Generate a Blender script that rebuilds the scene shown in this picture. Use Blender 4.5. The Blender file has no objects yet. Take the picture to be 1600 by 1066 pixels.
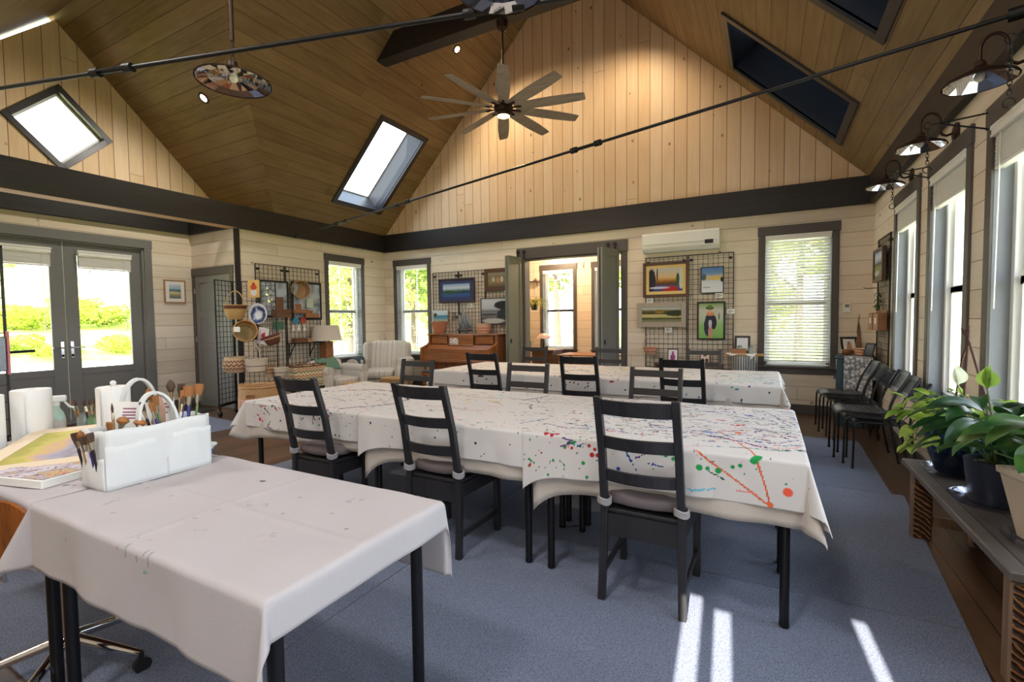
# Art studio with vaulted pine ceiling: built part by part, one top-level object per thing.
WORLD = 3.4; SUN = 14.0
import bpy, math, random
import numpy as np
from mathutils import Vector, Matrix, Euler
rng = random.Random(11)
scene = bpy.context.scene
col = scene.collection
PI = math.pi
def rad(a): return math.radians(a)
def lin(r, g=None, b=None):
    if g is None: r, g, b = r
    f = lambda v: (v / 255 / 12.92) if v / 255 <= .04045 else ((v / 255 + .055) / 1.055) ** 2.4
    return (f(r), f(g), f(b), 1.0)

# ---------------------------------------------------------------- mesh builder
class Mb:
    def __init__(s): s.v = []; s.f = []; s.s = []; s.m = Matrix.Identity(4); s.mi = []; s.cur = 0
    def _add(s, vs, fs, smooth=False):
        n = len(s.v); m = s.m
        s.v += [tuple(m @ Vector(p)) for p in vs]
        s.f += [tuple(i + n for i in f) for f in fs]
        s.s += [smooth] * len(fs); s.mi += [s.cur] * len(fs)
        return s
    def box(s, x0, y0, z0, x1, y1, z1, b=0.0):
        if x1 < x0: x0, x1 = x1, x0
        if y1 < y0: y0, y1 = y1, y0
        if z1 < z0: z0, z1 = z1, z0
        b = min(b, (x1 - x0) * .45, (y1 - y0) * .45, (z1 - z0) * .45)
        if b <= 0:
            vs = [(x, y, z) for z in (z0, z1) for y in (y0, y1) for x in (x0, x1)]
            fs = [(0, 2, 3, 1), (4, 5, 7, 6), (0, 1, 5, 4), (2, 6, 7, 3), (0, 4, 6, 2), (1, 3, 7, 5)]
            return s._add(vs, fs)
        vs = []; idx = {}
        for kz, (z, dz) in enumerate(((z0, b), (z1, -b))):
            for ky, (y, dy) in enumerate(((y0, b), (y1, -b))):
                for kx, (x, dx) in enumerate(((x0, b), (x1, -b))):
                    idx[(kx, ky, kz, 0)] = len(vs); vs.append((x, y + dy, z + dz))
                    idx[(kx, ky, kz, 1)] = len(vs); vs.append((x + dx, y, z + dz))
                    idx[(kx, ky, kz, 2)] = len(vs); vs.append((x + dx, y + dy, z))
        I = idx; fs = []
        for k in (0, 1):
            q = [I[(k, 0, 0, 0)], I[(k, 1, 0, 0)], I[(k, 1, 1, 0)], I[(k, 0, 1, 0)]]; fs.append(tuple(q if k else q[::-1]))
            q = [I[(0, k, 0, 1)], I[(1, k, 0, 1)], I[(1, k, 1, 1)], I[(0, k, 1, 1)]]; fs.append(tuple(q[::-1] if k else q))
            q = [I[(0, 0, k, 2)], I[(1, 0, k, 2)], I[(1, 1, k, 2)], I[(0, 1, k, 2)]]; fs.append(tuple(q if k else q[::-1]))
        for a in (0, 1):
            for c in (0, 1):
                fl = (a == c)
                q = [I[(a, c, 0, 0)], I[(a, c, 1, 0)], I[(a, c, 1, 1)], I[(a, c, 0, 1)]]; fs.append(tuple(q if not fl else q[::-1]))
                q = [I[(a, 0, c, 0)], I[(a, 1, c, 0)], I[(a, 1, c, 2)], I[(a, 0, c, 2)]]; fs.append(tuple(q if fl else q[::-1]))
                q = [I[(0, a, c, 1)], I[(1, a, c, 1)], I[(1, a, c, 2)], I[(0, a, c, 2)]]; fs.append(tuple(q if not fl else q[::-1]))
        for kx in (0, 1):
            for ky in (0, 1):
                for kz in (0, 1):
                    t = (I[(kx, ky, kz, 0)], I[(kx, ky, kz, 1)], I[(kx, ky, kz, 2)])
                    fs.append(t if (kx + ky + kz) % 2 else t[::-1])
        return s._add(vs, fs)
    def cbox(s, c, d, b=0.0):
        return s.box(c[0]-d[0]/2, c[1]-d[1]/2, c[2]-d[2]/2, c[0]+d[0]/2, c[1]+d[1]/2, c[2]+d[2]/2, b)
    def at(s, mat):                      # context: extra local transform
        class _C:
            def __enter__(q): q.o = s.m; s.m = s.m @ mat; return s
            def __exit__(q, *a): s.m = q.o
        return _C()
    def bar(s, p, q, w, h, up=(0, 0, 1), b=0.0, ext=0.0):
        p = Vector(p); q = Vector(q); d = q - p; L = d.length; d.normalize()
        u = Vector(up)
        if abs(d.dot(u)) > .999: u = Vector((0, 1, 0))
        sx = d.cross(u).normalized(); uz = sx.cross(d)
        M = Matrix((sx, d, uz)).transposed().to_4x4(); M.translation = p
        with s.at(M): s.box(-w/2, -ext, -h/2, w/2, L + ext, h/2, b)
        return s
    def tube(s, pts, r, seg=8, closed=False, caps=True):
        P = [Vector(p) for p in pts]; n = len(P)
        rr = r if isinstance(r, (list, tuple)) else [r] * n
        T = []
        for i in range(n):
            a = P[(i - 1) % n] if (closed or i > 0) else P[i]
            b = P[(i + 1) % n] if (closed or i < n - 1) else P[i]
            t = b - a
            T.append(t.normalized() if t.length > 1e-9 else Vector((0, 0, 1)))
        u = T[0].orthogonal().normalized(); vs = []
        for i in range(n):
            u = (u - T[i] * u.dot(T[i]))
            u = u.normalized() if u.length > 1e-6 else T[i].orthogonal().normalized()
            w = T[i].cross(u)
            for k in range(seg):
                a = 2 * PI * k / seg
                vs.append(P[i] + (u * math.cos(a) + w * math.sin(a)) * rr[i])
        fs = []
        for i in range(n if closed else n - 1):
            j = (i + 1) % n
            for k in range(seg):
                l = (k + 1) % seg
                fs.append((i*seg+k, i*seg+l, j*seg+l, j*seg+k))
        s._add(vs, fs, True)
        if caps and not closed:
            s._add(vs[:seg], [tuple(range(seg))[::-1]]); s._add(vs[-seg:], [tuple(range(seg))])
        return s
    def lathe(s, prof, seg=24, smooth=True, capb=True, capt=True, fr=None):
        vs = []; fs = []; n = len(prof)
        for (r, z) in prof:
            for k in range(seg):
                a = 2 * PI * k / seg
                q = r if fr is None else fr(r, z, a)
                vs.append((q * math.cos(a), q * math.sin(a), z))
        for i in range(n - 1):
            for k in range(seg):
                l = (k + 1) % seg
                fs.append((i*seg+k, i*seg+l, (i+1)*seg+l, (i+1)*seg+k))
        s._add(vs, fs, smooth)
        if capb and prof[0][0] > 1e-5: s._add(vs[:seg], [tuple(range(seg))[::-1]])
        if capt and prof[-1][0] > 1e-5: s._add(vs[-seg:], [tuple(range(seg))])
        return s
    def cyl(s, c, r, h, seg=20, axis='z', r2=None):
        r2 = r if r2 is None else r2
        M = Matrix.Translation(c)
        if axis == 'x': M = M @ Matrix.Rotation(PI/2, 4, 'Y')
        if axis == 'y': M = M @ Matrix.Rotation(-PI/2, 4, 'X')
        with s.at(M): s.lathe([(r, 0), (r2, h)], seg)
        return s
    def sphere(s, c, r, seg=12, sz=(1, 1, 1)):
        n = max(4, seg // 2); pr = [(max(1e-4, r * math.sin(PI * i / n)), -r * math.cos(PI * i / n)) for i in range(n + 1)]
        with s.at(Matrix.Translation(c) @ Matrix.Diagonal((sz[0], sz[1], sz[2], 1))): s.lathe(pr, seg, capb=False, capt=False)
        return s
    def prism(s, poly, h, M=None):       # poly in local xy, extruded to z = h
        n = len(poly); ar = sum(poly[i][0]*poly[(i+1) % n][1] - poly[(i+1) % n][0]*poly[i][1] for i in range(n))
        if ar < 0: poly = poly[::-1]
        vs = [(p[0], p[1], 0) for p in poly] + [(p[0], p[1], h) for p in poly]
        fs = [tuple(range(n))[::-1], tuple(range(n, 2*n))] + [(i, (i+1) % n, n+(i+1) % n, n+i) for i in range(n)]
        if h < 0: fs = [f[::-1] for f in fs]
        with s.at(M or Matrix.Identity(4)): s._add(vs, fs)
        return s
    def grid(s, fn, nu, nv, smooth=True, closeu=False):
        vs = [fn(i / nu, j / nv) for j in range(nv + 1) for i in range(nu + (0 if closeu else 1))]
        w = nu if closeu else nu + 1
        fs = [(j*w+i, j*w+(i+1) % w, (j+1)*w+(i+1) % w, (j+1)*w+i) for j in range(nv) for i in range(nu)]
        return s._add(vs, fs, smooth)
    def quad(s, *p): return s._add(list(p), [tuple(range(len(p)))])
    def build(s, name, mat, parent=None, loc=None, angle=40):
        me = bpy.data.meshes.new(name); me.from_pydata(s.v, [], s.f)
        mats = mat if isinstance(mat, (list, tuple)) else [mat]
        for m in mats: me.materials.append(m)
        me.polygons.foreach_set('use_smooth', s.s)
        if len(mats) > 1: me.polygons.foreach_set('material_index', s.mi)
        me.update()
        if any(s.s): me.set_sharp_from_angle(angle=rad(angle))
        o = bpy.data.objects.new(name, me); col.objects.link(o)
        if parent is not None: o.parent = parent
        if loc is not None: o.location = loc
        return o

def np_mesh(name, V, F, mat, parent=None, smooth=True, mats=None):
    me = bpy.data.meshes.new(name); V = np.asarray(V, dtype=np.float32); F = np.asarray(F, dtype=np.int32)
    k = F.shape[1]
    me.vertices.add(len(V)); me.vertices.foreach_set('co', V.ravel())
    me.loops.add(F.size); me.loops.foreach_set('vertex_index', F.ravel())
    me.polygons.add(len(F)); me.polygons.foreach_set('loop_start', np.arange(0, F.size, k, dtype=np.int32))
    me.polygons.foreach_set('loop_total', np.full(len(F), k, dtype=np.int32))
    me.polygons.foreach_set('use_smooth', np.full(len(F), smooth))
    me.materials.append(mat); me.update(calc_edges=True); me.validate()
    o = bpy.data.objects.new(name, me); col.objects.link(o)
    if parent is not None: o.parent = parent
    return o

def thing(name, label, cat, loc=(0, 0, 0), rz=0.0, group=None, rot=None):
    o = bpy.data.objects.new(name, None); col.objects.link(o); o.empty_display_size = .05
    o.location = loc; o.rotation_euler = rot if rot else (0, 0, rz)
    o['label'] = label; o['category'] = cat
    if group: o['group'] = group
    return o
def tag(o, label, cat, group=None, loc=None, rz=None):
    o['label'] = label; o['category'] = cat
    if group: o['group'] = group
    if loc is not None: o.location = loc
    if rz is not None: o.rotation_euler = (0, 0, rz)
    return o
def struct(o, label=None, cat=None):
    o['kind'] = 'structure'
    if label: o['label'] = label
    if cat: o['category'] = cat
    return o
def dup(root, loc, rz=None, label=None, group=None, rot=None):
    r = root.copy(); col.objects.link(r); r.location = loc
    if rz is not None: r.rotation_euler = (0, 0, rz)
    if rot is not None: r.rotation_euler = rot
    if label: r['label'] = label
    if group: r['group'] = group
    for ch in list(root.children):
        c = ch.copy(); col.objects.link(c); c.parent = r
        for g in list(ch.children):
            d = g.copy(); col.objects.link(d); d.parent = c
    return r
def bevel(o, w=.003, seg=2):
    m = o.modifiers.new('bevel', 'BEVEL'); m.width = w; m.segments = seg; m.limit_method = 'ANGLE'; m.angle_limit = rad(35); return o
def Rx(a): return Matrix.Rotation(a, 4, 'X')
def Ry(a): return Matrix.Rotation(a, 4, 'Y')
def Rz(a): return Matrix.Rotation(a, 4, 'Z')
def Tr(x, y=None, z=None): return Matrix.Translation((x, y, z) if y is not None else x)

# ---------------------------------------------------------------- node materials
class NT:
    def __init__(s, name):
        s.mat = bpy.data.materials.new(name); s.mat.use_nodes = True; s.t = s.mat.node_tree
        s.t.nodes.clear(); s.out = s.t.nodes.new('ShaderNodeOutputMaterial')
    def n(s, typ, out=0, **kw):
        nd = s.t.nodes.new('ShaderNode' + typ); ins = {}
        for k, v in kw.items():
            if k.startswith('i_'): ins[k[2:]] = v
            elif k == 'inputs': ins.update(v)
            else: setattr(nd, k, v)
        for k, v in ins.items():
            sk = nd.inputs[int(k)] if str(k).isdigit() else nd.inputs[k]
            if isinstance(v, bpy.types.NodeSocket): s.t.links.new(v, sk)
            else: sk.default_value = v
        return nd.outputs[out] if not isinstance(out, str) else nd.outputs[out]
    def m(s, op, a, b=0.0, c=None):
        ins = {'0': a, '1': b}
        if c is not None: ins['2'] = c
        return s.n('Math', operation=op, inputs=ins)
    def mix(s, f, a, b, typ='MIX'):
        nd = s.t.nodes.new('ShaderNodeMix'); nd.data_type = 'RGBA'; nd.blend_type = typ; nd.clamp_factor = True
        for sk, v in ((nd.inputs[0], f), (nd.inputs[6], a), (nd.inputs[7], b)):
            if isinstance(v, bpy.types.NodeSocket): s.t.links.new(v, sk)
            else: sk.default_value = v
        return nd.outputs[2]
    def ramp(s, f, stops, interp='LINEAR'):
        nd = s.t.nodes.new('ShaderNodeValToRGB'); cr = nd.color_ramp; cr.interpolation = interp
        while len(cr.elements) < len(stops): cr.elements.new(.5)
        for e, (p, c) in zip(cr.elements, stops): e.position = p; e.color = c
        s.t.links.new(f, nd.inputs[0]); return nd.outputs[0]
    def coord(s, kind='Object'): return s.n('TexCoord', out=kind)
    def xyz(s, v):
        nd = s.t.nodes.new('ShaderNodeSeparateXYZ'); s.t.links.new(v, nd.inputs[0]); return nd.outputs
    def vec(s, x, y, z): return s.n('CombineXYZ', inputs={'0': x, '1': y, '2': z})
    def noise(s, vec, scale=5, detail=2, rough=.5): return s.n('TexNoise', out='Fac' if True else 0, inputs={'Vector': vec, 'Scale': scale, 'Detail': detail, 'Roughness': rough})
    def wn(s, vec): return s.n('TexWhiteNoise', noise_dimensions='3D', inputs={'Vector': vec})
    def bump(s, h, strength=.3, dist=.01): return s.n('Bump', inputs={'Height': h, 'Strength': strength, 'Distance': dist})
    def bsdf(s, color, rough=.5, metal=0.0, normal=None, spec=.5, **kw):
        ins = {'Base Color': color, 'Roughness': rough, 'Metallic': metal, 'Specular IOR Level': spec}
        if normal is not None: ins['Normal'] = normal
        ins.update(kw)
        o = s.n('BsdfPrincipled', inputs=ins); s.t.links.new(o, s.out.inputs[0]); return s.mat

_mc = {}
def flat(c, rough=.5, metal=0.0, var=.06, scale=30, bumpy=0.0, spec=.5, name=None):
    key = (tuple(c), rough, metal, var, scale, bumpy, spec)
    if key in _mc: return _mc[key]
    t = NT(name or 'surface_%d_%d_%d' % tuple(c[:3])); L = lin(c); co = t.coord()
    nz = t.noise(co, scale, 3)
    a = tuple(min(1, x * (1 + var)) for x in L[:3]) + (1,); b = tuple(x * (1 - var) for x in L[:3]) + (1,)
    cc = t.mix(nz, a, b); nrm = None
    if bumpy: nrm = t.bump(nz, bumpy, .005)
    _mc[key] = t.bsdf(cc, rough, metal, nrm, spec); return _mc[key]
def wood(c1, c2, scale=1.0, axis='x', rough=.45, name='wood', ring=18):
    key = ('wood', tuple(c1), tuple(c2), scale, axis, rough, ring)
    if key in _mc: return _mc[key]
    t = NT(name); X = t.xyz(t.coord()); k = 'xyz'.index(axis)
    sc = [ring * scale] * 3; sc[k] = 1.3 * scale
    v = t.vec(*[t.m('MULTIPLY', X[i], sc[i]) for i in range(3)])
    n1 = t.noise(v, 1.0, 5, .6); n2 = t.noise(v, 4.0, 2)
    f = t.m('ADD', t.m('MULTIPLY', n1, .75), t.m('MULTIPLY', n2, .25))
    cc = t.ramp(f, [(.3, lin(c1)), (.68, lin(c2))])
    _mc[key] = t.bsdf(cc, rough, 0, t.bump(f, .15, .003)); return _mc[key]

def planks(name, along, across, pitch, c1, c2, gapc, rough=.6, knots=.35, vscale=1.0, length=2.6, gap=.004, grain=1.0, knotc=(110, 62, 30), bump=.5, spec=.3, rvar=.45):
    t = NT(name); X = t.xyz(t.coord('Object')); u = X['xyz'.index(along)]
    v = X['xyz'.index(across)]
    if vscale != 1.0: v = t.m('MULTIPLY', v, vscale)
    q = t.m('DIVIDE', v, pitch); idx = t.m('FLOOR', q); fr = t.m('FRACT', q)
    r1 = t.wn(t.vec(idx, 3.7, 1.1))
    uu = t.m('ADD', u, t.m('MULTIPLY', r1, 31.0))
    bq = t.m('DIVIDE', uu, length); bidx = t.m('FLOOR', bq); bfr = t.m('FRACT', bq)
    r2 = t.wn(t.vec(idx, bidx, 5.3))
    seed = t.m('ADD', t.m('MULTIPLY', idx, 3.17), t.m('MULTIPLY', bidx, 7.31))
    gv = t.vec(t.m('MULTIPLY', uu, 1.6), t.m('MULTIPLY', v, 26.0), seed)
    g1 = t.noise(gv, 1.0, 4, .6)
    blot = t.noise(t.vec(t.m('MULTIPLY', uu, 1.2), t.m('MULTIPLY', v, 5.0), seed), 1.5, 2)
    f = t.m('ADD', t.m('ADD', t.m('MULTIPLY', g1, .45 * grain), t.m('MULTIPLY', r2, rvar)), t.m('MULTIPLY', blot, .35))
    cc = t.ramp(f, [(.25, lin(c1)), (.5+rvar, lin(c2))])
    # knots
    if knots > 0:
        kv = t.vec(t.m('MULTIPLY', uu, 3.4), t.m('MULTIPLY', v, 5.2), idx)
        vn = t.n('TexVoronoi', out='Distance', feature='F1', inputs={'Vector': kv, 'Scale': 1.0})
        vc = t.n('TexVoronoi', out='Color', feature='F1', inputs={'Vector': kv, 'Scale': 1.0})
        pick = t.m('LESS_THAN', t.xyz(vc)[0], knots)
        size = t.m('ADD', .045, t.m('MULTIPLY', t.xyz(vc)[1], .07))
        k1 = t.m('MULTIPLY', t.m('SUBTRACT', 1.0, t.n('MapRange', inputs={'Value': vn, 'From Min': t.m('MULTIPLY', size, .5), 'From Max': t.m('MULTIPLY', size, 1.25)})), pick)
        cc = t.mix(t.m('MULTIPLY', k1, .8), cc, lin(knotc))
    ed = t.m('MULTIPLY', t.m('MINIMUM', fr, t.m('SUBTRACT', 1.0, fr)), pitch)
    be = t.m('MULTIPLY', t.m('MINIMUM', bfr, t.m('SUBTRACT', 1.0, bfr)), length)
    e = t.m('MINIMUM', ed, t.m('MULTIPLY', be, 1.6))
    gm = t.n('MapRange', inputs={'Value': e, 'From Min': gap * .35, 'From Max': gap})
    cc = t.mix(t.m('SUBTRACT', 1.0, gm), cc, lin(gapc))
    h = t.m('ADD', t.m('MULTIPLY', gm, 1.0), t.m('MULTIPLY', g1, .08))
    return t.bsdf(cc, rough, 0, t.bump(h, bump, .004), spec)

def glass_mat(name='window_glass', tint=(1, 1, 1, 1), refl=.06):
    t = NT(name)
    tr = t.n('BsdfTransparent', inputs={'Color': tint}); gl = t.n('BsdfGlossy', inputs={'Color': (1, 1, 1, 1), 'Roughness': 0.0})
    lw = t.n('LayerWeight', out='Fresnel', inputs={'Blend': .12})
    f = t.m('MULTIPLY', lw, .7)
    mx = t.n('MixShader', inputs={'0': f, '1': tr, '2': gl}); t.t.links.new(mx, t.out.inputs[0]); return t.mat
def emit(c, k, name='lamp_glow'):
    t = NT(name); e = t.n('Emission', inputs={'Color': lin(c), 'Strength': k}); t.t.links.new(e, t.out.inputs[0]); return t.mat
M = {}
M['pine_h_back'] = planks('whitewashed_pine_boards_back', 'x', 'z', .196, (236, 225, 207), (217, 200, 176), (150, 130, 106), rvar=.3, length=3.6)
M['pine_h_side'] = planks('whitewashed_pine_boards_side', 'y', 'z', .196, (236, 225, 207), (217, 200, 176), (150, 130, 106), rvar=.3, length=3.6)
M['pine_v_back'] = planks('vertical_pine_boards_back', 'z', 'x', .19, (234, 210, 178), (216, 182, 140), (128, 92, 60), knots=.6, length=9, rvar=.25, gap=.006)
M['pine_v_side'] = planks('vertical_pine_boards_side', 'z', 'y', .19, (234, 210, 178), (216, 182, 140), (128, 92, 60), knots=.42, length=9, rvar=.25, gap=.006)
M['ceil_y'] = planks('stained_ceiling_boards', 'y', 'x', .2, (158, 131, 91), (120, 96, 62), (66, 50, 30), vscale=1.43, length=6.5, knots=.22, knotc=(64, 42, 22), rvar=.16)
M['ceil_x'] = planks('stained_ceiling_boards_cross', 'x', 'y', .2, (160, 133, 91), (122, 98, 62), (66, 50, 30), vscale=1.43, length=6.5, knots=.22, knotc=(64, 42, 22), rvar=.16)
M['floor'] = planks('dark_oak_floor', 'y', 'x', .13, (104, 76, 54), (60, 42, 30), (22, 15, 11), rough=.38, knots=.05, length=1.7, gap=.003, spec=.5, bump=.25)
M['beam'] = wood((22, 18, 17), (40, 34, 32), 1, 'x', .5, 'dark_beam_x')
M['beam_y'] = wood((22, 18, 17), (40, 34, 32), 1, 'y', .5, 'dark_beam_y')
M['pine_plain'] = wood((196, 158, 112), (176, 138, 92), .6, 'y', .6, 'plain_pine')
M['trim'] = flat((82, 76, 72), .5, name='taupe_trim')
M['door_grey'] = flat((120, 119, 115), .45, name='grey_door_paint')
M['door_green'] = flat((112, 116, 104), .5, name='grey_green_door_paint')
M['jamb'] = flat((128, 132, 138), .5, name='jamb_paint')
M['white'] = flat((232, 232, 228), .45, var=.02, name='white_vinyl')
M['blind'] = flat((238, 236, 228), .5, var=.02, name='blind_white')
M['black_metal'] = flat((26, 25, 26), .42, .3, name='black_metal')
M['black_wire'] = flat((30, 28, 28), .5, .2, name='black_wire')
M['black_leg'] = flat((20, 20, 23), .28, .35, name='black_enamel')
M['chair_black'] = wood((30, 29, 31), (44, 42, 44), 1, 'z', .36, 'black_brown_stain')
M['glass'] = glass_mat()
M['chrome'] = flat((200, 200, 205), .12, 1.0, .02, name='chrome')
M['bronze'] = flat((62, 44, 36), .45, .6, name='oil_rubbed_bronze')
M['mirror'] = flat((225, 225, 228), .03, 1.0, .0, name='mirror_facets')
# ---------------------------------------------------------------- room shell
XL, XR, YB, YR = -7.468, 1.251, 8.0, -2.6
XA, YA0, YA1 = -8.706, 1.29, 4.65            # alcove
ZE = 3.28; SL = 1.02; SR = 1.0; XRID = -3.153; ZRID = 3.275 + SL*(XRID + 7.404)
TOPT = 2.72
def wall(name, ax, pos, out, a0, a1, z0, z1, holes, mat, reveal=None, extra=None):
    A = sorted({a0, a1, *[h[0] for h in holes], *[h[1] for h in holes]})
    Z = sorted({z0, z1, *[h[2] for h in holes], *[h[3] for h in holes]})
    b = Mb(); P = (lambda a, d, z: (pos + d, a, z)) if ax == 'x' else (lambda a, d, z: (a, pos + d, z))
    def inside(a, z): return any(h[0] < a < h[1] and h[2] < z < h[3] for h in holes)
    for i in range(len(A)-1):
        for j in range(len(Z)-1):
            if inside((A[i]+A[i+1])/2, (Z[j]+Z[j+1])/2): continue
            for d in (0, out):
                b.quad(P(A[i], d, Z[j]), P(A[i+1], d, Z[j]), P(A[i+1], d, Z[j+1]), P(A[i], d, Z[j+1]))
    b.cur = 1 if reveal else 0
    for h in holes + [(a0, a1, z0, z1)]:
        for (p, q) in (((h[0], h[2]), (h[1], h[2])), ((h[0], h[3]), (h[1], h[3])), ((h[0], h[2]), (h[0], h[3])), ((h[1], h[2]), (h[1], h[3]))):
            b.quad(P(p[0], 0, p[1]), P(q[0], 0, q[1]), P(q[0], out, q[1]), P(p[0], out, p[1]))
    o = b.build(name, [mat, reveal] if reveal else mat); return struct(o)

# openings: centre, half width of the trim outline
WIN_R = [6.255, 4.98, 3.705, 2.43, 1.155, -.12, -1.395]
HW = .515; HO = .415; ZS, ZH = .68, 2.585
holes_r = [(c-HO, c+HO, ZS, ZH) for c in WIN_R]
wall('wall_right', 'x', XR, .2, YR-.2, YB+.2, -.05, ZE+.05, holes_r, M['pine_h_side'], M['jamb'])
W1, W2 = -6.695, .371
BO = (-4.02, -2.17, 0.0, 2.53)
wall('wall_back', 'y', YB, .2, XL-.2, XR+.2, -.05, ZE, [(W1-HO, W1+HO, ZS, ZH), (W2-.41, W2+.41, ZS, ZH), BO], M['pine_h_back'], M['jamb'])
WLc = 6.88
wall('wall_left', 'x', XL, -.2, YA1+.004, YB+.2, -.05, ZE, [(WLc-HO, WLc+HO, ZS, ZH)], M['pine_h_side'], M['jamb'])
wall('wall_left_near', 'x', XL, -.2, YR-.2, YA0-.004, -.05, ZE, [], M['pine_h_side'])
wall('wall_alcove_far', 'y', YA1, .2, XA-.2, XL-.001, -.05, ZE, [], M['pine_h_back'])
wall('wall_alcove_near', 'y', YA0, -.2, XA-.2, XL-.001, -.05, ZE, [], M['pine_h_back'])
FD = (2.0, 3.94, 0.0, 2.6)
wall('wall_alcove_left', 'x', XA, -.2, YA0-.2, YA1+.2, -.05, ZE, [FD], M['pine_h_side'], M['door_grey'])
# rear wall (behind the photographer): unseen slits added to shape the low sun into floor stripes
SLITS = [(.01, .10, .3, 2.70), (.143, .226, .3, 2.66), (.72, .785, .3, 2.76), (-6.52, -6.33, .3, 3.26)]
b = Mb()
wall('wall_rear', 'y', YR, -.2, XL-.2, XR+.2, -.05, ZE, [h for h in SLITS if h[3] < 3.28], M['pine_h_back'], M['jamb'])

# gables -----------------------------------------------------------------
def zleft(x): return 3.275 + SL*(x + 7.404)
def zright(x): return 3.28 + SR*(1.177 - x)
for nm, y, d in (('wall_back_gable', YB, .2), ('wall_rear_gable', YR, -.2)):
    b = Mb()
    poly = [(-7.47, ZE-.02), (1.25, ZE-.02), (1.25, zright(1.25)), (XRID, ZRID), (-7.47, zleft(-7.47))]
    if nm == 'wall_back_gable':
        b._add([(p[0], y, p[1]) for p in poly], [tuple(range(5))])
        b._add([(p[0], y+d, p[1]) for p in poly], [tuple(range(5))[::-1]])
    else: b._add([(p[0], y, p[1]) for p in poly], [tuple(range(5))])
    struct(b.build(nm, M['pine_v_back']))
YC, ZC = 2.97, 5.64                          # cross gable ridge
SC = 1.0065
def zcross(y): return ZC - SC*abs(y - YC)
yv = YC + (ZC-3.275)/SC; yv0 = 2*YC - yv; xv = -7.404 + (ZC-3.275)/SL
DC = (3.0, 4.14, .6)
b = Mb()
for sgn in (1, -1):
    ye = yv if sgn > 0 else yv0
    poly = [(ye, 3.25), (DC[0], 3.25), (DC[0], DC[1]-DC[2]), (DC[0]+sgn*DC[2], DC[1]), (DC[0], DC[1]+DC[2]), (DC[0], zcross(DC[0])), (ye, 3.275)]
    b._add([(XA, p[0], p[1]) for p in poly], [tuple(range(len(poly)))])
struct(b.build('wall_left_gable', M['pine_v_side']))
# ceiling: left slope with valley cut-out, right slope, cross gable --------
SKL = (6.24, 7.49, -7.075, -5.805); SKR = [(6.21, 7.59, -.5, .825), (3.6, 4.98, -.5, .825), (.95, 2.33, -.5, .825)]
def slope(name, zf, x0, x1, y0, y1, holes, mat):
    A = sorted({y0, y1, *[h[0] for h in holes], *[h[1] for h in holes]}); Z = sorted({x0, x1, *[h[2] for h in holes], *[h[3] for h in holes]})
    b = Mb()
    for i in range(len(A)-1):
        for j in range(len(Z)-1):
            yc, xc = (A[i]+A[i+1])/2, (Z[j]+Z[j+1])/2
            if any(h[0] < yc < h[1] and h[2] < xc < h[3] for h in holes): continue
            b.quad(*[(x, y, zf(x)) for y, x in ((A[i], Z[j]), (A[i+1], Z[j]), (A[i+1], Z[j+1]), (A[i], Z[j+1]))])
    return b
b = slope('c', zleft, -7.5, XRID, yv, YB+.2, [SKL], None)
b.quad(*[(x, y, zleft(x)) for x, y in ((-7.5, YR-.2), (XRID, YR-.2), (XRID, yv0), (-7.5, yv0))])
pc = [(-7.404, yv0), (xv, YC), (-7.404, yv), (XRID, yv), (XRID, yv0)]
b._add([(x, y, zleft(x)) for x, y in pc], [tuple(range(5))])
struct(b.build('ceiling_left_slope', M['ceil_y']))
b = slope('c', zright, XRID, 1.3, YR-.2, YB+.2, SKR, None)
struct(b.build('ceiling_right_slope', M['ceil_y']))
b = Mb()
for ye in (yv, yv0):
    b.quad((XA-.1, YC, ZC), (xv, YC, ZC), (-7.404, ye, 3.275), (XA-.1, ye, 3.275))
struct(b.build('ceiling_cross_gable', M['ceil_x']))
b = Mb()
for y0, y1 in ((YA1-.02, yv+.05), (yv0-.05, YA0+.02)): b.quad((XA, y0, ZE), (XL, y0, ZE), (XL, y1, ZE), (XA, y1, ZE))
struct(b.build('ceiling_alcove_ledge', M['pine_plain']))
# floor
b = Mb(); b.box(-9.2, YR-.2, -.1, 1.5, 10.9, 0)
struct(b.build('floor', M['floor']))

# beams / baseboards --------------------------------------------------------
def sbox(name, mat, *boxes, bev=0.004):
    b = Mb()
    for q in boxes: b.box(*q, bev)
    return struct(b.build(name, mat))
sbox('trim_beam_back', M['beam'], (XL, YB-.073, 2.905, XR-.073, YB, 3.275))
sbox('trim_beam_right', M['beam_y'], (XR-.073, YR, 2.905, XR, YB, 3.285))
sbox('trim_beam_left', M['beam_y'], (-7.6, YR, 2.91, -7.395, YB-.073, 3.272))
b = Mb(); b.box(-7.598, YA0, 2.906, -7.397, YA1, 2.911)
struct(b.build('trim_beam_soffit', M['pine_plain']))
sbox('trim_beam_alcove', M['beam_y'], (XA, YA0, 2.905, XA+.073, YA1, 3.27), (XA+.073, YA1-.073, 2.905, -7.6, YA1, 3.27), (XA+.073, YA0, 2.905, -7.6, YA0+.073, 3.27))
sbox('trim_beam_rear', M['beam'], (-6.2, YR, 2.905, XR-.073, YR+.073, 3.275))
sbox('baseboard_back', M['trim'], (XL, YB-.018, 0, BO[0]-.1, YB, .13), (BO[1]+.1, YB-.018, 0, XR, YB, .13))
sbox('baseboard_right', M['trim'], (XR-.018, YR, 0, XR, YB-.018, .13))
sbox('baseboard_left', M['trim'], (XL, YA1, 0, XL+.018, YB-.018, .13))
sbox('baseboard_alcove', M['trim'], (XA, 4.06, 0, XA+.018, YA1, .13), (XA, YA0, 0, XA+.018, 1.88, .13))
sbox('trim_corner_post', M['beam'], (XL-.02, YA1-.012, 0, XL+.012, YA1+.075, 2.905))
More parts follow.
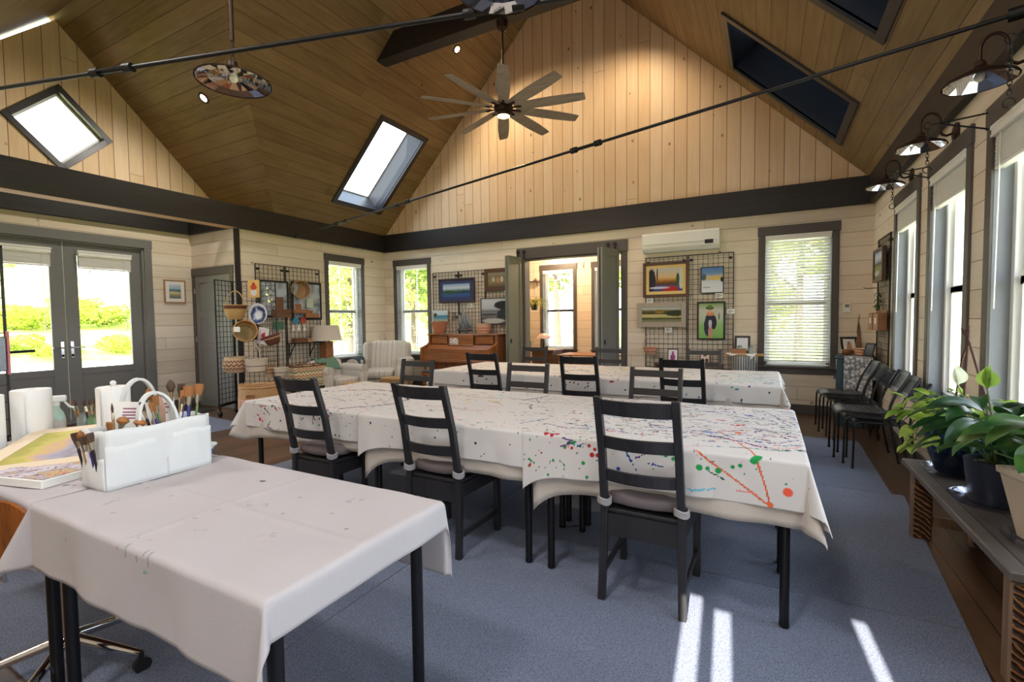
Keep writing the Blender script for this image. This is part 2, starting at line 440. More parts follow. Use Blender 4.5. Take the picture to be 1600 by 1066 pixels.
# wood collar beam high under the ridge
ends = -5.333, 0
def cx_left(z): return (z-3.275)/SL - 7.404
def cx_right(z): return 1.177 - (z-3.28)/SR
b = Mb(); z0, z1 = 5.39, 5.75
vs = [(cx_left(z0), z0), (cx_right(z0), z0), (cx_right(z1), z1), (cx_left(z1), z1)]
b.prism([(p[0], p[1]) for p in vs], -.21, Tr(0, 5.64, 0) @ Rx(PI/2))
struct(bevel(b.build('trim_collar_beam', M['beam']), .006))

# ---------------------------------------------------------------- windows
def frame_xf(ax, pos, sgn):
    """local x along the wall, local y out of the room, z up"""
    if ax == 'y': return Matrix(((1, 0, 0, 0), (0, sgn, 0, pos), (0, 0, 1, 0), (0, 0, 0, 1)))
    return Matrix(((0, sgn, 0, pos), (1, 0, 0, 0), (0, 0, 1, 0), (0, 0, 0, 1)))
WN = [0]
def window(ax, pos, sgn, c, hw=HW, ho=HO, blind='open', tilt=0.0, zs=ZS, zh=ZH, sash=.12):
    WN[0] += 1; X = frame_xf(ax, pos, sgn); n = WN[0]
    b = Mb(); b.m = X
    b.box(c-hw, -.022, zh, c+hw, 0, zh+.135, .003)                 # head casing
    b.box(c-hw+.012, -.018, zs-.012, c-ho, 0, zh, .003); b.box(c+ho, -.018, zs-.012, c+hw-.012, 0, zh, .003)
    b.box(c-hw-.005, -.045, zs-.025, c+hw+.005, .02, zs, .003)     # stool
    b.box(c-hw+.012, -.018, zs-.11, c+hw-.012, 0, zs-.025, .003)   # apron
    casing = struct(b.build('window_%d' % n, M['trim']))
    b = Mb(); b.m = X; y0, y1 = sash, sash+.05; fw = .045
    zm = (zs+zh)/2 - .02
    for (a0, z0, a1, z1) in ((c-ho, zs, c-ho+fw, zh), (c+ho-fw, zs, c+ho, zh), (c-ho, zs, c+ho, zs+fw+.01), (c-ho, zh-fw, c+ho, zh)):
        b.box(a0, y0-.03, z0, a1, y1+.03, z1, .003)
    b.box(c-ho+fw, y0, zm-.025, c+ho-fw, y1, zm+.025, .003)
    for z0, z1, yy in ((zs+fw, zm, 0), (zm, zh-fw, .02)):
        b.box(c-.009, y0+.012+yy*.5, z0, c+.009, y0+.034+yy*.5, z1)
        b.box(c-ho+fw, y0+yy*.5, z0, c-ho+fw+.03, y1, z1); b.box(c+ho-fw-.03, y0+yy*.5, z0, c+ho-fw, y1, z1)
        b.box(c-ho+fw, y0, z0, c+ho-fw, y1, z0+.03); b.box(c-ho+fw, y0, z1-.03, c+ho-fw, y1, z1)
    b.build('sash', M['white'], casing)
    b = Mb(); b.m = X; b.box(c-ho+fw, y0+.02, zs+fw, c+ho-fw, y0+.024, zh-fw)
    b.build('pane', M['glass'], casing)
    return casing
BG = {}
def blind(ax, pos, sgn, c, label, ho=HO, mode='down', tilt=0.0, zs=ZS, zh=ZH, d=.02, group='venetian blinds on the windows', stack=.17):
    X = frame_xf(ax, pos, sgn); b = Mb(); b.m = X
    root = thing('window_blind', label, 'blind', tuple((X @ Vector((c, d, zh)))[:]), 0, group)
    off = -Vector(root.location)
    def fin(bb, nm, m):
        bb.v = [tuple(Vector(p) + off) for p in bb.v]; return bb.build(nm, m, root)
    w = ho - .012
    b.box(c-w-.006, d-.045, zh-.075, c+w+.006, d+.03, zh-.004, .004); b.box(c-w-.012, d-.05, zh-.03, c+w+.012, d-.02, zh-.002, .004)
    b.box(c-w-.006, d-.05, zh-.075, c+w+.006, d-.04, zh-.06, .002)
    fin(b, 'valance', M['blind'])
    b = Mb(); b.m = X
    if mode == 'down':
        z = zh-.11
        while z > zs + .045:
            with b.at(Tr(c, d, z) @ Rx(tilt)): b.box(-w, -.024, -.0014, w, .024, .0014)
            z -= .043
        fin(b, 'slats', M['blind'])
        b = Mb(); b.m = X; b.box(c-w, d-.024, zs+.012, c+w, d+.024, zs+.032, .003); fin(b, 'bottom_rail', M['blind'])
        b = Mb(); b.m = X
        for k in (-.62, 0, .62):
            b.box(c+k*w-.0012, d-.026, zs+.03, c+k*w+.0012, d-.024, zh-.07); b.box(c+k*w-.0012, d+.024, zs+.03, c+k*w+.0012, d+.026, zh-.07)
        fin(b, 'ladder_cords', M['blind'])
    else:
        z = zh-.08; i = 0
        while z > zh-.08-stack:
            i += 1; j = ((i*37) % 7 - 3)*.0012
            b.box(c-w+j, d-.024+j, z-.0055, c+w+j, d+.024+j, z-.0005); z -= .0062
        fin(b, 'slats', M['blind'])
        b = Mb(); b.m = X; b.box(c-w, d-.025, z-.024, c+w, d+.025, z-.004, .003); fin(b, 'bottom_rail', M['blind'])
        b = Mb(); b.m = X; b.tube([(c+w-.09, d-.03, zh-.07), (c+w-.085, d-.035, zh-1.15)], .004, 6); fin(b, 'tilt_wand', M['white'])
    return root
for i, c in enumerate(WIN_R):
    window('x', XR, 1, c)
    if i < 3:
        nm = ('beside the corner wire grid', 'between the other two sconces', 'nearest the pothos plant')[i]
        blind('x', XR, 1, c, 'white slatted blind pulled up in the sconce-lit window ' + nm, mode='up')
window('y', YB, 1, W1); blind('y', YB, 1, W1, 'white slatted blind hanging open in the window beside the piano', tilt=rad(4))
window('y', YB, 1, W2, hw=.51, ho=.41); blind('y', YB, 1, W2, 'white slatted blind lowered and half closed, right of the wire grid of paintings', ho=.41, tilt=rad(-36))
window('x', XL, -1, WLc); blind('x', XL, -1, WLc, 'white slatted blind hanging open in the window behind the beige lamp', tilt=rad(4))

# French doors in the alcove ---------------------------------------------------
b = Mb(); X = frame_xf('x', XA, -1); b.m = X
b.box(FD[0]-.115, -.022, FD[3]-.005, FD[1]+.115, 0, FD[3]+.13, .003)
b.box(FD[0]-.105, -.02, 0, FD[0], 0, FD[3], .003); b.box(FD[1], -.02, 0, FD[1]+.105, 0, FD[3], .003)
b.box(FD[0]-.001, 0, 0, FD[0]+.03, .2, FD[3], .002); b.box(FD[1]-.03, 0, 0, FD[1]+.001, .2, FD[3], .002); b.box(FD[0], 0, FD[3]-.03, FD[1], .2, FD[3])
b.box(FD[0]-.03, -.06, 0, FD[1]+.03, .2, .03, .003)
struct(b.build('trim_french_door', M['door_grey']))
mid = (FD[0]+FD[1])/2
for k, (a0, a1) in enumerate(((FD[0]+.032, mid-.004), (mid+.004, FD[1]-.032))):
    b = Mb(); b.m = X; y0, y1 = .05, .095; st = .15
    zb, zt = .78, 2.4
    b.box(a0, y0, .03, a0+st, y1, FD[3]-.032, .002); b.box(a1-st, y0, .03, a1, y1, FD[3]-.032, .002)
    b.box(a0+st, y0, .03, a1-st, y1, .16, .002); b.box(a0+st, y0, zb-.09, a1-st, y1, zb, .002); b.box(a0+st, y0, zt, a1-st, y1, FD[3]-.032, .002)
    b.box(a0+st, y0+.012, .16, a1-st, y1-.012, zb-.09)
    for (p0, q0, p1, q1) in ((a0+st, .16, a1-st, .172), (a0+st, zb-.102, a1-st, zb-.09), (a0+st, .16, a0+st+.012, zb-.09), (a1-st-.012, .16, a1-st, zb-.09)):
        b.box(p0, y0+.004, q0, p1, y1, q1)
    dr = struct(b.build('door_%d' % (k+1), M['door_grey']))
    b = Mb(); b.m = X; b.box(a0+st, .07, zb, a1-st, .075, zt); b.build('pane', M['glass'], dr)
    b = Mb(); b.m = X; s = -1 if k else 1; hx = (a0+.05) if k else (a1-.05)
    b.box(hx-.02, y0-.008, .93, hx+.02, y0, 1.17, .004); b.tube([(hx, y0-.005, 1.08), (hx, y0-.05, 1.08), (hx-s*.02, y0-.055, 1.08), (hx-s*.13, y0-.055, 1.083)], .009, 8)
    b.cyl((hx, y0-.008, .97), .016, .01, 12, 'y'); b.build('door_handle', M['chrome'], dr)
    r = blind('x', XA, -1, (a0+a1)/2, 'white slatted blind drawn up on the French door ' + ('with the lever handle in full view' if k else 'beside the tall wire rack'), ho=.33, mode='up', zh=2.47, d=.02, stack=.15, group='blinds on the French doors')
# grey panel door in the alcove side wall ----------------------------------------
b = Mb(); X = frame_xf('y', YA1, 1); b.m = X; dx0, dx1 = -8.6, -7.62
b.box(dx0-.095, -.022, 2.2, dx1+.1, 0, 2.335, .003); b.box(dx0-.085, -.02, 0, dx0, 0, 2.2, .003); b.box(dx1, -.02, 0, dx1+.09, 0, 2.2, .003)
struct(b.build('trim_closet_door', M['trim']))
b = Mb(); b.m = X
b.box(dx0+.004, -.012, .012, dx1-.004, .03, 2.195, .003)
dr = struct(b.build('door_3', M['door_grey']))
for (z0, z1) in ((.12, .98), (1.06, 1.52), (1.6, 2.1)):
    b = Mb(); b.m = X; a0, a1 = dx0+.12, dx1-.12
    for q in ((a0, z0, a1, z0+.014), (a0, z1-.014, a1, z1), (a0, z0, a0+.014, z1), (a1-.014, z0, a1, z1)): b.box(q[0], -.019, q[1], q[2], -.012, q[3], .002)
    b.build('panel_moulding', M['door_grey'], dr)
b = Mb(); b.m = X
for z in (.35, 1.13, 1.95): b.box(dx0-.012, -.026, z-.045, dx0+.012, -.012, z+.045, .002)
b.build('hinges', M['chrome'], dr)

# skylights ------------------------------------------------------------------
def skylight(name, zf, s, side, rect, shade, label):
    y0, y1, x0, x1 = rect
    n = Vector((-s, 0, 1)) if side == 'L' else Vector((s, 0, 1)); n.normalize()
    v = Vector((1, 0, s)).normalized() if side == 'L' else Vector((-1, 0, s)).normalized()
    xb = x0 if side == 'L' else x1
    o = Vector((xb, y0, zf(xb))); L = abs(x1-x0)*math.sqrt(1+s*s); W = y1-y0
    X = Matrix((Vector((0, 1, 0)), v, n)).transposed().to_4x4(); X.translation = o
    t = .085; D = .45
    b = Mb(); b.m = X
    b.box(-.005, -.005, -.025, W+.005, t, .02, .003); b.box(-.005, L-t, -.025, W+.005, L+.005, .02, .003)
    b.box(-.005, t, -.025, t, L-t, .02, .003); b.box(W-t, t, -.025, W+.005, L-t, .02, .003)
    fr = struct(b.build(name, M['trim_dark']))
    b = Mb(); b.m = X
    b.quad((t, t, 0), (W-t, t, 0), (W-t, t, D), (t, t, D)); b.quad((t, L-t, 0), (W-t, L-t, 0), (W-t, L-t, D), (t, L-t, D))
    b.quad((t, t, 0), (t, L-t, 0), (t, L-t, D), (t, t, D)); b.quad((W-t, t, 0), (W-t, L-t, 0), (W-t, L-t, D), (W-t, t, D))
    b.build('shaft', M['shaft_dark'], fr)
    b = Mb(); b.m = X; e = t+.02
    for q in ((t, t, e, L-t), (W-e, t, W-t, L-t), (e, t, W-e, e), (e, L-e, W-e, L-t)): b.box(q[0], q[1], D-.03, q[2], q[3], D+.02)
    b.build('sash', M['white'] if not shade else M['trim_dark'], fr)
    b = Mb(); b.m = X; b.box(t, t, D, W-t, L-t, D+.006); b.build('pane', M['glass'], fr)
    if shade:
        b = Mb(); b.m = X; z = D-.05; k = 0; yy = t
        N = 44
        for i in range(N):     # pleated shade
            a = t + (L-2*t)*i/N; c = t + (L-2*t)*(i+1)/N; m_ = (a+c)/2
            b.quad((t, a, z), (W-t, a, z), (W-t, m_, z-.012), (t, m_, z-.012)); b.quad((t, m_, z-.012), (W-t, m_, z-.012), (W-t, c, z), (t, c, z))
        b.build('pleated_shade', M['shade_cell'], fr)
    return fr
M['trim_dark'] = flat((50, 46, 46), .4, name='dark_window_paint')
t = NT('cellular_shade'); a_ = t.n('BsdfDiffuse', inputs={'Color': lin((60, 66, 74))}); b_ = t.n('BsdfTranslucent', inputs={'Color': lin((150, 176, 200))}); g_ = t.n('MixShader', inputs={'0': .07, '1': a_, '2': b_}); t.t.links.new(g_, t.out.inputs[0]); M['shade_cell'] = t.mat
M['shaft_dark'] = flat((30, 34, 42), .5, name='dark_shaft_paint')
M['shade_dark'] = flat((48, 54, 62), .3, .6, name='metallic_shade')
skylight('window_20', zleft, SL, 'L', SKL, False, '')
for i, r in enumerate(SKR): skylight('window_%d' % (21+i), zright, SR, 'R', r, True, '')
# diamond window in the cross gable
b = Mb(); X = frame_xf('x', XA, -1) @ Tr(DC[0], 0, DC[1]) @ Ry(PI/4); b.m = X; h = DC[2]/math.sqrt(2); t = .075
for q in ((-h-.0, -h, h, -h+t), (-h, h-t, h, h), (-h, -h+t, -h+t, h-t), (h-t, -h+t, h, h-t)): b.box(q[0], -.03, q[1], q[2], .12, q[3], .003)
fr = struct(b.build('window_30', M['trim_dark']))
b = Mb(); b.m = X; e = t+.03
for q in ((-h+t, -h+t, h-t, -h+e), (-h+t, h-e, h-t, h-t), (-h+t, -h+e, -h+e, h-e), (h-e, -h+e, h-t, h-e)): b.box(q[0], .07, q[1], q[2], .12, q[3], .002)
b.build('sash', M['white'], fr)
b = Mb(); b.m = X; b.box(-h+t, .095, -h+t, h-t, .1, h-t); b.build('pane', M['glass'], fr)

# side room behind the barn doors ----------------------------------------------
RY0, RY1, RX0, RX1 = YB+.2, 10.4, -5.3, -1.5
W4, W5 = -4.335, -3.055
wall('wall_side_room_back', 'y', RY1, .2, RX0-.2, RX1+.2, -.05, 3.0, [(W4-.385, W4+.385, ZS+.02, ZH-.03), (W5-.385, W5+.385, ZS+.02, ZH-.03)], M['pine_h_back'], M['jamb'])
wall('wall_side_room_left', 'x', RX0, -.1, RY0, RY1, -.05, 3.0, [], M['pine_h_side'])
wall('wall_side_room_right', 'x', RX1, .1, RY0, RY1, -.05, 3.0, [], M['pine_h_side'])
b = Mb(); b.quad((RX0, YB+.1, 2.95), (RX1, YB+.1, 2.95), (RX1, RY1, 2.95), (RX0, RY1, 2.95)); struct(b.build('ceiling_side_room', M['pine_plain']))
for c, lb in ((W4, 'white slatted blind half raised in the side room window under the ceiling light'), (W5, 'white slatted blind in the side room window partly behind the folded barn door')):
    window('y', RY1, 1, c, hw=.475, ho=.385, zs=ZS+.02, zh=ZH-.03)
    blind('y', RY1, 1, c, lb, ho=.385, tilt=rad(3), zs=ZS+.02, zh=ZH-.03)
# casing and bi-fold barn doors
b = Mb(); X = frame_xf('y', YB, 1); b.m = X
b.box(-4.16, -.03, BO[3], -2.07, 0, 2.73, .004); b.box(-4.13, -.02, 0, BO[0], 0, BO[3], .003); b.box(BO[1], -.02, 0, -2.08, 0, BO[3], .003)
b.box(BO[0], 0, 0, BO[0]+.02, .2, BO[3]); b.box(BO[1]-.02, 0, 0, BO[1], .2, BO[3]); b.box(BO[0], 0, BO[3]-.02, BO[1], .2, BO[3])
struct(b.build('trim_barn_door', M['trim']))
# ---------------------------------------------------------------- outdoors
t = NT('meadow_grass'); co = t.coord(); n1 = t.noise(co, .5, 4); n2 = t.noise(co, 14, 3); f = t.m('ADD', t.m('MULTIPLY', n1, .65), t.m('MULTIPLY', n2, .4))
M['grass'] = t.bsdf(t.ramp(f, [(.3, lin((116, 132, 50))), (.55, lin((182, 184, 92))), (.75, lin((214, 206, 132)))]), .9, 0, t.bump(n2, .6, .05), .1)
t = NT('gravel'); co = t.coord(); n1 = t.noise(co, 40, 3); M['gravel'] = t.bsdf(t.ramp(n1, [(.3, lin((176, 170, 158))), (.7, lin((226, 222, 212)))]), .9)
def leaf_mat(name, a, c):
    t = NT(name); co = t.coord(); n1 = t.noise(co, 2.2, 3); n2 = t.noise(co, 15, 1)
    cc = t.ramp(t.m('ADD', t.m('MULTIPLY', n1, .7), t.m('MULTIPLY', n2, .35)), [(.3, lin(a)), (.7, lin(c))])
    d = t.n('BsdfDiffuse', inputs={'Color': cc}); tr = t.n('BsdfTranslucent', inputs={'Color': cc}); mx = t.n('MixShader', inputs={'0': .4, '1': d, '2': tr}); t.t.links.new(mx, t.out.inputs[0]); return t.mat
M['leaf_tree'] = leaf_mat('tree_leaves', (70, 104, 36), (168, 186, 84)); M['leaf_pale'] = leaf_mat('pale_tree_leaves', (120, 140, 62), (206, 208, 128)); M['leaf_bush'] = leaf_mat('bush_leaves', (96, 124, 38), (188, 198, 84))
M['bark'] = wood((70, 56, 44), (112, 94, 76), 1, 'z', .9, 'bark')
# terrain: level yard with a meadow rising beyond the French doors
def hz(x, y):
    q = -x - 24.5
    up = 0 if q < 0 else (.03*q*q if q < 4 else .48+.24*(q-4))
    back = max(0, y-34)*.05
    return -.3 + min(up, 6.2) + back + .08*math.sin(x*.7+y*.4)*(1 if q > 0 else .2)
b = Mb(); nx, ny = 90, 70
xs_ = [-75 + 115*i/nx for i in range(nx+1)]; ys_ = [-40 + 110*j/ny for j in range(ny+1)]
b._add([(x, y, hz(x, y)) for y in ys_ for x in xs_], [(j*(nx+1)+i, j*(nx+1)+i+1, (j+1)*(nx+1)+i+1, (j+1)*(nx+1)+i) for j in range(ny) for i in range(nx)], True)
struct(b.build('ground_meadow', M['grass']))
b = Mb(); b.box(-24.4, -8, -.6, -19.5, 30, -.21); b.box(-13.6, -8, -.32, -8.95, 16.5, -.2); b.box(-8.95, 10.7, -.32, 2, 16.5, -.2); b.box(1.6, -8, -.32, 5.0, 16.5, -.2); struct(b.build('path_gravel', M['gravel']))
def leaves(n, size, shape, seed):
    rs = np.random.RandomState(seed); P = shape(rs, n); a = rs.randn(n, 3); a /= np.linalg.norm(a, axis=1)[:, None]
    c = np.cross(a, rs.randn(n, 3)); c /= np.linalg.norm(c, axis=1)[:, None]; s = size*(.6+.8*rs.rand(n, 1))
    V = np.stack([P-a*s, P+c*s*.45, P+a*s, P-c*s*.45], 1).reshape(-1, 3); F = np.arange(4*n).reshape(n, 4); return V, F
def crown_shape(lobes):
    def f(rs, n):
        k = rs.randint(0, len(lobes), n); L = np.array(lobes)[k]; d = rs.randn(n, 3); d /= np.linalg.norm(d, axis=1)[:, None]
        return L[:, :3] + d*L[:, 3:4]*(.55+.45*rs.rand(n, 1)**.4)*np.array([1, 1, .85])
    return f
def make_tree(label, loc, seed, h=7, w=2.6, mat='leaf_tree', group='trees beyond the yard'):
    r0 = random.Random(seed); t = thing('leafy_tree', label, 'tree', loc, 0, group)
    b = Mb(); b.tube([(0, 0, -.3), (.05, 0, h*.25), (-.05, .1, h*.5), (.1, 0, h*.8)], [.16, .12, .09, .03], 8)
    for _ in range(5): a = r0.random()*6.28; z = h*r0.uniform(.3, .6); b.tube([(0, 0, z), (math.cos(a)*w*.5, math.sin(a)*w*.5, z+h*.16)], [.06, .02], 5)
    b.build('trunk', M['bark'], t)
    lobes = [(r0.uniform(-w, w)*.55, r0.uniform(-w, w)*.55, h*r0.uniform(.28, .92), w*r0.uniform(.32, .55)) for _ in range(13)]
    V, F = leaves(3400, .17, crown_shape(lobes), seed); np_mesh('crown', V, F, M[mat], t, False); return t
T1 = make_tree('tall leafy tree seen through the window beside the piano, its left half', (-16.4, 19.6, -.3), 3, 8, 3.0)
T2 = make_tree('pale leafy tree filling the window behind the beige lamp', (-17.6, 16.4, -.3), 5, 6.5, 2.7, 'leaf_pale')
dup(T1, (-20.5, 24.5, -.3), .9, 'tall leafy tree seen at the far edge of the window beside the piano'); dup(T2, (-20.5, 17.0, -.3), 1.3, 'pale leafy tree glimpsed at the edge of the window behind the beige lamp')
dup(T1, (-8.6, 20.5, -.3), 2.1, 'leafy tree outside the side room window under the ceiling light'); dup(T1, (-5.6, 25, -.3), 4.0, 'leafy tree outside the side room window behind the folded barn door')
dup(T1, (.9, 18.5, -.3), 5.1, 'leafy tree behind the half-closed blind, on its brighter side'); dup(T2, (-.6, 24.5, -.3), 2.4, 'pale leafy tree behind the half-closed blind, set further back')
dup(T2, (-22, 29, -.3), 3.3, 'pale leafy tree furthest back beyond the window beside the piano')
for k, (x, y, sc_) in enumerate(((-58, 15.5, .45), (-59, 22, .4), (-58, 29, .48), (-59, 36, .42))):
    q = dup(T1 if k % 2 else T2, (x, y, hz(x, y)-.1), k*1.3, ('low pale tree', 'low green tree', 'second low pale tree', 'second low green tree')[k] + ' on the meadow skyline above the French doors'); q.scale = (sc_*1.5, sc_*1.5, sc_)
def make_bush(label, loc, seed, w=1.7, h=1.3):
    r0 = random.Random(seed); t = thing('wild_bush', label, 'bush', loc, 0, 'bushes on the meadow slope')
    lobes = [(r0.uniform(-w, w)*.7, r0.uniform(-w, w)*.7, h*r0.uniform(.2, .6), h*r0.uniform(.35, .5)) for _ in range(8)]
    V, F = leaves(1500, .09, crown_shape(lobes), seed); np_mesh('foliage', V, F, M['leaf_bush'], t, False)
    b = Mb(); [b.tube([(0, 0, -.1), (math.cos(a)*w*.4, math.sin(a)*w*.4, h*.5)], [.03, .01], 5) for a in (0, 1.5, 3, 4.6)]; b.build('stem', M['bark'], t); return t
names = ['behind the lever handle', 'in the middle of the French door pane', 'at the pane edge nearest the small beach picture', 'in the pane beside the wire rack', 'low in the pane beside the wire rack', 'just above the gravel in the lever-handle pane', 'low at the pane edge by the beach picture', 'high in the lever-handle pane']
B0 = None
for k, (x, y, sc_) in enumerate(((-33, 10.6, 1), (-33.5, 13.0, 1.1), (-33, 15.4, 1), (-33, 8.0, 1.1), (-28.5, 7.4, .7), (-27.4, 9.0, .6), (-28, 12.4, .8), (-37.5, 13.6, .8))):
    lb = 'green bush on the meadow, ' + names[k]
    if B0 is None: B0 = make_bush(lb, (x, y, hz(x, y)), 9)
    else: q = dup(B0, (x, y, hz(x, y)), k*1.1, lb); q.scale = (sc_*1.3, sc_*1.3, sc_)
# ---------------------------------------------------------------- daylight and lamps
EXPOSURE = 1.3
w = bpy.data.worlds.new('world'); scene.world = w; w.use_nodes = True; nt = w.node_tree; nt.nodes.clear()
o = nt.nodes.new('ShaderNodeOutputWorld'); bg = nt.nodes.new('ShaderNodeBackground'); tc = nt.nodes.new('ShaderNodeTexCoord')
sp = nt.nodes.new('ShaderNodeSeparateXYZ'); cr = nt.nodes.new('ShaderNodeValToRGB')
nt.links.new(tc.outputs['Generated'], sp.inputs[0]); nt.links.new(sp.outputs[2], cr.inputs[0])
cr.color_ramp.elements[0].color = (.9, .95, 1, 1); cr.color_ramp.elements[1].color = (.56, .76, 1, 1)
nt.links.new(cr.outputs[0], bg.inputs[0]); bg.inputs[1].default_value = WORLD; nt.links.new(bg.outputs[0], o.inputs[0])
def light(name, kind, loc, power, color=(1, 1, 1), **kw):
    L = bpy.data.lights.new(name, kind); L.energy = power; L.color = color
    for k, v in kw.items(): setattr(L, k, v)
    ob = bpy.data.objects.new(name, L); ob.location = loc; col.objects.link(ob); return ob
sun = light('sun', 'SUN', (0, -10, 8), SUN, (1, .93, .8), angle=rad(.25))
d = Vector((-.07, 1, -.51)).normalized(); sun.rotation_euler = d.to_track_quat('-Z', 'Y').to_euler()
def portal(loc, nrm, w_, h_):
    ob = light('portal', 'AREA', loc, 1, shape='RECTANGLE', size=w_, size_y=h_); ob.data.cycles.is_portal = True
    ob.rotation_euler = Vector(nrm).to_track_quat('-Z', 'Y').to_euler(); return ob
zc, hh = (ZS+ZH)/2, ZH-ZS
for c in WIN_R: portal((XR+.22, c, zc), (-1, 0, 0), hh*0+.86, hh+.04)
portal((W1, YB+.22, zc), (0, -1, 0), .86, hh); portal((W2, YB+.22, zc), (0, -1, 0), .86, hh); portal((XL-.22, WLc, zc), (1, 0, 0), .86, hh)
portal((XA-.22, 2.97, 1.6), (1, 0, 0), 1.9, 1.9)

NEUT = (1, .99, 1); WARM = (1, .79, .55)
for x, y, z, p in ((-5.0, -1.6, 5.2, 30), (-1.4, -1.6, 5.0, 30), (-5.2, .4, 5.2, 24), (-1.0, .4, 4.9, 24)): light('unseen_fill_light', 'AREA', (x, y, z), p, NEUT, shape='DISK', size=.6)  # unseen fill lights above and behind the camera, added to brighten the room
light('recessed_lamp', 'SPOT', (-6.98, 3.95, 4.5), 60, (1, .93, .84), shadow_soft_size=.05, spot_size=rad(150), spot_blend=.8).rotation_euler = Vector((-.35, -.5, -1)).to_track_quat('-Z', 'Y').to_euler()
light('fan_lamp', 'SPOT', (-3.172, 5.745, 4.12), 60, (1, .78, .52), shadow_soft_size=.08, spot_size=rad(150), spot_blend=.6)
light('recessed_lamp', 'SPOT', (-4.66, 6.92, 5.95), 72, WARM, shadow_soft_size=.05, spot_size=rad(130), spot_blend=.8).rotation_euler = Vector((.45, .25, -1)).to_track_quat('-Z', 'Y').to_euler()
light('recessed_lamp', 'SPOT', (-1.6, 6.92, 5.95), 52, WARM, shadow_soft_size=.05, spot_size=rad(130), spot_blend=.8).rotation_euler = Vector((-.35, .3, -1)).to_track_quat('-Z', 'Y').to_euler()
for x, y in ((-4.236, 9.845), (-3.0, 9.5)): light('side_room_lamp', 'POINT', (x, y, 2.83), 26, WARM, shadow_soft_size=.1)
# ---------------------------------------------------------------- tables
M['white_top'] = flat((226, 224, 220), .4, name='white_laminate')
def make_table(name, label, x0, x1, y0, y1, group, ztop=.766, legs=True):
    zf = .0085
    cx, cy = (x0+x1)/2, (y0+y1)/2
    t = thing(name, label, 'table', (cx, cy, 0), 0, group)
    hx, hy = (x1-x0)/2-.004, (y1-y0)/2-.004
    b = Mb(); b.box(-hx, -hy, ztop-.034, hx, hy, ztop, .004); b.build('tabletop', M['white_top'], t)
    for sx in (-1, 1):
        for sy in (-1, 1):
            b = Mb()
            with b.at(Tr(sx*(hx-.041), sy*(hy-.041), 0)):
                b.lathe([(.016, zf), (.0215, zf+.004), (.0215, zf+.022), (.02, zf+.026), (.02, ztop-.05), (.034, ztop-.045), (.034, ztop-.034)], 18)
            b.build('leg', M['black_leg'], t)
    return t
# ---------------------------------------------------------------- draped cloths
def cloth_material(name, base, tint):
    t = NT(name); co = t.coord(); X = t.xyz(co)
    att = t.n('Attribute', out='Color', attribute_name='paint'); al = t.n('Attribute', out='Alpha', attribute_name='paint')
    nz = t.noise(co, 3.0, 4); wv = t.noise(t.vec(t.m('MULTIPLY', X[0], 260), t.m('MULTIPLY', X[1], 260), t.m('MULTIPLY', X[2], 260)), 1.0, 1)
    bc = t.mix(nz, lin(base), lin(tint)); bc = t.mix(t.m('MULTIPLY', wv, .12), bc, lin(tuple(c*.7 for c in base)))
    edge = t.noise(co, 220, 2)
    a2 = t.n('MapRange', inputs={'Value': t.m('ADD', al, t.m('MULTIPLY', t.m('SUBTRACT', edge, .5), .5)), 'From Min': .32, 'From Max': .55})
    cc = t.mix(a2, bc, att)
    return t.bsdf(cc, .85, 0, t.bump(t.m('ADD', t.m('ADD', t.m('MULTIPLY', wv, .25), t.m('MULTIPLY', t.noise(co, 4, 1), .6)), t.m('MULTIPLY', t.noise(t.vec(t.m('MULTIPLY', X[0], 5.0), t.m('MULTIPLY', X[1], 34.0), t.m('MULTIPLY', X[2], 9.0)), 1.0, 2), .6)), .2, .008), .2)
M['canvas'] = cloth_material('painted_canvas', (216, 211, 206), (204, 199, 195))
M['linen'] = cloth_material('plain_linen', (200, 190, 178), (188, 178, 168))
M['sheet'] = cloth_material('stained_white_sheet', (192, 186, 186), (180, 174, 175))
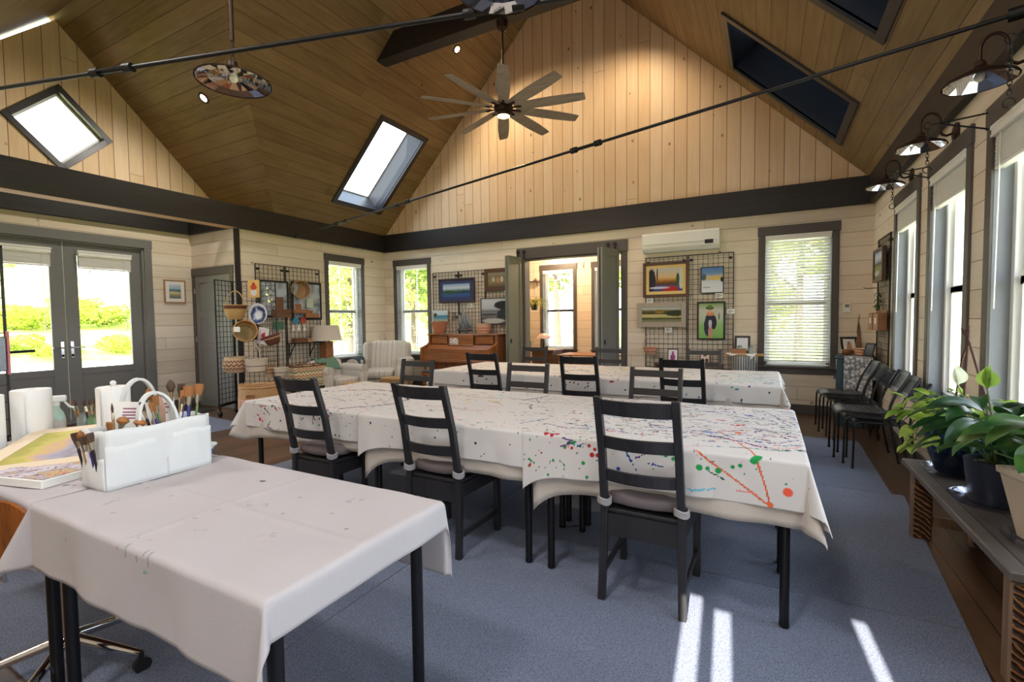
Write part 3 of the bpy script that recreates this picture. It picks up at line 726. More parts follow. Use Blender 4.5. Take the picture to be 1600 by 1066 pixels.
class Paint:
    def __init__(s, U, V):
        s.U, s.V = U, V; s.C = np.zeros(U.shape + (3,), np.float32); s.A = np.zeros(U.shape, np.float32)
    def dot(s, u, v, r, c, a=1.0):
        r = r*.7
        U0 = s.U[0]; V0 = s.V[:, 0]
        i0, i1 = np.searchsorted(U0, [u-r*1.7, u+r*1.7]); j0, j1 = np.searchsorted(V0, [v-r*1.7, v+r*1.7])
        if i1 <= i0 or j1 <= j0: return
        i0 = max(0, i0-1); j0 = max(0, j0-1); i1 += 1; j1 += 1
        d = np.hypot(s.U[j0:j1, i0:i1]-u, s.V[j0:j1, i0:i1]-v); r = max(r, (U0[1]-U0[0])*.62)
        k = np.clip(1.5 - d/r, 0, 1)*a; m = k > s.A[j0:j1, i0:i1]*.5
        m &= k > .02
        s.C[j0:j1, i0:i1][m] = lin(c)[:3]; s.A[j0:j1, i0:i1] = np.maximum(s.A[j0:j1, i0:i1], k)
    def line(s, pts, w, c, a=1.0, jit=.3, brk=0.0):
        for (p, q) in zip(pts[:-1], pts[1:]):
            L = math.hypot(q[0]-p[0], q[1]-p[1]); n = max(2, int(L/(w*.8)))
            for k in range(n):
                if rng.random() < brk: continue
                f = k/n; s.dot(p[0]+(q[0]-p[0])*f+rng.gauss(0, w*jit), p[1]+(q[1]-p[1])*f+rng.gauss(0, w*jit), w*rng.uniform(.6, 1.2), c, a)
    def splat(s, u0, u1, v0, v1, n, cols, r=(.002, .007), dash=.3):
        for _ in range(n):
            u, v = rng.uniform(u0, u1), rng.uniform(v0, v1); c = rng.choice(cols); q = rng.uniform(*r) if rng.random() < .85 else r[1]*1.6
            if rng.random() < dash:
                a = rng.uniform(-.9, .9); L = rng.uniform(.02, .09); s.line([(u, v), (u+L*math.cos(a), v+L*math.sin(a)*.7)], q*.8, c, .9, .4, .25)
            else: s.dot(u, v, q, c)
    def curl(s, u, v, r, c, w=.005, a0=0, a1=5, sq=.6, brk=.3):
        pts = [(u+r*math.cos(t)*(1+.15*math.sin(3*t)), v+sq*r*math.sin(t)) for t in np.linspace(a0, a1, 24)]; s.line(pts, w, c, .95, .5, brk)
def cloth(name, label, x0, x1, y0, y1, z, l, r, f, bk, res, mat, paint=None, seed=0, wave=.012, flare=.05, group=None, dips=(), psi=.5, cat='tablecloth', crease=(), rnd=.6):
    rs = np.random.RandomState(seed)
    def axis(a, b_, m, n_):
        return np.arange(a-m, b_+n_+1e-6, ((b_+n_)-(a-m))/max(2, round(((b_+n_)-(a-m))/res)))
    u = axis(x0, x1, l, r); v = axis(y0, y1, f, bk); U, V = np.meshgrid(u, v); rr = .008
    P = np.zeros(U.shape + (3,))
    ph = rs.rand(8)*6.28
    ax_ = np.where(U < x0, x0-U, np.where(U > x1, U-x1, 0)); sx = np.where(U < x0, -1, 1)
    by_ = np.where(V < y0, y0-V, np.where(V > y1, V-y1, 0)); sy = np.where(V < y0, -1, 1)
    # hem dips: extra length of the front hang (stretches the drop locally)
    dipk = np.ones_like(U)
    for (uc, wd, amt) in dips: dipk += np.where(V < y0, amt*np.exp(-np.abs(U-uc)/wd), 0)
    def drop(d): # horizontal, vertical travel round the table edge
        th = np.minimum(d/rr, PI/2); h = rr*np.sin(th); zz = rr*(1-np.cos(th)) + np.maximum(d-rr*PI/2, 0); return h, zz
    hx, zx = drop(ax_); hy, zy = drop(by_*dipk)
    ex = np.where(ax_ > 0, np.where(sx < 0, x0, x1), U); ey = np.where(by_ > 0, np.where(sy < 0, y0, y1), V)
    # side drape waves
    def ss(t): t = np.clip(t, 0, 1); return t*t*(3-2*t)
    edgex = ss(np.minimum(V-y0, y1-V)/.18); edgey = ss(np.minimum(U-x0, x1-U)/.18)
    wy = (np.sin(U*11+ph[0])+.6*np.sin(U*23+ph[1])+.4*np.sin(U*5+ph[2]))*wave*zy/.25
    wx = (np.sin(V*12+ph[3])+.6*np.sin(V*21+ph[4]))*wave*zx/.25
    only_x = (ax_ > 0) & (by_ == 0); only_y = (by_ > 0) & (ax_ == 0); both = (ax_ > 0) & (by_ > 0)
    X = np.where(only_x, ex+sx*(hx+np.maximum(wx*edgex, -.006)+flare*.25*zx), U); Y = np.where(only_y, ey+sy*(hy+np.maximum(wy*edgey, -.006)+flare*.25*zy), V)
    Z = z - np.where(only_x, zx, 0) - np.where(only_y, zy, 0)
    rad_ = np.hypot(ax_, by_*dipk); rad_ = rad_*(np.maximum(ax_, by_*dipk)/np.maximum(rad_, 1e-9))**rnd; phi = np.arctan2(by_, np.maximum(ax_, 1e-9))
    q = np.sin(2*phi); pm = np.zeros_like(U)
    for cx_ in (-1, 1):
        for cy_ in (-1, 1): pm = np.where((sx == cx_) & (sy == cy_), psi.get((cx_, cy_), .3) if isinstance(psi, dict) else psi, pm)
    ps = pm*np.clip(q, 0, 1)**.8; hh, zz = drop(rad_)
    az = PI/4 + (phi-PI/4)*.75
    out = hh + np.maximum(zz-rr, 0)*np.sin(ps) + flare*.25*zz
    X = np.where(both, ex+sx*out*np.cos(az), X); Y = np.where(both, ey+sy*out*np.sin(az), Y); Z = np.where(both, z-rr-np.maximum(zz-rr, 0)*np.cos(ps), Z)
    top = (ax_ == 0) & (by_ == 0)
    Z = Z + np.where(top, .0022*(np.sin(U*7+ph[5])*np.sin(V*9+ph[6])+.6*np.sin(U*19+V*13+ph[7]))+.002, 0)
    for (axn, pos) in crease:
        D = (U-pos) if axn == 'x' else (V-pos); Z = Z + np.where(top, .005*np.exp(-(D/.009)**2), 0)
    P = np.stack([X, Y, Z], -1); nv, nu = U.shape
    idx = np.arange(nv*nu).reshape(nv, nu)
    F = np.stack([idx[:-1, :-1], idx[:-1, 1:], idx[1:, 1:], idx[1:, :-1]], -1).reshape(-1, 4)
    o3 = np.array([(x0+x1)/2, (y0+y1)/2, z])
    o = np_mesh(name, (P-o3).reshape(-1, 3), F, mat); o.location = o3
    pa = Paint(U, V)
    if paint: paint(pa)
    att = o.data.color_attributes.new('paint', 'FLOAT_COLOR', 'POINT')
    att.data.foreach_set('color', np.concatenate([pa.C, pa.A[..., None]], -1).astype(np.float32).ravel())
    so = o.modifiers.new('cloth thickness', 'SOLIDIFY'); so.thickness = .0016; so.offset = 1
    tag(o, label, cat, group); return o

NAVY, BLUE, SKY, RED, ORANGE, GREEN, DKG, BLACK, PURP, YEL, PINK, TEAL = (34, 38, 92), (44, 78, 160), (110, 186, 214), (176, 40, 44), (226, 106, 60), (40, 146, 78), (24, 92, 74), (28, 26, 30), (86, 54, 122), (224, 204, 96), (226, 150, 150), (60, 150, 160)
XS = [(-3.66, -2.43), (-2.38, -1.15), (-1.10, .125)]
where = ['at the basket display end', 'under the middle cloth', 'at the plant bench end']
for k, (a, c) in enumerate(XS):
    for j, (y0, y1, nm) in enumerate(((2.36, 2.96, 'near row, front half'), (2.985, 3.585, 'near row, back half'))):
        make_table('work_table', 'white table in the %s, %s' % (nm, where[k]), a, c, y0, y1, 'tables of the near painted row')
    for j, (y0, y1, nm) in enumerate(((4.845, 5.445, 'far row, front half'), (5.49, 6.09, 'far row, back half'))):
        make_table('work_table', 'white table in the %s, %s' % (nm, where[k]), a-.02, c-.02, y0, y1, 'tables of the far painted row')
GC = 'canvas cloths of the near painted row'
def paint_right(p):
    p.splat(-1.15, .2, 2.5, 3.65, 820, [NAVY, NAVY, BLUE, PURP, BLACK, NAVY, RED, TEAL, DKG, PURP], (.003, .0075), .5)
    p.splat(-1.2, -.78, 2.1, 2.5, 60, [GREEN, DKG, RED, BLACK, GREEN], (.003, .007), .05); p.splat(-.3, .45, 2.1, 3.6, 70, [NAVY, PURP, GREEN, PINK], (.002, .005), .1)
    p.splat(-1.1, -.2, 2.2, 2.9, 160, [BLUE, PURP, DKG, PINK], (.002, .004), .4)
    for u, v, r in ((-1.045, 2.335, .022), (-1.01, 2.325, .016), (-.985, 2.34, .02)): p.dot(u, v, r, RED)
    for u, v, r in ((-.80, 2.29, .013), (-.77, 2.275, .012), (-.785, 2.245, .017), (-.755, 2.245, .015), (-.735, 2.28, .012), (-.71, 2.3, .014)): p.dot(u, v, r, RED)
    for u, v, r in ((-.83, 2.2, .014), (-.81, 2.13, .012), (-1.0, 2.2, .011), (-1.03, 2.13, .01), (-.93, 2.27, .008), (-.88, 2.3, .011)): p.dot(u, v, r, GREEN)
    p.line([(-.725, 2.27), (-.735, 2.21), (-.745, 2.17)], .008, BLACK); p.dot(-.65, 2.19, .014, BLUE)
    p.line([(-.3, 2.34), (-.22, 2.28), (-.1, 2.2), (.0, 2.13), (.02, 2.12)], .0045, ORANGE, 1, .2); p.line([(-.12, 2.55), (-.06, 2.42), (-.03, 2.3), (.0, 2.2), (.02, 2.12)], .0045, ORANGE, 1, .2); p.dot(.02, 2.122, .016, ORANGE)
    for u, v, r in ((-.42, 2.29, .017), (-.385, 2.275, .013), (-.355, 2.265, .015), (-.27, 2.25, .02), (-.235, 2.25, .013), (-.19, 2.245, .018), (-.13, 2.27, .012), (-.1, 2.28, .013), (-.045, 2.31, .022), (-.03, 2.33, .024)): p.dot(u, v, r, GREEN)
    p.dot(.085, 2.19, .026, (232, 92, 70)); p.dot(-.38, 2.37, .02, ORANGE); p.line([(-.5, 2.37), (-.36, 2.375)], .008, ORANGE, .8)
    p.curl(-.05, 2.75, .17, RED, .006, .3, 3.6); p.curl(-.04, 2.72, .17, PURP, .007, 3.6, 6.6); p.curl(.0, 2.66, .2, ORANGE, .005, 3.5, 5.8); p.dot(-.13, 2.78, .024, ORANGE)
    p.line([(-.6, 2.62), (-.4, 2.68), (-.2, 2.62), (-.05, 2.55), (.06, 2.5)], .007, PURP, 1, .6, .2); p.line([(-.15, 2.45), (.1, 2.5)], .006, DKG, 1, .5)
    p.line([(-.3, 3.3), (-.1, 3.2), (.05, 3.3), (.12, 3.05)], .007, NAVY, 1, .6, .3); p.line([(-.55, 3.2), (-.45, 3.1), (-.5, 3.0), (-.35, 2.98)], .008, BLACK, 1, .6, .2)
    p.line([(-.62, 2.3), (-.56, 2.2), (-.54, 2.16)], .007, BLUE, 1, .3, .2); p.line([(-.42, 2.18), (-.3, 2.14), (-.2, 2.16)], .005, SKY, 1, .3, .2); p.curl(-.75, 2.95, .12, TEAL, .006, 0, 4, .7, .4)
    p.line([(-.55, 3.35), (-.35, 3.3), (-.2, 3.38), (-.05, 3.26)], .009, BLUE, .9, .8, .3); p.line([(.0, 3.45), (.15, 3.1)], .006, NAVY, 1, .5, .3)
    p.line([(-.95, 2.36), (-.8, 2.45), (-.7, 2.6)], .006, RED, .9, .6, .4)
def paint_mid(p):
    p.splat(-2.4, -1.1, 2.4, 3.65, 300, [BLACK, NAVY, RED, TEAL, PURP, PINK, SKY], (.003, .007), .35); p.splat(-2.35, -1.15, 2.14, 2.42, 40, [BLACK, NAVY, BLACK], (.003, .007), .15)
    p.line([(-1.55, 3.5), (-1.6, 3.35), (-1.66, 3.25)], .01, BLACK, 1, .3); p.line([(-1.62, 3.12), (-1.5, 3.1), (-1.48, 3.0), (-1.43, 2.95)], .008, (60, 30, 50), 1, .3)
    p.curl(-1.9, 3.05, .14, YEL, .01, .5, 4.6, .6, .2); p.dot(-1.72, 2.98, .02, YEL); p.curl(-1.85, 3.42, .1, SKY, .009, 0, 5, .6, .4); p.line([(-2.2, 2.75), (-2.0, 2.78), (-1.85, 2.73), (-1.7, 2.74)], .006, RED, .9, .5, .3); p.dot(-1.93, 2.75, .014, RED)
    p.curl(-1.4, 3.3, .16, NAVY, .005, 1, 4, .6, .4); p.line([(-2.3, 3.3), (-2.0, 3.2), (-1.8, 3.3), (-1.5, 3.22), (-1.25, 3.3)], .004, BLACK, .9, .8, .4); p.curl(-2.1, 3.25, .15, PINK, .006, 0, 4, .6, .5)
    p.line([(-1.3, 2.5), (-1.25, 2.6), (-1.2, 2.72)], .005, BLUE, 1, .4, .3)
def paint_left(p):
    p.splat(-3.7, -2.4, 2.3, 3.65, 300, [NAVY, RED, BLACK, PINK, NAVY, PURP, (150, 90, 80)], (.003, .007), .35); p.splat(-3.6, -2.45, 2.12, 2.5, 130, [RED, BLACK, DKG, RED, GREEN, NAVY], (.003, .007), .12)
    p.line([(-3.5, 2.95), (-3.2, 3.2), (-2.9, 3.22), (-2.65, 3.1), (-2.5, 2.9), (-2.48, 2.72), (-2.58, 2.58), (-2.66, 2.46), (-2.7, 2.4)], .015, NAVY, 1, .3, .1); p.dot(-2.7, 2.4, .017, BLUE)
    p.line([(-3.2, 2.9), (-2.9, 3.05), (-2.7, 2.95)], .010, NAVY, .9, .5, .3); p.line([(-3.45, 2.7), (-3.1, 2.72), (-2.9, 2.65)], .008, NAVY, .9, .6, .3)
    for u, v, r in ((-3.5, 2.2, .02), (-3.47, 2.19, .014), (-3.52, 2.23, .012), (-3.3, 2.3, .01), (-2.75, 2.4, .014), (-2.78, 2.37, .012)): p.dot(u, v, r, (200, 60, 70))
    p.line([(-3.57, 2.33), (-3.5, 2.42), (-3.44, 2.45)], .006, DKG, 1, .4, .2); p.line([(-2.85, 2.35), (-2.88, 2.28), (-2.9, 2.2)], .008, DKG, 1, .5, .2); p.curl(-3.0, 2.6, .1, RED, .005, 1, 5, .6, .5)
cr = [('y', 2.97)]
lab = ['white canvas cloth with a navy paint loop, on the near row toward the baskets', 'white canvas cloth with sparse black and yellow drips, in the middle of the near row', 'white canvas cloth thick with navy, orange and green splatters, on the near row']
llin = ['beige linen cloth showing below the canvas with the navy paint loop', 'beige linen cloth showing below the sparsely dripped canvas of the near row', 'beige linen cloth showing below the canvas with the orange V drip']
cloth('linen_undercloth', llin[0], -3.672, -2.42, 2.347, 3.598, .770, .2, .0, .265, .2, .03, M['linen'], None, 1, .01, group='linen cloths of the near row', dips=((-3.67, .1, .2),))
cloth('linen_undercloth', llin[1], -2.39, -1.14, 2.347, 3.598, .7695, .0, .0, .275, .2, .03, M['linen'], None, 2, .01, group='linen cloths of the near row', dips=((-2.39, .11, .6),))
cloth('linen_undercloth', llin[2], -1.13, .137, 2.347, 3.598, .770, .0, .30, .285, .2, .03, M['linen'], None, 3, .01, group='linen cloths of the near row', dips=((-1.13, .11, .5),), psi=.34, flare=.03)
cloth('canvas_cloth', lab[0], -3.69, -2.36, 2.334, 3.612, .775, .19, .0, .20, .15, .007, M['canvas'], paint_left, 4, .012, group=GC, crease=cr)
cloth('canvas_cloth', lab[1], -2.44, -1.13, 2.33, 3.612, .7785, .0, .0, .20, .15, .007, M['canvas'], paint_mid, 5, .012, group=GC, dips=((-2.44, .11, .5),), crease=cr)
cloth('canvas_cloth', lab[2], -1.185, .156, 2.326, 3.612, .782, .0, .27, .215, .15, .006, M['canvas'], paint_right, 6, .012, group=GC, dips=((-1.185, .11, .5),), crease=cr, psi=.36, flare=.03)
# far row
def pf(c1, c2):
    def f(p):
        u0, u1 = p.U.min(), p.U.max(); p.splat(u0, u1, 4.65, 6.1, 200, c1, (.003, .008), .35)
        for _ in range(7): p.curl(rng.uniform(u0+.2, u1-.2), rng.uniform(4.9, 5.9), rng.uniform(.08, .2), rng.choice(c2), .009, 0, 4.5, .6, .4)
    return f
GF = 'canvas cloths of the far painted row'; GL = 'linen cloths of the far row'
XF = [(-3.72, -2.42), (-2.45, -1.13), (-1.16, .118)]
fl_ = ['white canvas cloth nearly bare of paint, on the far row in front of the piano', 'white canvas cloth flecked black and red, in the middle of the far row', 'white canvas cloth washed with pale green, on the far row by the blinded window']
fn_ = ['beige linen cloth hanging below the nearly bare canvas before the piano', 'beige linen cloth hanging below the middle canvas of the far row', 'beige linen cloth hanging below the pale green canvas of the far row']
pal = [([BLACK, NAVY, (180, 160, 170)], [(210, 200, 200)]), ([BLACK, NAVY, RED, BLACK], [TEAL, YEL, NAVY]), ([NAVY, TEAL, PURP, (120, 170, 130)], [(150, 200, 160), (170, 210, 180), SKY])]
for k, (a, c) in enumerate(XF):
    cloth('linen_undercloth', fn_[k], a+.012, c-.012, 4.835, 6.1, .770, .2 if k == 0 else 0, .2 if k == 2 else 0, .26, .2, .035, M['linen'], None, 11+k, .012, group=GL)
    cloth('canvas_cloth', fl_[k], a, c, 4.824, 6.112, .775+.003*k, .16 if k == 0 else 0, .16 if k == 2 else 0, .175, .15, .016, M['canvas'], pf(*pal[k]), 21+k, .012, group=GF, crease=[('y', 5.46)])
# ---------------------------------------------------------------- supply tables in front
make_table('work_table', 'white table on black legs under the plain sheet, standing closest to the camera', -2.245, -1.005, .672, 1.292, None)
make_table('work_table', 'white table on black legs carrying paper towel rolls and the paint palette', -3.6, -2.3, .672, 1.292, None)
def stains(p):
    for _ in range(16):
        u, v = rng.uniform(-2.1, -1.1), rng.uniform(.5, 1.2)
        p.line([(u, v), (u+rng.uniform(-.05, .08), v+rng.uniform(-.02, .04))], rng.uniform(.004, .01), rng.choice([(178, 174, 172), (172, 174, 166), (168, 164, 168)]), .8, .9, .45)
    for _ in range(7): u = rng.uniform(-1.66, -1.42); p.line([(u, .66), (u+rng.uniform(-.01, .01), .63-rng.uniform(0, .02))], .003, (150, 154, 150), .6, .2, .3)
    for _ in range(7): p.dot(rng.uniform(-2.1, -1.1), rng.uniform(.5, 1.2), .004, (150, 142, 142), .8)
    p.line([(-1.5, .6), (-1.48, .595)], .004, (110, 160, 146), .6); p.line([(-1.75, 1.16), (-1.725, 1.163)], .004, (80, 86, 84))
cloth('supply_sheet', 'plain off-white sheet with grey smudges, on the nearest table under the brush caddy', -2.262, -.985, .652, 1.31, .775, .25, .10, .225, .27, .012, M['sheet'], stains, 31, .008, rnd=.25, flare=.05, psi={(-1, -1): .46, (1, -1): .3, (1, 1): .12, (-1, 1): .3}, crease=[('y', .95), ('x', -1.62)])
def stains2(p):
    for _ in range(160): p.dot(rng.uniform(-3.6, -2.3), rng.uniform(.5, 1.3), rng.uniform(.004, .02), rng.choice([(150, 146, 150), (120, 118, 124), (176, 160, 160), (110, 120, 140)]), rng.uniform(.4, .8))
cloth('supply_sheet', 'grey-smudged sheet on the table with the paper towel rolls', -3.62, -2.285, .655, 1.31, .771, .2, .0, .16, .2, .014, M['sheet'], stains2, 32, .008)
# ---------------------------------------------------------------- ladder-back chairs
def post_pts(sx): return [(sx*.192, -.228, 0), (sx*.186, -.205, .30), (sx*.183, -.203, .46), (sx*.179, -.252, .75), (sx*.176, -.335, 1.03)]
def strip(bm, pts, w, h):
    vs = []; n = len(pts)
    for p in pts:
        x, y, z = p
        for dx, dy in ((-w/2, -h/2), (w/2, -h/2), (w/2, h/2), (-w/2, h/2)): vs.append((x+dx, y+dy, z))
    fs = [(0, 3, 2, 1), tuple(4*(n-1)+i for i in range(4))]
    for i in range(n-1):
        for k in range(4): fs.append((4*i+k, 4*i+(k+1) % 4, 4*i+4+(k+1) % 4, 4*i+4+k))
    bm._add(vs, fs)
def back_y(z):
    pts = post_pts(1)
    for p, q in zip(pts[:-1], pts[1:]):
        if p[2] <= z <= q[2]: f = (z-p[2])/(q[2]-p[2]); return p[1]+(q[1]-p[1])*f
    return pts[-1][1]
def slat(bm, z0, z1, hw, bow, th=.016, n=10, arch=0.0):
    vs = []; fs = []
    for i in range(n+1):
        x = -hw+2*hw*i/n; c = bow*(1-(x/hw)**2); a = arch*(1-(x/hw)**2)
        for z in (z0, z1+a):
            y = back_y(min(z, 1.03))-c; vs += [(x, y-th/2, z), (x, y+th/2, z)]
    for i in range(n):
        o = 4*i; fs += [(o, o+4, o+6, o+2), (o+1, o+3, o+7, o+5), (o, o+1, o+5, o+4), (o+2, o+6, o+7, o+3)]
    fs += [(0, 2, 3, 1), (4*n, 4*n+1, 4*n+3, 4*n+2)]
    bm._add(vs, fs)
def ladder_chair(label, loc, rz=0.0):
    t = thing('ladder_back_chair', label, 'chair', loc, rz)
    b = Mb(); b.prism([(-.19, -.2), (.19, -.2), (.222, .225), (-.222, .225)], .022, Tr(0, 0, .432)); bevel(b.build('seat', M['chair_black'], t), .006)
    for sx in (-1, 1):
        b = Mb(); strip(b, post_pts(sx), .036, .036); bevel(b.build('leg', M['chair_black'], t), .004)
    for sx in (-1, 1):
        b = Mb(); strip(b, [(sx*.2, .21, 0), (sx*.2, .205, .432)], .036, .036); bevel(b.build('leg', M['chair_black'], t), .004)
    for z0, z1 in ((.945, 1.018), (.772, .836), (.603, .665)):
        b = Mb(); slat(b, z0, z1, .17, .036); bevel(b.build('slat', M['chair_black'], t), .003)
    b = Mb()
    b.bar((-.175, -.2, .375), (.175, -.2, .375), .018, .11); b.bar((-.19, .2, .395), (.19, .2, .395), .018, .07)
    for sx in (-1, 1): b.bar((sx*.186, -.2, .39), (sx*.2, .2, .39), .018, .08)
    b.build('apron', M['chair_black'], t)
    for sx in (-1, 1):
        b = Mb(); b.bar((sx*.19, -.215, .13), (sx*.2, .2, .13), .016, .038); bevel(b.build('stretcher', M['chair_black'], t), .003)
    return t
C0 = ladder_chair('ladder-back chair with grey cushion at the canvas with the orange V drip', (-.522, 2.475, .0085))
GCH = 'black ladder-back chairs at the painted tables'
C0['group'] = GCH
dup(C0, (-1.765, 2.475, .0085), rad(0), 'ladder-back chair with grey cushion before the sparsely dripped middle canvas')
dup(C0, (-2.76, 2.42, .0085), rad(1), 'ladder-back chair with grey cushion before the navy-looped canvas')
dup(C0, (-2.84, 4.86, .0085), rad(3), 'black ladder-back chair at the near side of the far row, toward the piano')
dup(C0, (-1.685, 4.82, .0085), rad(4), 'black ladder-back chair at the near side of the far row, middle of three')
dup(C0, (-.67, 4.79, .0085), rad(-1), 'black ladder-back chair at the near side of the far row, below the boy painting')
# second kind: flat straight slats, seen across the tables
def plain_chair(label, loc, rz):
    t = thing('slat_back_chair', label, 'chair', loc, rz, 'black slat-back chairs on the far sides of the tables')
    b = Mb(); b.prism([(-.2, -.19), (.2, -.19), (.215, .21), (-.215, .21)], .022, Tr(0, 0, .432)); bevel(b.build('seat', M['chair_black'], t), .006)
    for sx in (-1, 1):
        b = Mb(); strip(b, [(sx*.195, -.24, 0), (sx*.195, -.205, .44), (sx*.195, -.30, .985)], .034, .036); bevel(b.build('leg', M['chair_black'], t), .003)
    for sx in (-1, 1):
        b = Mb(); strip(b, [(sx*.195, .19, 0), (sx*.195, .19, .432)], .034, .034); bevel(b.build('leg', M['chair_black'], t), .003)
    def yb(z): return -.205-.095*(z-.44)/.545
    for z in (.935, .785, .635):
        b = Mb(); b.bar((-.18, yb(z), z), (.18, yb(z), z), .018, .055, (0, -.17, 1)); bevel(b.build('slat', M['chair_black'], t), .002)
    b = Mb(); b.bar((-.18, -.205, .39), (.18, -.205, .39), .018, .07); b.bar((-.18, .19, .39), (.18, .19, .39), .018, .07)
    for sx in (-1, 1): b.bar((sx*.195, -.2, .39), (sx*.195, .19, .39), .018, .07)
    b.build('apron', M['chair_black'], t)
    for sx in (-1, 1):
        b = Mb(); b.bar((sx*.195, -.22, .16), (sx*.195, .19, .16), .016, .035); bevel(b.build('stretcher', M['chair_black'], t), .002)
    return t
S0 = plain_chair('black slat-back chair across the near row, toward the armchairs', (-3.28, 3.69, .0085), rad(180))
dup(S0, (-1.97, 3.70, .0085), rad(181), 'black slat-back chair across the near row, behind the sparsely dripped canvas')
dup(S0, (-.81, 3.71, .0085), rad(179), 'black slat-back chair across the near row, behind the thickly splattered canvas')
dup(S0, (-3.18, 6.37, .0085), rad(178), 'black slat-back chair across the far row, left of the barn doorway')
dup(S0, (-1.98, 6.37, .0085), rad(180), 'black slat-back chair across the far row, before the folded dark barn door')
dup(S0, (-.72, 6.37, .0085), rad(181), 'black slat-back chair across the far row, below the boy painting')
# seat cushions with tie straps
M['cushion'] = flat((108, 97, 97), .8, var=.08, scale=60, bumpy=.15, name='taupe_cushion'); M['strap'] = flat((150, 146, 146), .85, var=.05, scale=90, bumpy=.2, name='grey_strap')
def cushion(label, loc, rz):
    t = thing('seat_cushion', label, 'cushion', (loc[0], loc[1], .466), rz, 'grey cushions on the near chairs')
    def f(u, v):
        a = 2*PI*u; q = PI*(v-.5); cs = math.cos(q); sp = lambda c, e: math.copysign(abs(c)**e, c)
        return (.195*sp(math.cos(a), .45)*sp(cs, .5), .0+.2*sp(math.sin(a), .45)*sp(cs, .5), .042+.042*sp(math.sin(q), .65)+.003*math.sin(9*a)*cs)
    b = Mb(); b.grid(f, 48, 12, True, True); b.build('pad', M['cushion'], t)
    for sx in (-1, 1):
        b = Mb(); pts = [(sx*.183+.031*math.cos(a), -.205+.031*math.sin(a), .036+.004*math.sin(2*a)) for a in np.linspace(0, 2*PI, 17)[:-1]]
        for dz in (-.012, -.004, .004, .012): b.tube([(p[0], p[1], p[2]+dz) for p in pts], .006, 6, True)
        b.build('tie_strap', M['strap'], t)
    return t
cushion('taupe tie-on cushion on the chair at the orange V drip', (-.522, 2.475), 0)
K = cushion('taupe tie-on cushion on the chair at the sparsely dripped middle canvas', (-1.765, 2.475), 0)
cushion('taupe tie-on cushion on the chair at the navy-looped canvas', (-2.76, 2.42), rad(1))
# ---------------------------------------------------------------- carpets
M['carpet'] = None
t = NT('blue_grey_carpet'); co = t.coord(); n1 = t.noise(co, 150, 3, .7); n2 = t.noise(co, 2.5, 3); n3 = t.n('TexVoronoi', out='Distance', inputs={'Vector': co, 'Scale': 190.0})
f = t.m('ADD', t.m('MULTIPLY', n1, .8), t.m('MULTIPLY', n3, .35)); cc = t.ramp(f, [(.32, lin((60, 68, 86))), (.72, lin((132, 138, 154)))]); cc = t.mix(t.m('MULTIPLY', n2, .35), cc, lin((100, 106, 124)))
M['carpet'] = t.bsdf(cc, .95, 0, t.bump(f, .5, .004), .1)
def carpet(label, poly, h=.008, group='pieces of blue-grey carpet'):
    cx = sum(p[0] for p in poly)/len(poly); cy_ = sum(p[1] for p in poly)/len(poly)
    b = Mb(); b.prism([(p[0]-cx, p[1]-cy_) for p in poly], h); o = b.build('carpet', M['carpet']); return tag(o, label, 'carpet', group, (cx, cy_, 0))
carpet('blue-grey carpet piece with the sun stripes, under the chair at the orange V drip', [(-1.795, -.6), (.65, -.6), (.765, 2.4), (.795, 2.742), (-1.795, 2.742)])
carpet('blue-grey carpet piece reaching under the near painted row to the stacked chairs', [(-1.795, 2.748), (.796, 2.748), (.945, 4.62), (-1.795, 4.62)])
carpet('blue-grey carpet piece under the far painted row', [(-4.25, 4.626), (.868, 4.626), (.902, 6.45), (-4.25, 6.45)])
carpet('blue-grey carpet piece below the brush caddy and the navy-looped canvas', [(-4.25, .69), (-1.8, .69), (-1.8, 4.62), (-4.25, 4.62)])
carpet('blue-grey rug on the boards inside the French doors', [(-8.0, 1.9), (-6.25, 1.9), (-6.25, 4.0), (-8.0, 4.15)])
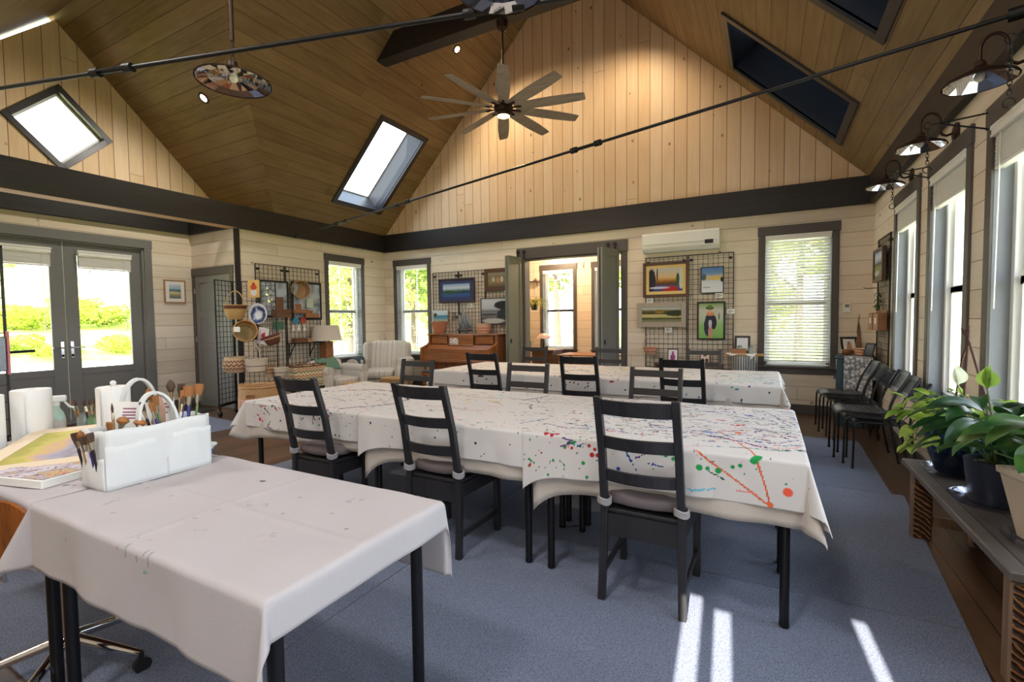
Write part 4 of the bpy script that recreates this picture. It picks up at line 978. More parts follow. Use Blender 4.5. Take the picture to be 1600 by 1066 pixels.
# ---------------------------------------------------------------- stacked black chairs by the right wall
M['plastic_black'] = flat((34, 36, 42), .35, name='black_plastic')
def stack_chair(label, loc, rz):
    t = thing('stacking_chair', label, 'chair', loc, rz, 'black stacking chairs along the window wall')
    b = Mb(); W = .195
    # slotted seat: rails and slats with a rolled front edge
    def sy(v): return -.17+.36*v
    def sz(v): return .448 - .02*max(0, (v-.86)/.14)**2 - .008*math.sin(PI*min(1, v/.9))
    for i in range(12):
        v0, v1 = .06+.76*i/12, .06+.76*(i+.62)/12
        b.box(-W+.03, sy(v0), sz(v0)-.005, W-.03, sy(v1), sz(v1)+.003)
    for sx in (-1, 1): b.grid(lambda u, v, sx=sx: (sx*(W-.034*u), sy(v), sz(v)+.002-.006*(1-u)**2), 3, 14); b.grid(lambda u, v, sx=sx: (sx*(W-.034*u), sy(v), sz(v)-.01), 3, 14)
    b.grid(lambda u, v: (-W+2*W*u, sy(.80)+.075*math.sin(v*PI*.5), sz(.8)+.004-.045*(1-math.cos(v*PI*.5))), 8, 8); b.box(-W, sy(0)-.01, .435, W, sy(.06), .45, .004)
    b.build('seat', M['plastic_black'], t)
    b = Mb()
    def bk(u, z): return -.235-.10*(z-.60)/.2 - .025*(1-(2*u-1)**2)
    z0, z1 = .62, .80
    for i in range(9):
        u0 = .06+.88*i/9; u1 = u0+.88/9*.55
        b._add([(-W+2*W*u, bk(u, z)+d, z) for d in (0, -.008) for (u, z) in ((u0, z0+.02), (u1, z0+.02), (u1, z1-.025), (u0, z1-.025))], [(0, 1, 2, 3), (4, 7, 6, 5), (0, 3, 7, 4), (1, 5, 6, 2)])
    for za, zb in ((z0, z0+.03), (z1-.035, z1)):
        b.grid(lambda u, v: (-W+2*W*u, bk(u, za+(zb-za)*v), za+(zb-za)*v), 10, 1); b.grid(lambda u, v: (-W+2*W*u, bk(u, za+(zb-za)*v)-.009, za+(zb-za)*v), 10, 1)
    for u in (0, 1): b.bar((-W+2*W*u, bk(u, z0), z0), (-W+2*W*u, bk(u, z1), z1), .02, .014)
    b.build('backrest', M['plastic_black'], t)
    for sx in (-1, 1):
        b = Mb(); x = sx*.2
        b.tube([(x, .205, 0), (x, .198, .38), (x, .185, .42), (x, .15, .435), (x, -.12, .432), (x, -.19, .44)], .0095, 8); b.cyl((x, .205, 0), .0125, .02, 10)
        b.build('leg', M['black_metal'], t)
        b = Mb(); b.tube([(x, -.27, 0), (x, -.195, .42), (x, -.205, .5), (x*.98, -.245, .62), (x*.97, -.335, .79)], .0095, 8); b.cyl((x, -.27, 0), .0125, .02, 10)
        b.build('leg', M['black_metal'], t)
    b = Mb(); b.tube([(-.2, -.2, .43), (.2, -.2, .43)], .008, 6); b.build('crossbar', M['black_metal'], t)
    return t
A0 = None
for s_, (y, x0, nm) in enumerate(((5.455, .905, 'nearer stack'), (6.57, .875, 'farther stack, beside the teal cabinet'))):
    for k, pos in enumerate(('bottom', 'middle', 'top')):
        lb = 'black slotted stacking chair, %s of the %s' % (pos, nm); loc = (x0-.072*k, y, .0015+.046*k)
        if A0 is None: A0 = stack_chair(lb, loc, rad(90))
        else: dup(A0, loc, rad(90), lb)
# ---------------------------------------------------------------- plant bench
M['bench_top'] = planks('weathered_bench_boards', 'y', 'x', .135, (112, 104, 98), (70, 62, 58), (30, 26, 24), rough=.42, knots=.1, length=9, gap=.003, knotc=(50, 40, 34))
t = NT('carved_bark_wood'); co = t.coord(); X = t.xyz(co); dg = t.m('ADD', t.m('MULTIPLY', X[2], 190), t.m('ADD', t.m('MULTIPLY', X[0], 130), t.m('MULTIPLY', t.noise(co, 18, 2), 9)))
st = t.m('SINE', dg); cc = t.ramp(st, [(.25, lin((54, 34, 20))), (.75, lin((150, 98, 52)))]); M['carved'] = t.bsdf(cc, .6, 0, t.bump(st, .8, .008))
M['bench_wood'] = wood((96, 74, 56), (140, 112, 86), 1, 'z', .5, 'bench_wood')
t_ = thing('plant_bench', 'weathered plank bench with carved striped legs, holding the potted plants', 'bench', (1.0, 3.19, 0))
b = Mb(); b.box(-.2, -.81, .41, .2, .81, .45, .006); b.build('top', M['bench_top'], t_)
for sx in (-1, 1):
    for sy in (-1, 1):
        b = Mb(); y = sy*.755 if sy < 0 else .60
        b.box(sx*.14-.05, y-.035, 0, sx*.14+.05, y+.035, .41, .008); lg = b.build('leg', M['bench_wood'], t_)
        b = Mb(); b.box(sx*.14-.043, y-.041, .012, sx*.14+.043, y-.0345, .395, .003); b.build('carved_face', M['carved'], lg)
for y in (-.755, .60):
    b = Mb(); b.box(-.09, y-.018, .09, .09, y+.018, .15, .004); b.build('stretcher', M['bench_wood'], t_)
# pots and plants
def glaze():
    t = NT('blue_drip_glaze'); co = t.coord(); X = t.xyz(co); n1 = t.noise(t.vec(t.m('MULTIPLY', X[0], 60), t.m('MULTIPLY', X[1], 60), t.m('MULTIPLY', X[2], 5)), 1, 3)
    f = t.m('ADD', n1, t.m('MULTIPLY', t.m('SUBTRACT', X[2], .2), 1.6)); return t.bsdf(t.ramp(f, [(.42, lin((12, 22, 44))), (.62, lin((30, 62, 98))), (.85, lin((112, 150, 168)))]), .12, 0, None, .6)
M['glaze'] = glaze(); M['pot_grey'] = flat((44, 48, 60), .4, name='charcoal_pot'); M['pot_beige'] = flat((178, 160, 138), .55, var=.08, scale=12, name='beige_pot'); M['soil'] = flat((58, 42, 32), .95, var=.3, scale=120, bumpy=.6, name='soil')
t = NT('clear_plastic'); a_ = t.n('BsdfTransparent', inputs={'Color': (.9, .9, .93, 1)}); g_ = t.n('BsdfGlossy', inputs={'Color': (.9, .92, 1, 1), 'Roughness': .08}); mx = t.n('MixShader', inputs={'0': .16, '1': a_, '2': g_}); t.t.links.new(mx, t.out.inputs[0]); M['clear'] = t.mat
def leafy(name, a, c, vein=None):
    t = NT(name); co = t.coord(); nz = t.noise(co, 9, 3); cc = t.ramp(nz, [(.35, lin(a)), (.7, lin(c))])
    p = t.n('BsdfPrincipled', inputs={'Base Color': cc, 'Roughness': .3, 'Specular IOR Level': .5}); tr = t.n('BsdfTranslucent', inputs={'Color': t.mix(.5, cc, lin(c))}); mx = t.n('MixShader', inputs={'0': .28, '1': p, '2': tr}); t.t.links.new(mx, t.out.inputs[0]); return t.mat
M['leaf_dark'] = leafy('dark_green_leaf', (22, 52, 30), (52, 92, 44)); M['leaf_lime'] = leafy('lime_leaf', (104, 144, 48), (176, 196, 92)); M['leaf_mid'] = leafy('green_leaf', (34, 72, 34), (80, 120, 56)); M['spathe'] = leafy('white_spathe', (206, 216, 190), (238, 240, 224)); M['spathe_green'] = leafy('green_spathe', (96, 150, 48), (168, 196, 96))
M['stem_green'] = flat((86, 112, 54), .6, name='green_stem'); M['rust'] = flat((78, 50, 42), .6, .1, var=.2, scale=60, name='rusty_cane')
def blade(b, base, az, L, w, rise, droop, fold=.25, n=8, heart=False, roll=0.0):
    """one leaf: petiole tip at base, heading az, arching"""
    d = Vector((math.cos(az), math.sin(az), 0)); s = Vector((-d.y, d.x, 0)); pts = []
    p = Vector(base); ang = rise
    for i in range(n+1):
        pts.append((p.copy(), ang)); p = p + (d*math.cos(ang)+Vector((0, 0, 1))*math.sin(ang))*(L/n); ang -= droop/n
    vs = []; fs = []
    for i, (q, an) in enumerate(pts):
        f = i/n; wd = w*(math.sin(PI*min(1, f**.72))**.85 if not heart else (math.sin(PI*(f*.86+.14))**.8 if f < 1 else 0)) + 1e-4
        up = -d*math.sin(an)+Vector((0, 0, 1))*math.cos(an); sd = (s*math.cos(roll)+up*math.sin(roll)); u2_ = up*math.cos(roll)-s*math.sin(roll)
        for k in (-1, -.5, 0, .5, 1): vs.append(q + sd*wd*.5*k + u2_*abs(k)*wd*fold)
    for i in range(n):
        for k in range(4): o = 5*i+k; fs.append((o, o+1, o+6, o+5))
    b._add(vs, fs, True)
def pot_plant(name, label, cat, loc): return thing(name, label, cat, loc)
ZB = .4515
def saucer(label, x, y, r):
    o = Mb().lathe([(.001, .002), (r*.86, .002), (r, .028), (r+.004, .03), (r-.004, .031), (r*.85, .006), (.001, .006)], 32, capb=False, capt=False).build('pot_saucer', M['clear']); return tag(o, label, 'saucer', 'clear plastic pot saucers', (x, y, ZB-.001))
saucer('clear plastic saucer under the blue glazed pot', 1.0, 3.72, .165); saucer('clear plastic saucer under the charcoal pot', 1.01, 3.2, .175); saucer('clear plastic saucer under the beige pot', 1.035, 2.70, .155)
z0 = ZB+.0065
P1 = thing('potted_plant', 'trailing lime-leaved plant in a blue drip-glazed pot', 'potted plant', (1.0, 3.72, z0))
b = Mb(); b.lathe([(.085, 0), (.1, .01), (.142, .16), (.158, .29), (.166, .31), (.156, .315), (.148, .29), (.13, .27), (.001, .27)], 40, capt=False); b.build('pot', M['glaze'], P1)
b = Mb(); b.lathe([(.146, .272), (.1, .282), (.001, .285)], 24, capb=False, capt=False); b.build('soil', M['soil'], P1)
r0 = random.Random(4); bl = Mb(); bs = Mb()
for k in range(46):
    a = r0.uniform(0, 6.28); a = a if r0.random() < .55 else r0.gauss(3.0, .9); rr_ = r0.uniform(.03, .12); h = r0.uniform(.3, .46)
    p0 = (rr_*.4*math.cos(a), rr_*.4*math.sin(a), .28); out = r0.uniform(.08, .26); p1 = (out*math.cos(a), out*math.sin(a), h); pm = (out*.45*math.cos(a), out*.45*math.sin(a), h*.93+.03)
    bs.tube([p0, pm, p1], [.003, .0025, .002], 5); blade(bl, p1, a+r0.gauss(0, .6), r0.uniform(.07, .12), r0.uniform(.045, .075), r0.uniform(-.4, .6), r0.uniform(.5, 1.4), .18, 6, True, r0.gauss(0, .4))
for k in range(5):      # trailing stems over the rim
    a = 2.6+.35*k+r0.gauss(0, .1); pts = [(.1*math.cos(a), .1*math.sin(a), .29), (.17*math.cos(a), .17*math.sin(a), .35), (.22*math.cos(a), .22*math.sin(a), .24), (.215*math.cos(a), .215*math.sin(a), .1+.03*k)]
    bs.tube(pts, .0025, 5)
    for q in pts[1:]: blade(bl, q, a+r0.gauss(0, .8), .085, .06, -.3, .9, .18, 6, True, r0.gauss(0, .4))
bl.build('leaves', M['leaf_lime'], P1); bs.build('stems', M['stem_green'], P1)
P2 = thing('potted_plant', 'peace lily with dark leaves and two upright flowers in a charcoal pot', 'potted plant', (1.01, 3.2, z0))
b = Mb(); b.lathe([(.09, 0), (.098, .008), (.118, .2), (.122, .215), (.112, .215), (.108, .19), (.001, .19)], 36, capt=False); b.build('pot', M['pot_grey'], P2)
b = Mb(); b.lathe([(.106, .192), (.05, .2), (.001, .2)], 20, capb=False, capt=False); b.build('soil', M['soil'], P2)
bl = Mb(); bs = Mb(); r0 = random.Random(8)
for k in range(46):
    a = k*2.4+r0.gauss(0, .2); wl = .35 if math.cos(a) > .25 else 1; out = r0.uniform(.03, .15)*wl; h = r0.uniform(.24, .46)
    p1 = (out*math.cos(a), out*math.sin(a), h); bs.tube([(.02*math.cos(a), .02*math.sin(a), .19), (out*.4*math.cos(a), out*.4*math.sin(a), h*.75), p1], [.004, .003, .002], 5)
    blade(bl, p1, a+r0.gauss(0, .25), r0.uniform(.2, .33)*(.5 if wl < 1 else 1), r0.uniform(.065, .1), r0.uniform(.1, .7)+(.5 if wl < 1 else 0), r0.uniform(.9, 1.9), .16, 9, False, r0.gauss(0, .35))
bl.build('leaves', M['leaf_dark'], P2); bs.build('stems', M['stem_green'], P2)
for nm, m_, tip, az in (('flower', 'spathe', (-.02, .5, .53), 1.9), ('flower', 'spathe_green', (.0, .13, .56), .6)):
    b = Mb(); b.tube([(0, .01, .19), (tip[0]*.4, tip[1]*.5, tip[2]*.72), tip], [.004, .003, .0025], 6); st_ = b.build('flower_stalk', M['stem_green'], P2)
    b = Mb(); blade(b, tip, az, .12, .085, 1.35, -.3, .35, 8); blade(b, (tip[0]+.004, tip[1], tip[2]), az+1.2, .11, .08, 1.3, -.2, .35, 8); b.tube([(tip[0], tip[1], tip[2]), (tip[0], tip[1], tip[2]+.055)], .006, 8); b.build('spathe', M[m_], st_)
P3 = thing('potted_plant', 'broad-leaved plant in a tapered square beige pot at the near end of the bench', 'potted plant', (1.04, 2.70, z0))
b = Mb(); W0, W1, H = .08, .122, .29
with b.at(Rz(rad(14))):
    for (a, c, w0, w1) in ((0, H, W0, W1),):
        vs = []; 
        for (w_, z) in ((W0, 0), (W1, H-.03), (W1+.008, H-.03), (W1+.01, H), (W1-.012, H), (W1-.02, H-.04), (.001, H-.04)):
            vs += [(-w_, -w_, z), (w_, -w_, z), (w_, w_, z), (-w_, w_, z)]
        fs = [(3, 2, 1, 0)]
        for i in range(6):
            for k in range(4): fs.append((4*i+k, 4*i+(k+1) % 4, 4*i+4+(k+1) % 4, 4*i+4+k))
        b._add(vs, fs)
bevel(b.build('pot', M['pot_beige'], P3), .004)
bl = Mb(); bs = Mb(); r0 = random.Random(15)
for k in range(30):
    a = k*2.4+r0.gauss(0, .3); wl = .4 if math.cos(a) > .2 else 1; out = r0.uniform(.06, .2)*wl; h = r0.uniform(.32, .5); p1 = (out*math.cos(a), out*math.sin(a), h)
    bs.tube([(.03*math.cos(a), .03*math.sin(a), .27), (out*.5*math.cos(a), out*.5*math.sin(a), h*.92), p1], [.0045, .003, .0025], 5)
    blade(bl, p1, a+r0.gauss(0, .3), r0.uniform(.14, .24)*(.5 if wl < 1 else 1), r0.uniform(.08, .12), r0.uniform(-.2, .5), r0.uniform(.6, 1.4), .12, 8, True, r0.gauss(0, .3))
bl.build('leaves', M['leaf_mid'], P3); bs.build('stems', M['stem_green'], P3)
# forked rusty trellis standing in the blue pot
T = thing('plant_trellis', 'rusty forked cane trellis rising from the blue glazed pot', 'trellis', (1.1, 3.93, .4515))
b = Mb(); b.tube([(-.04, -.06, .24), (-.01, 0, .5), (0, 0, .88)], .009, 8); b.tube([(0, 0, .80), (-.005, .09, .66), (-.01, .17, .38), (-.03, .16, .2)], .007, 8); b.tube([(0, 0, .79), (0, -.12, .66), (0, -.3, .46), (-.02, -.38, .34)], .008, 8)
b.tube([(0, 0, .81), (-.002, .07, .825), (0, .13, .86), (0, .05, .845), (0, 0, .87)], .006, 8); b.tube([(-.03, .16, .34), (0, -.1, .28), (0, -.42, .33), (-.02, -.62, .36)], .007, 8); b.tube([(0, -.02, .42), (-.02, -.2, .36), (-.02, -.34, .3)], .006, 8)
b.build('canes', M['rust'], T); b = Mb(); b.tube([(-.04, -.06, .0), (-.04, -.06, .24)], .006, 6); b.build('stake', M['rust'], T)
# ---------------------------------------------------------------- sconces
M['bulb'] = flat((236, 232, 220), .2, name='unlit_bulb')
def sconce(label, y):
    t = thing('gooseneck_sconce', label, 'wall lamp', (XR, y, 2.78), 0, 'gooseneck sconces above the windows')
    b = Mb(); b.cyl((-.012, 0, .0), .075, .012, 28, 'x'); b.cyl((-.022, 0, 0), .045, .012, 24, 'x', .06); b.build('wall_plate', M['bronze'], t)
    pts = [(-.02, 0, 0), (-.06, 0, -.012), (-.085, 0, .0), (-.098, 0, .03), (-.1, 0, .09)] + [(-.158+.058*math.cos(a), 0, .1+.075*math.sin(a)) for a in np.linspace(.25, PI-.05, 10)] + [(-.216, 0, .07), (-.216, 0, .03)]
    b = Mb(); b.tube(pts, .0095, 10); b.build('gooseneck_arm', M['bronze'], t)
    with_ = Tr(-.216, 0, -.08)
    b = Mb(); b.m = with_; b.lathe([(.163, 0), (.165, .004), (.155, .02), (.09, .052), (.035, .082), (.028, .09), (.03, .1), (.024, .104), (.026, .112), (.02, .118), (.012, .122)], 40, capb=False); sh = b.build('shade', M['bronze'], t)
    b = Mb(); b.m = with_
    b.lathe([(.158, .002), (.088, .046), (.03, .076)], 14, False, capb=False); b.build('mirror_reflector', M['mirror'], sh)
    b = Mb(); b.m = with_; b.sphere((0, 0, .035), .024, 12, (1, 1, 1.25)); b.build('bulb', M['bulb'], sh)
    return t
S_ = sconce('bronze gooseneck sconce above the window beside the corner grid', 6.10)
dup(S_, (XR, 4.84, 2.78), 0, 'bronze gooseneck sconce above the window between the other two sconce windows'); dup(S_, (XR, 3.66, 2.78), 0, 'bronze gooseneck sconce above the window nearest the camera')
def bracket(label, y, xo):
    t = thing('hanger_bracket', label, 'bracket', (XR, y, 2.635), 0, 'triangular plant hanger brackets')
    b = Mb(); b.bar((-.004, 0, -.06), (-.004, 0, .055), .012, .005, (1, 0, 0)); b.bar((-.004, 0, .052), (xo, 0, .03), .005, .01); b.bar((-.004, 0, -.055), (xo*.86, 0, .03), .005, .01)
    b.tube([(xo-.018+.02*math.cos(a), 0, .03+.022*math.sin(a)) for a in np.linspace(0, 5.2, 14)], .0035, 6); b.build('arm', M['black_metal'], t)
    b = Mb(); z = .0
    for k in range(10):
        R_ = [(xo-.018+(.0085*math.cos(a) if k % 2 else 0), (0 if k % 2 else .0085*math.cos(a)), z-.022*k-.014-.017*math.sin(a)*-1) for a in np.linspace(0, 2*PI, 11)[:-1]]
        b.tube(R_, .0022, 5, True)
    b.tube([(xo-.018+.022*math.cos(a), 0, z-.26+.022*math.sin(a)) for a in np.linspace(0, 2*PI, 15)[:-1]], .003, 6, True); b.build('chain', M['black_metal'], t); return t
bracket('black triangular bracket with chain between the two windows nearest the corner grid', 5.41, -.26); bracket('black triangular bracket with chain beside the middle sconce, over the nearer window gap', 4.18, -.30); bracket('black triangular bracket with chain beside the sconce nearest the camera', 3.07, -.26)
# corner cabinet -----------------------------------------------------------------
M['teal'] = flat((50, 74, 84), .4, var=.12, scale=18, name='teal_paint')
t = NT('lace'); co = t.coord(); vo = t.n('TexVoronoi', out='Distance', inputs={'Vector': co, 'Scale': 26.0}); v2 = t.n('TexVoronoi', out='Distance', feature='DISTANCE_TO_EDGE', inputs={'Vector': co, 'Scale': 60.0}); cc = t.ramp(t.m('ADD', vo, t.m('MULTIPLY', v2, .8)), [(.25, lin((236, 234, 230))), (.55, lin((176, 178, 180))), (.8, lin((120, 124, 128)))]); M['lace'] = t.bsdf(cc, .85, 0, t.bump(vo, .3, .003))
CB = thing('bow_front_cabinet', 'teal bow-front cabinet in the window corner, half covered by lace cloth', 'cabinet', (1.01, 7.62, 0), rad(-8))
b = Mb(); b.box(-.17, -.36, .06, .19, .28, .86, .004); b.build('body', M['teal'], CB)
b = Mb(); b.box(-.2, -.39, .858, .2, .3, .885, .008); b.box(-.19, -.38, 0, .2, .29, .06, .006); b.build('top_and_plinth', M['teal'], CB)
for k, (z0_, z1_) in enumerate(((.1, .28), (.3, .48), (.5, .68), (.7, .84))):
    b = Mb(); b.grid(lambda u, v: (-.175-.022*math.sin(PI*u), -.34+.6*u, z0_+(z1_-z0_)*v), 14, 1); b.box(-.178, -.34, z0_, -.17, .26, z1_); dr_ = b.build('drawer', M['teal'], CB)
    b = Mb(); b.sphere((-.205, -.16, (z0_+z1_)/2), .014, 10); b.sphere((-.205, .08, (z0_+z1_)/2), .014, 10); b.build('knob', M['teal'], dr_)
def lacef(u, v):
    y = -.395+.5*u*0; s_ = u*.36-.145
    return (s_, -.394-.004*math.sin(30*s_), .30+.59*v-.02*abs(math.sin(14*s_))*(1-v))
lc = Mb(); lc.grid(lambda u, v: ((-.1+.29*u), -.395-.003*math.sin(40*u), .3+.59*v-.018*abs(math.sin(9*u))*(1-v)), 30, 20); lc.grid(lambda u, v: (-.1+.29*u, -.395+.62*v, .8885), 6, 6)
o = lc.build('lace_cloth', M['lace']); tag(o, 'white lace cloth spread over the teal corner cabinet', 'cloth', None, (1.01, 7.62, .0), rad(-8)); sd_ = o.modifiers.new('t', 'SOLIDIFY'); sd_.thickness = .0015; sd_.offset = 1
def picture(name, label, cat, w, h, art, loc, rz=0.0, fw=.03, fd=.02, frame='frame_black', mat_w=0.0, lean=0.0, group=None, easel=False, matcol='paper', rot=None):
    """framed picture: local x right, front faces -y, z up from the bottom edge"""
    t = thing(name, label, cat, loc, rz, group, rot or (lean, 0, rz))
    b = Mb()
    if fw > 0:
        b.box(-w/2, -fd, 0, -w/2+fw, 0, h, .003); b.box(w/2-fw, -fd, 0, w/2, 0, h, .003); b.box(-w/2+fw, -fd, 0, w/2-fw, 0, fw, .003); b.box(-w/2+fw, -fd, h-fw, w/2-fw, 0, h, .003); b.box(-w/2+fw, -.004, fw, w/2-fw, 0, h-fw)
        b.build('frame', M[frame], t)
    q = fw+mat_w; y = -fd*.55 if fw > 0 else -fd
    if mat_w > 0: b = Mb(); b.box(-w/2+fw, y, fw, w/2-fw, -.004, h-fw); b.build('mat_board', M[matcol], t)
    b = Mb(); b.box(-w/2+q, y-.002, q, w/2-q, -.003 if fw > 0 else 0, h-q); b.build('artwork', art, t)
    if easel: b = Mb(); b.bar((0, -.002, h*.6), (0, h*.42, .004), .04, .004); b.build('easel_leg', M['frame_black'], t)
    return t
M['frame_black'] = flat((30, 28, 28), .4, name='black_frame'); M['frame_brown'] = wood((70, 44, 30), (98, 66, 46), 1, 'x', .45, 'brown_frame'); M['frame_oak'] = wood((158, 116, 70), (190, 146, 96), 1, 'x', .45, 'oak_frame'); M['frame_grey'] = flat((168, 156, 144), .6, var=.1, name='driftwood_frame'); M['frame_plum'] = flat((58, 40, 46), .4, name='plum_frame')
M['paper'] = flat((236, 234, 228), .8, var=.02, name='paper'); M['mat_cream'] = flat((226, 196, 126), .8, var=.03, name='cream_mat'); M['mat_blue'] = flat((52, 58, 96), .8, name='navy_mat')
def art(name, bands, blobs=(), seed=0, nscale=9, warp=.12, asp=1.0, w=1.0, h=1.0, base=0.0):
    """procedural painting: horizontal colour bands (height 0..1) warped by noise, with soft patches (x,z,r,colour,sharp) in 0..1 picture space"""
    t = NT(name); X = t.xyz(t.coord('Object')); co = t.vec(X[0], 0.0, X[2]); nz = t.noise(t.vec(X[0], seed*1.7, X[2]), nscale*2.2, 5, .65); n2 = t.noise(t.vec(X[0], seed*2.3, X[2]), nscale*7, 3)
    z = t.m('ADD', t.m('DIVIDE', t.m('SUBTRACT', X[2], base), h), t.m('MULTIPLY', t.m('SUBTRACT', nz, .5), warp)); x = t.m('ADD', t.m('DIVIDE', X[0], w), .5)
    cc = t.ramp(z, [(p, lin(c)) for p, c in bands], 'LINEAR')
    for (bx, bz, br, bc, sh) in blobs:
        rx, rz_ = br if isinstance(br, tuple) else (br, br)
        d = t.m('ADD', t.m('POWER', t.m('DIVIDE', t.m('SUBTRACT', x, bx), rx), 2.0), t.m('POWER', t.m('DIVIDE', t.m('SUBTRACT', t.m('DIVIDE', t.m('SUBTRACT', X[2], base), h), bz), rz_), 2.0))
        d = t.m('ADD', d, t.m('MULTIPLY', t.m('SUBTRACT', nz, .5), 2.2*(1-sh)+.2))
        f = t.n('MapRange', inputs={'Value': d, 'From Min': 1.0+.5*(1-sh), 'From Max': 1.0-.5*(1-sh)-.05}); cc = t.mix(f, cc, lin(bc))
    cc = t.mix(t.m('MULTIPLY', n2, .4), cc, t.mix(.5, cc, (.02, .02, .03, 1))); return t.bsdf(cc, .6, 0, t.bump(n2, .2, .002), .3)
zt = .888
picture('photo_frame', 'dark frame with a pale figure picture, leaning at the rear of the teal cabinet', 'picture frame', .2, .24, art('figure_art', [(0, (210, 200, 190)), (1, (226, 222, 214))], [(.5, .35, (.3, .3), (190, 150, 120), .5), (.5, .65, .12, (150, 110, 90), .6)], 3, w=.1, h=.24), (.98, 7.74, zt+.004), rad(12), .03, .018, 'frame_black', .035, rad(-22), 'frames on the teal cabinet')
picture('photo_frame', 'small dark frame seen edge-on in front of the basket on the teal cabinet', 'picture frame', .13, .17, art('dusk_art', [(0, (60, 60, 70)), (1, (130, 130, 140))], w=.13, h=.17), (1.12, 7.36, zt+.004), rad(-50), .02, .015, 'frame_black', 0, rad(-16), 'frames on the teal cabinet', True)
t = NT('striped_wicker'); X = t.xyz(t.coord()); s_ = t.m('SINE', t.m('ADD', t.m('MULTIPLY', X[2], 190), t.m('MULTIPLY', X[0], 20))); cc = t.ramp(s_, [(.35, lin((226, 196, 160))), (.6, lin((186, 78, 58)))]); M['wicker_red'] = t.bsdf(cc, .7, 0, t.bump(s_, .4, .003))
o = Mb().lathe([(.05, 0), (.062, .005), (.085, .09), (.088, .095), (.08, .093), (.06, .02), (.001, .018)], 30, capt=False).build('round_basket', M['wicker_red']); tag(o, 'cream basket with red stripes on the teal cabinet', 'basket', None, (1.06, 7.5, zt+.002))
M['bowl_wood'] = wood((90, 56, 30), (140, 94, 54), 1.5, 'x', .4, 'turned_wood')
o = Mb().lathe([(.03, 0), (.06, .02), (.07, .05), (.064, .075), (.056, .072), (.06, .045), (.03, .015), (.001, .013)], 28, capt=False).build('wooden_bowl', M['bowl_wood']); tag(o, 'small brown wooden bowl at the front edge of the teal cabinet', 'bowl', None, (.92, 7.5, zt+.002))
r0 = random.Random(2); b = Mb()
for k in range(7):
    a = k*.9; b.tube([(.03*math.cos(a+i*.9)*(1-i/9), .03*math.sin(a+i*.9)*(1-i/9), .07*i*(.8+.05*k)) for i in range(8)], [.012, .011, .012, .01, .009, .008, .006, .003], 6)
b.cyl((0, 0, 0), .045, .02, 14)
o = b.build('driftwood_sculpture', M['bowl_wood']); tag(o, 'tall twisted brown driftwood sculpture on the teal cabinet', 'sculpture', None, (1.06, 7.66, zt+.002))
# ---------------------------------------------------------------- wire grids and pictures on the back wall
def gridwall(name, label, loc, rz, w, h, group=None, cell=.0762, frame=.006, parent_label=True):
    """local x along the panel, z up; origin at the lower left corner"""
    t = thing(name, label, 'wire grid', loc, rz, group); b = Mb(); nx = max(2, round(w/cell)); nz = round(h/cell); r = .0028
    for i in range(1, nx): x = w*i/nx; b.box(x-r, -r, 0, x+r, r, h)
    for j in range(1, nz): z = h*j/nz; b.box(0, -3*r, z-r, w, -r, z+r)
    b.build('wires', M['black_wire'], t)
    b = Mb()
    for q in ((0, 0, .012, h), (w-.012, 0, w, h), (0, 0, w, .012), (0, h-.012, w, h)): b.box(q[0], -.008, q[1], q[2], .005, q[3])
    b.build('rim', M['black_wire'], t)
    b = Mb()
    for x in (.05, w-.05): b = Mb(); b.box(x-.022, -.014, h-.1, x+.022, .016, h-.065, .003); b.build('wall_clip', M['black_metal'], t)
    return t
yg = YB-.022
G1 = 'wire display grids on the back wall'
for k, (x0, x1, nm) in enumerate(((-6.125, -5.49, 'above the piano, beside the window'), (-5.48, -4.86, 'above the middle of the piano'), (-4.85, -4.29, 'behind the deer painting, beside the barn door'))):
    gridwall('wire_grid', 'black wire grid on the wall ' + nm, (x0, yg, .58), 0, x1-x0, 1.81, G1)
for x0, x1, nm in ((-1.775, -1.122, 'behind the autumn river painting'), (-1.112, -.453, 'behind the snow and boy paintings')): gridwall('wire_grid', 'black wire grid on the wall ' + nm, (x0, yg, .60), 0, x1-x0, 1.79, G1)
yp = YB-.036
GP = 'paintings on the back wall'
lake = art('lake_painting', [(0, (40, 74, 128)), (.28, (56, 92, 150)), (.34, (44, 74, 66)), (.5, (70, 104, 78)), (.56, (120, 150, 176)), (.7, (206, 214, 220)), (1, (120, 156, 200))], [(.22, .4, (.22, .14), (50, 84, 54), .7), (.8, .38, (.2, .1), (40, 66, 84), .7)], 1, 9, .14, w=.66, h=.28, base=.1)
picture('framed_painting', 'wide blue lake and hills painting in a dark frame with navy mat', 'painting', .87, .49, lake, (-5.525, yp, 1.76), 0, .035, .025, 'frame_plum', .075, 0, GP, matcol='mat_blue')
deer = art('deer_painting', [(0, (96, 84, 64)), (.4, (146, 132, 96)), (.7, (120, 116, 92)), (1, (170, 160, 130))], [(.3, .5, (.07, .16), (206, 190, 160), .6), (.55, .45, (.1, .2), (176, 140, 104), .6), (.75, .5, (.07, .2), (214, 200, 176), .6)], 2, 16, .3, w=.42, h=.28, base=.07)
picture('framed_painting', 'small brown painting of pale deer in a heavy dark frame, top right of the piano', 'painting', .56, .42, deer, (-4.57, yp, 1.97), 0, .07, .035, 'frame_brown', 0, 0, GP)
shore = art('shore_painting', [(0, (70, 72, 76)), (.25, (104, 106, 106)), (.36, (150, 152, 150)), (.5, (120, 126, 132)), (.6, (188, 196, 204)), (1, (214, 220, 226))], [(.8, .72, (.33, .16), (44, 46, 50), .75), (.86, .3, (.3, .3), (56, 58, 62), .75), (.3, .36, (.34, .05), (84, 84, 84), .7), (.45, .12, (.4, .1), (196, 196, 192), .5)], 3, 9, .12, w=.61, h=.5, base=.01)
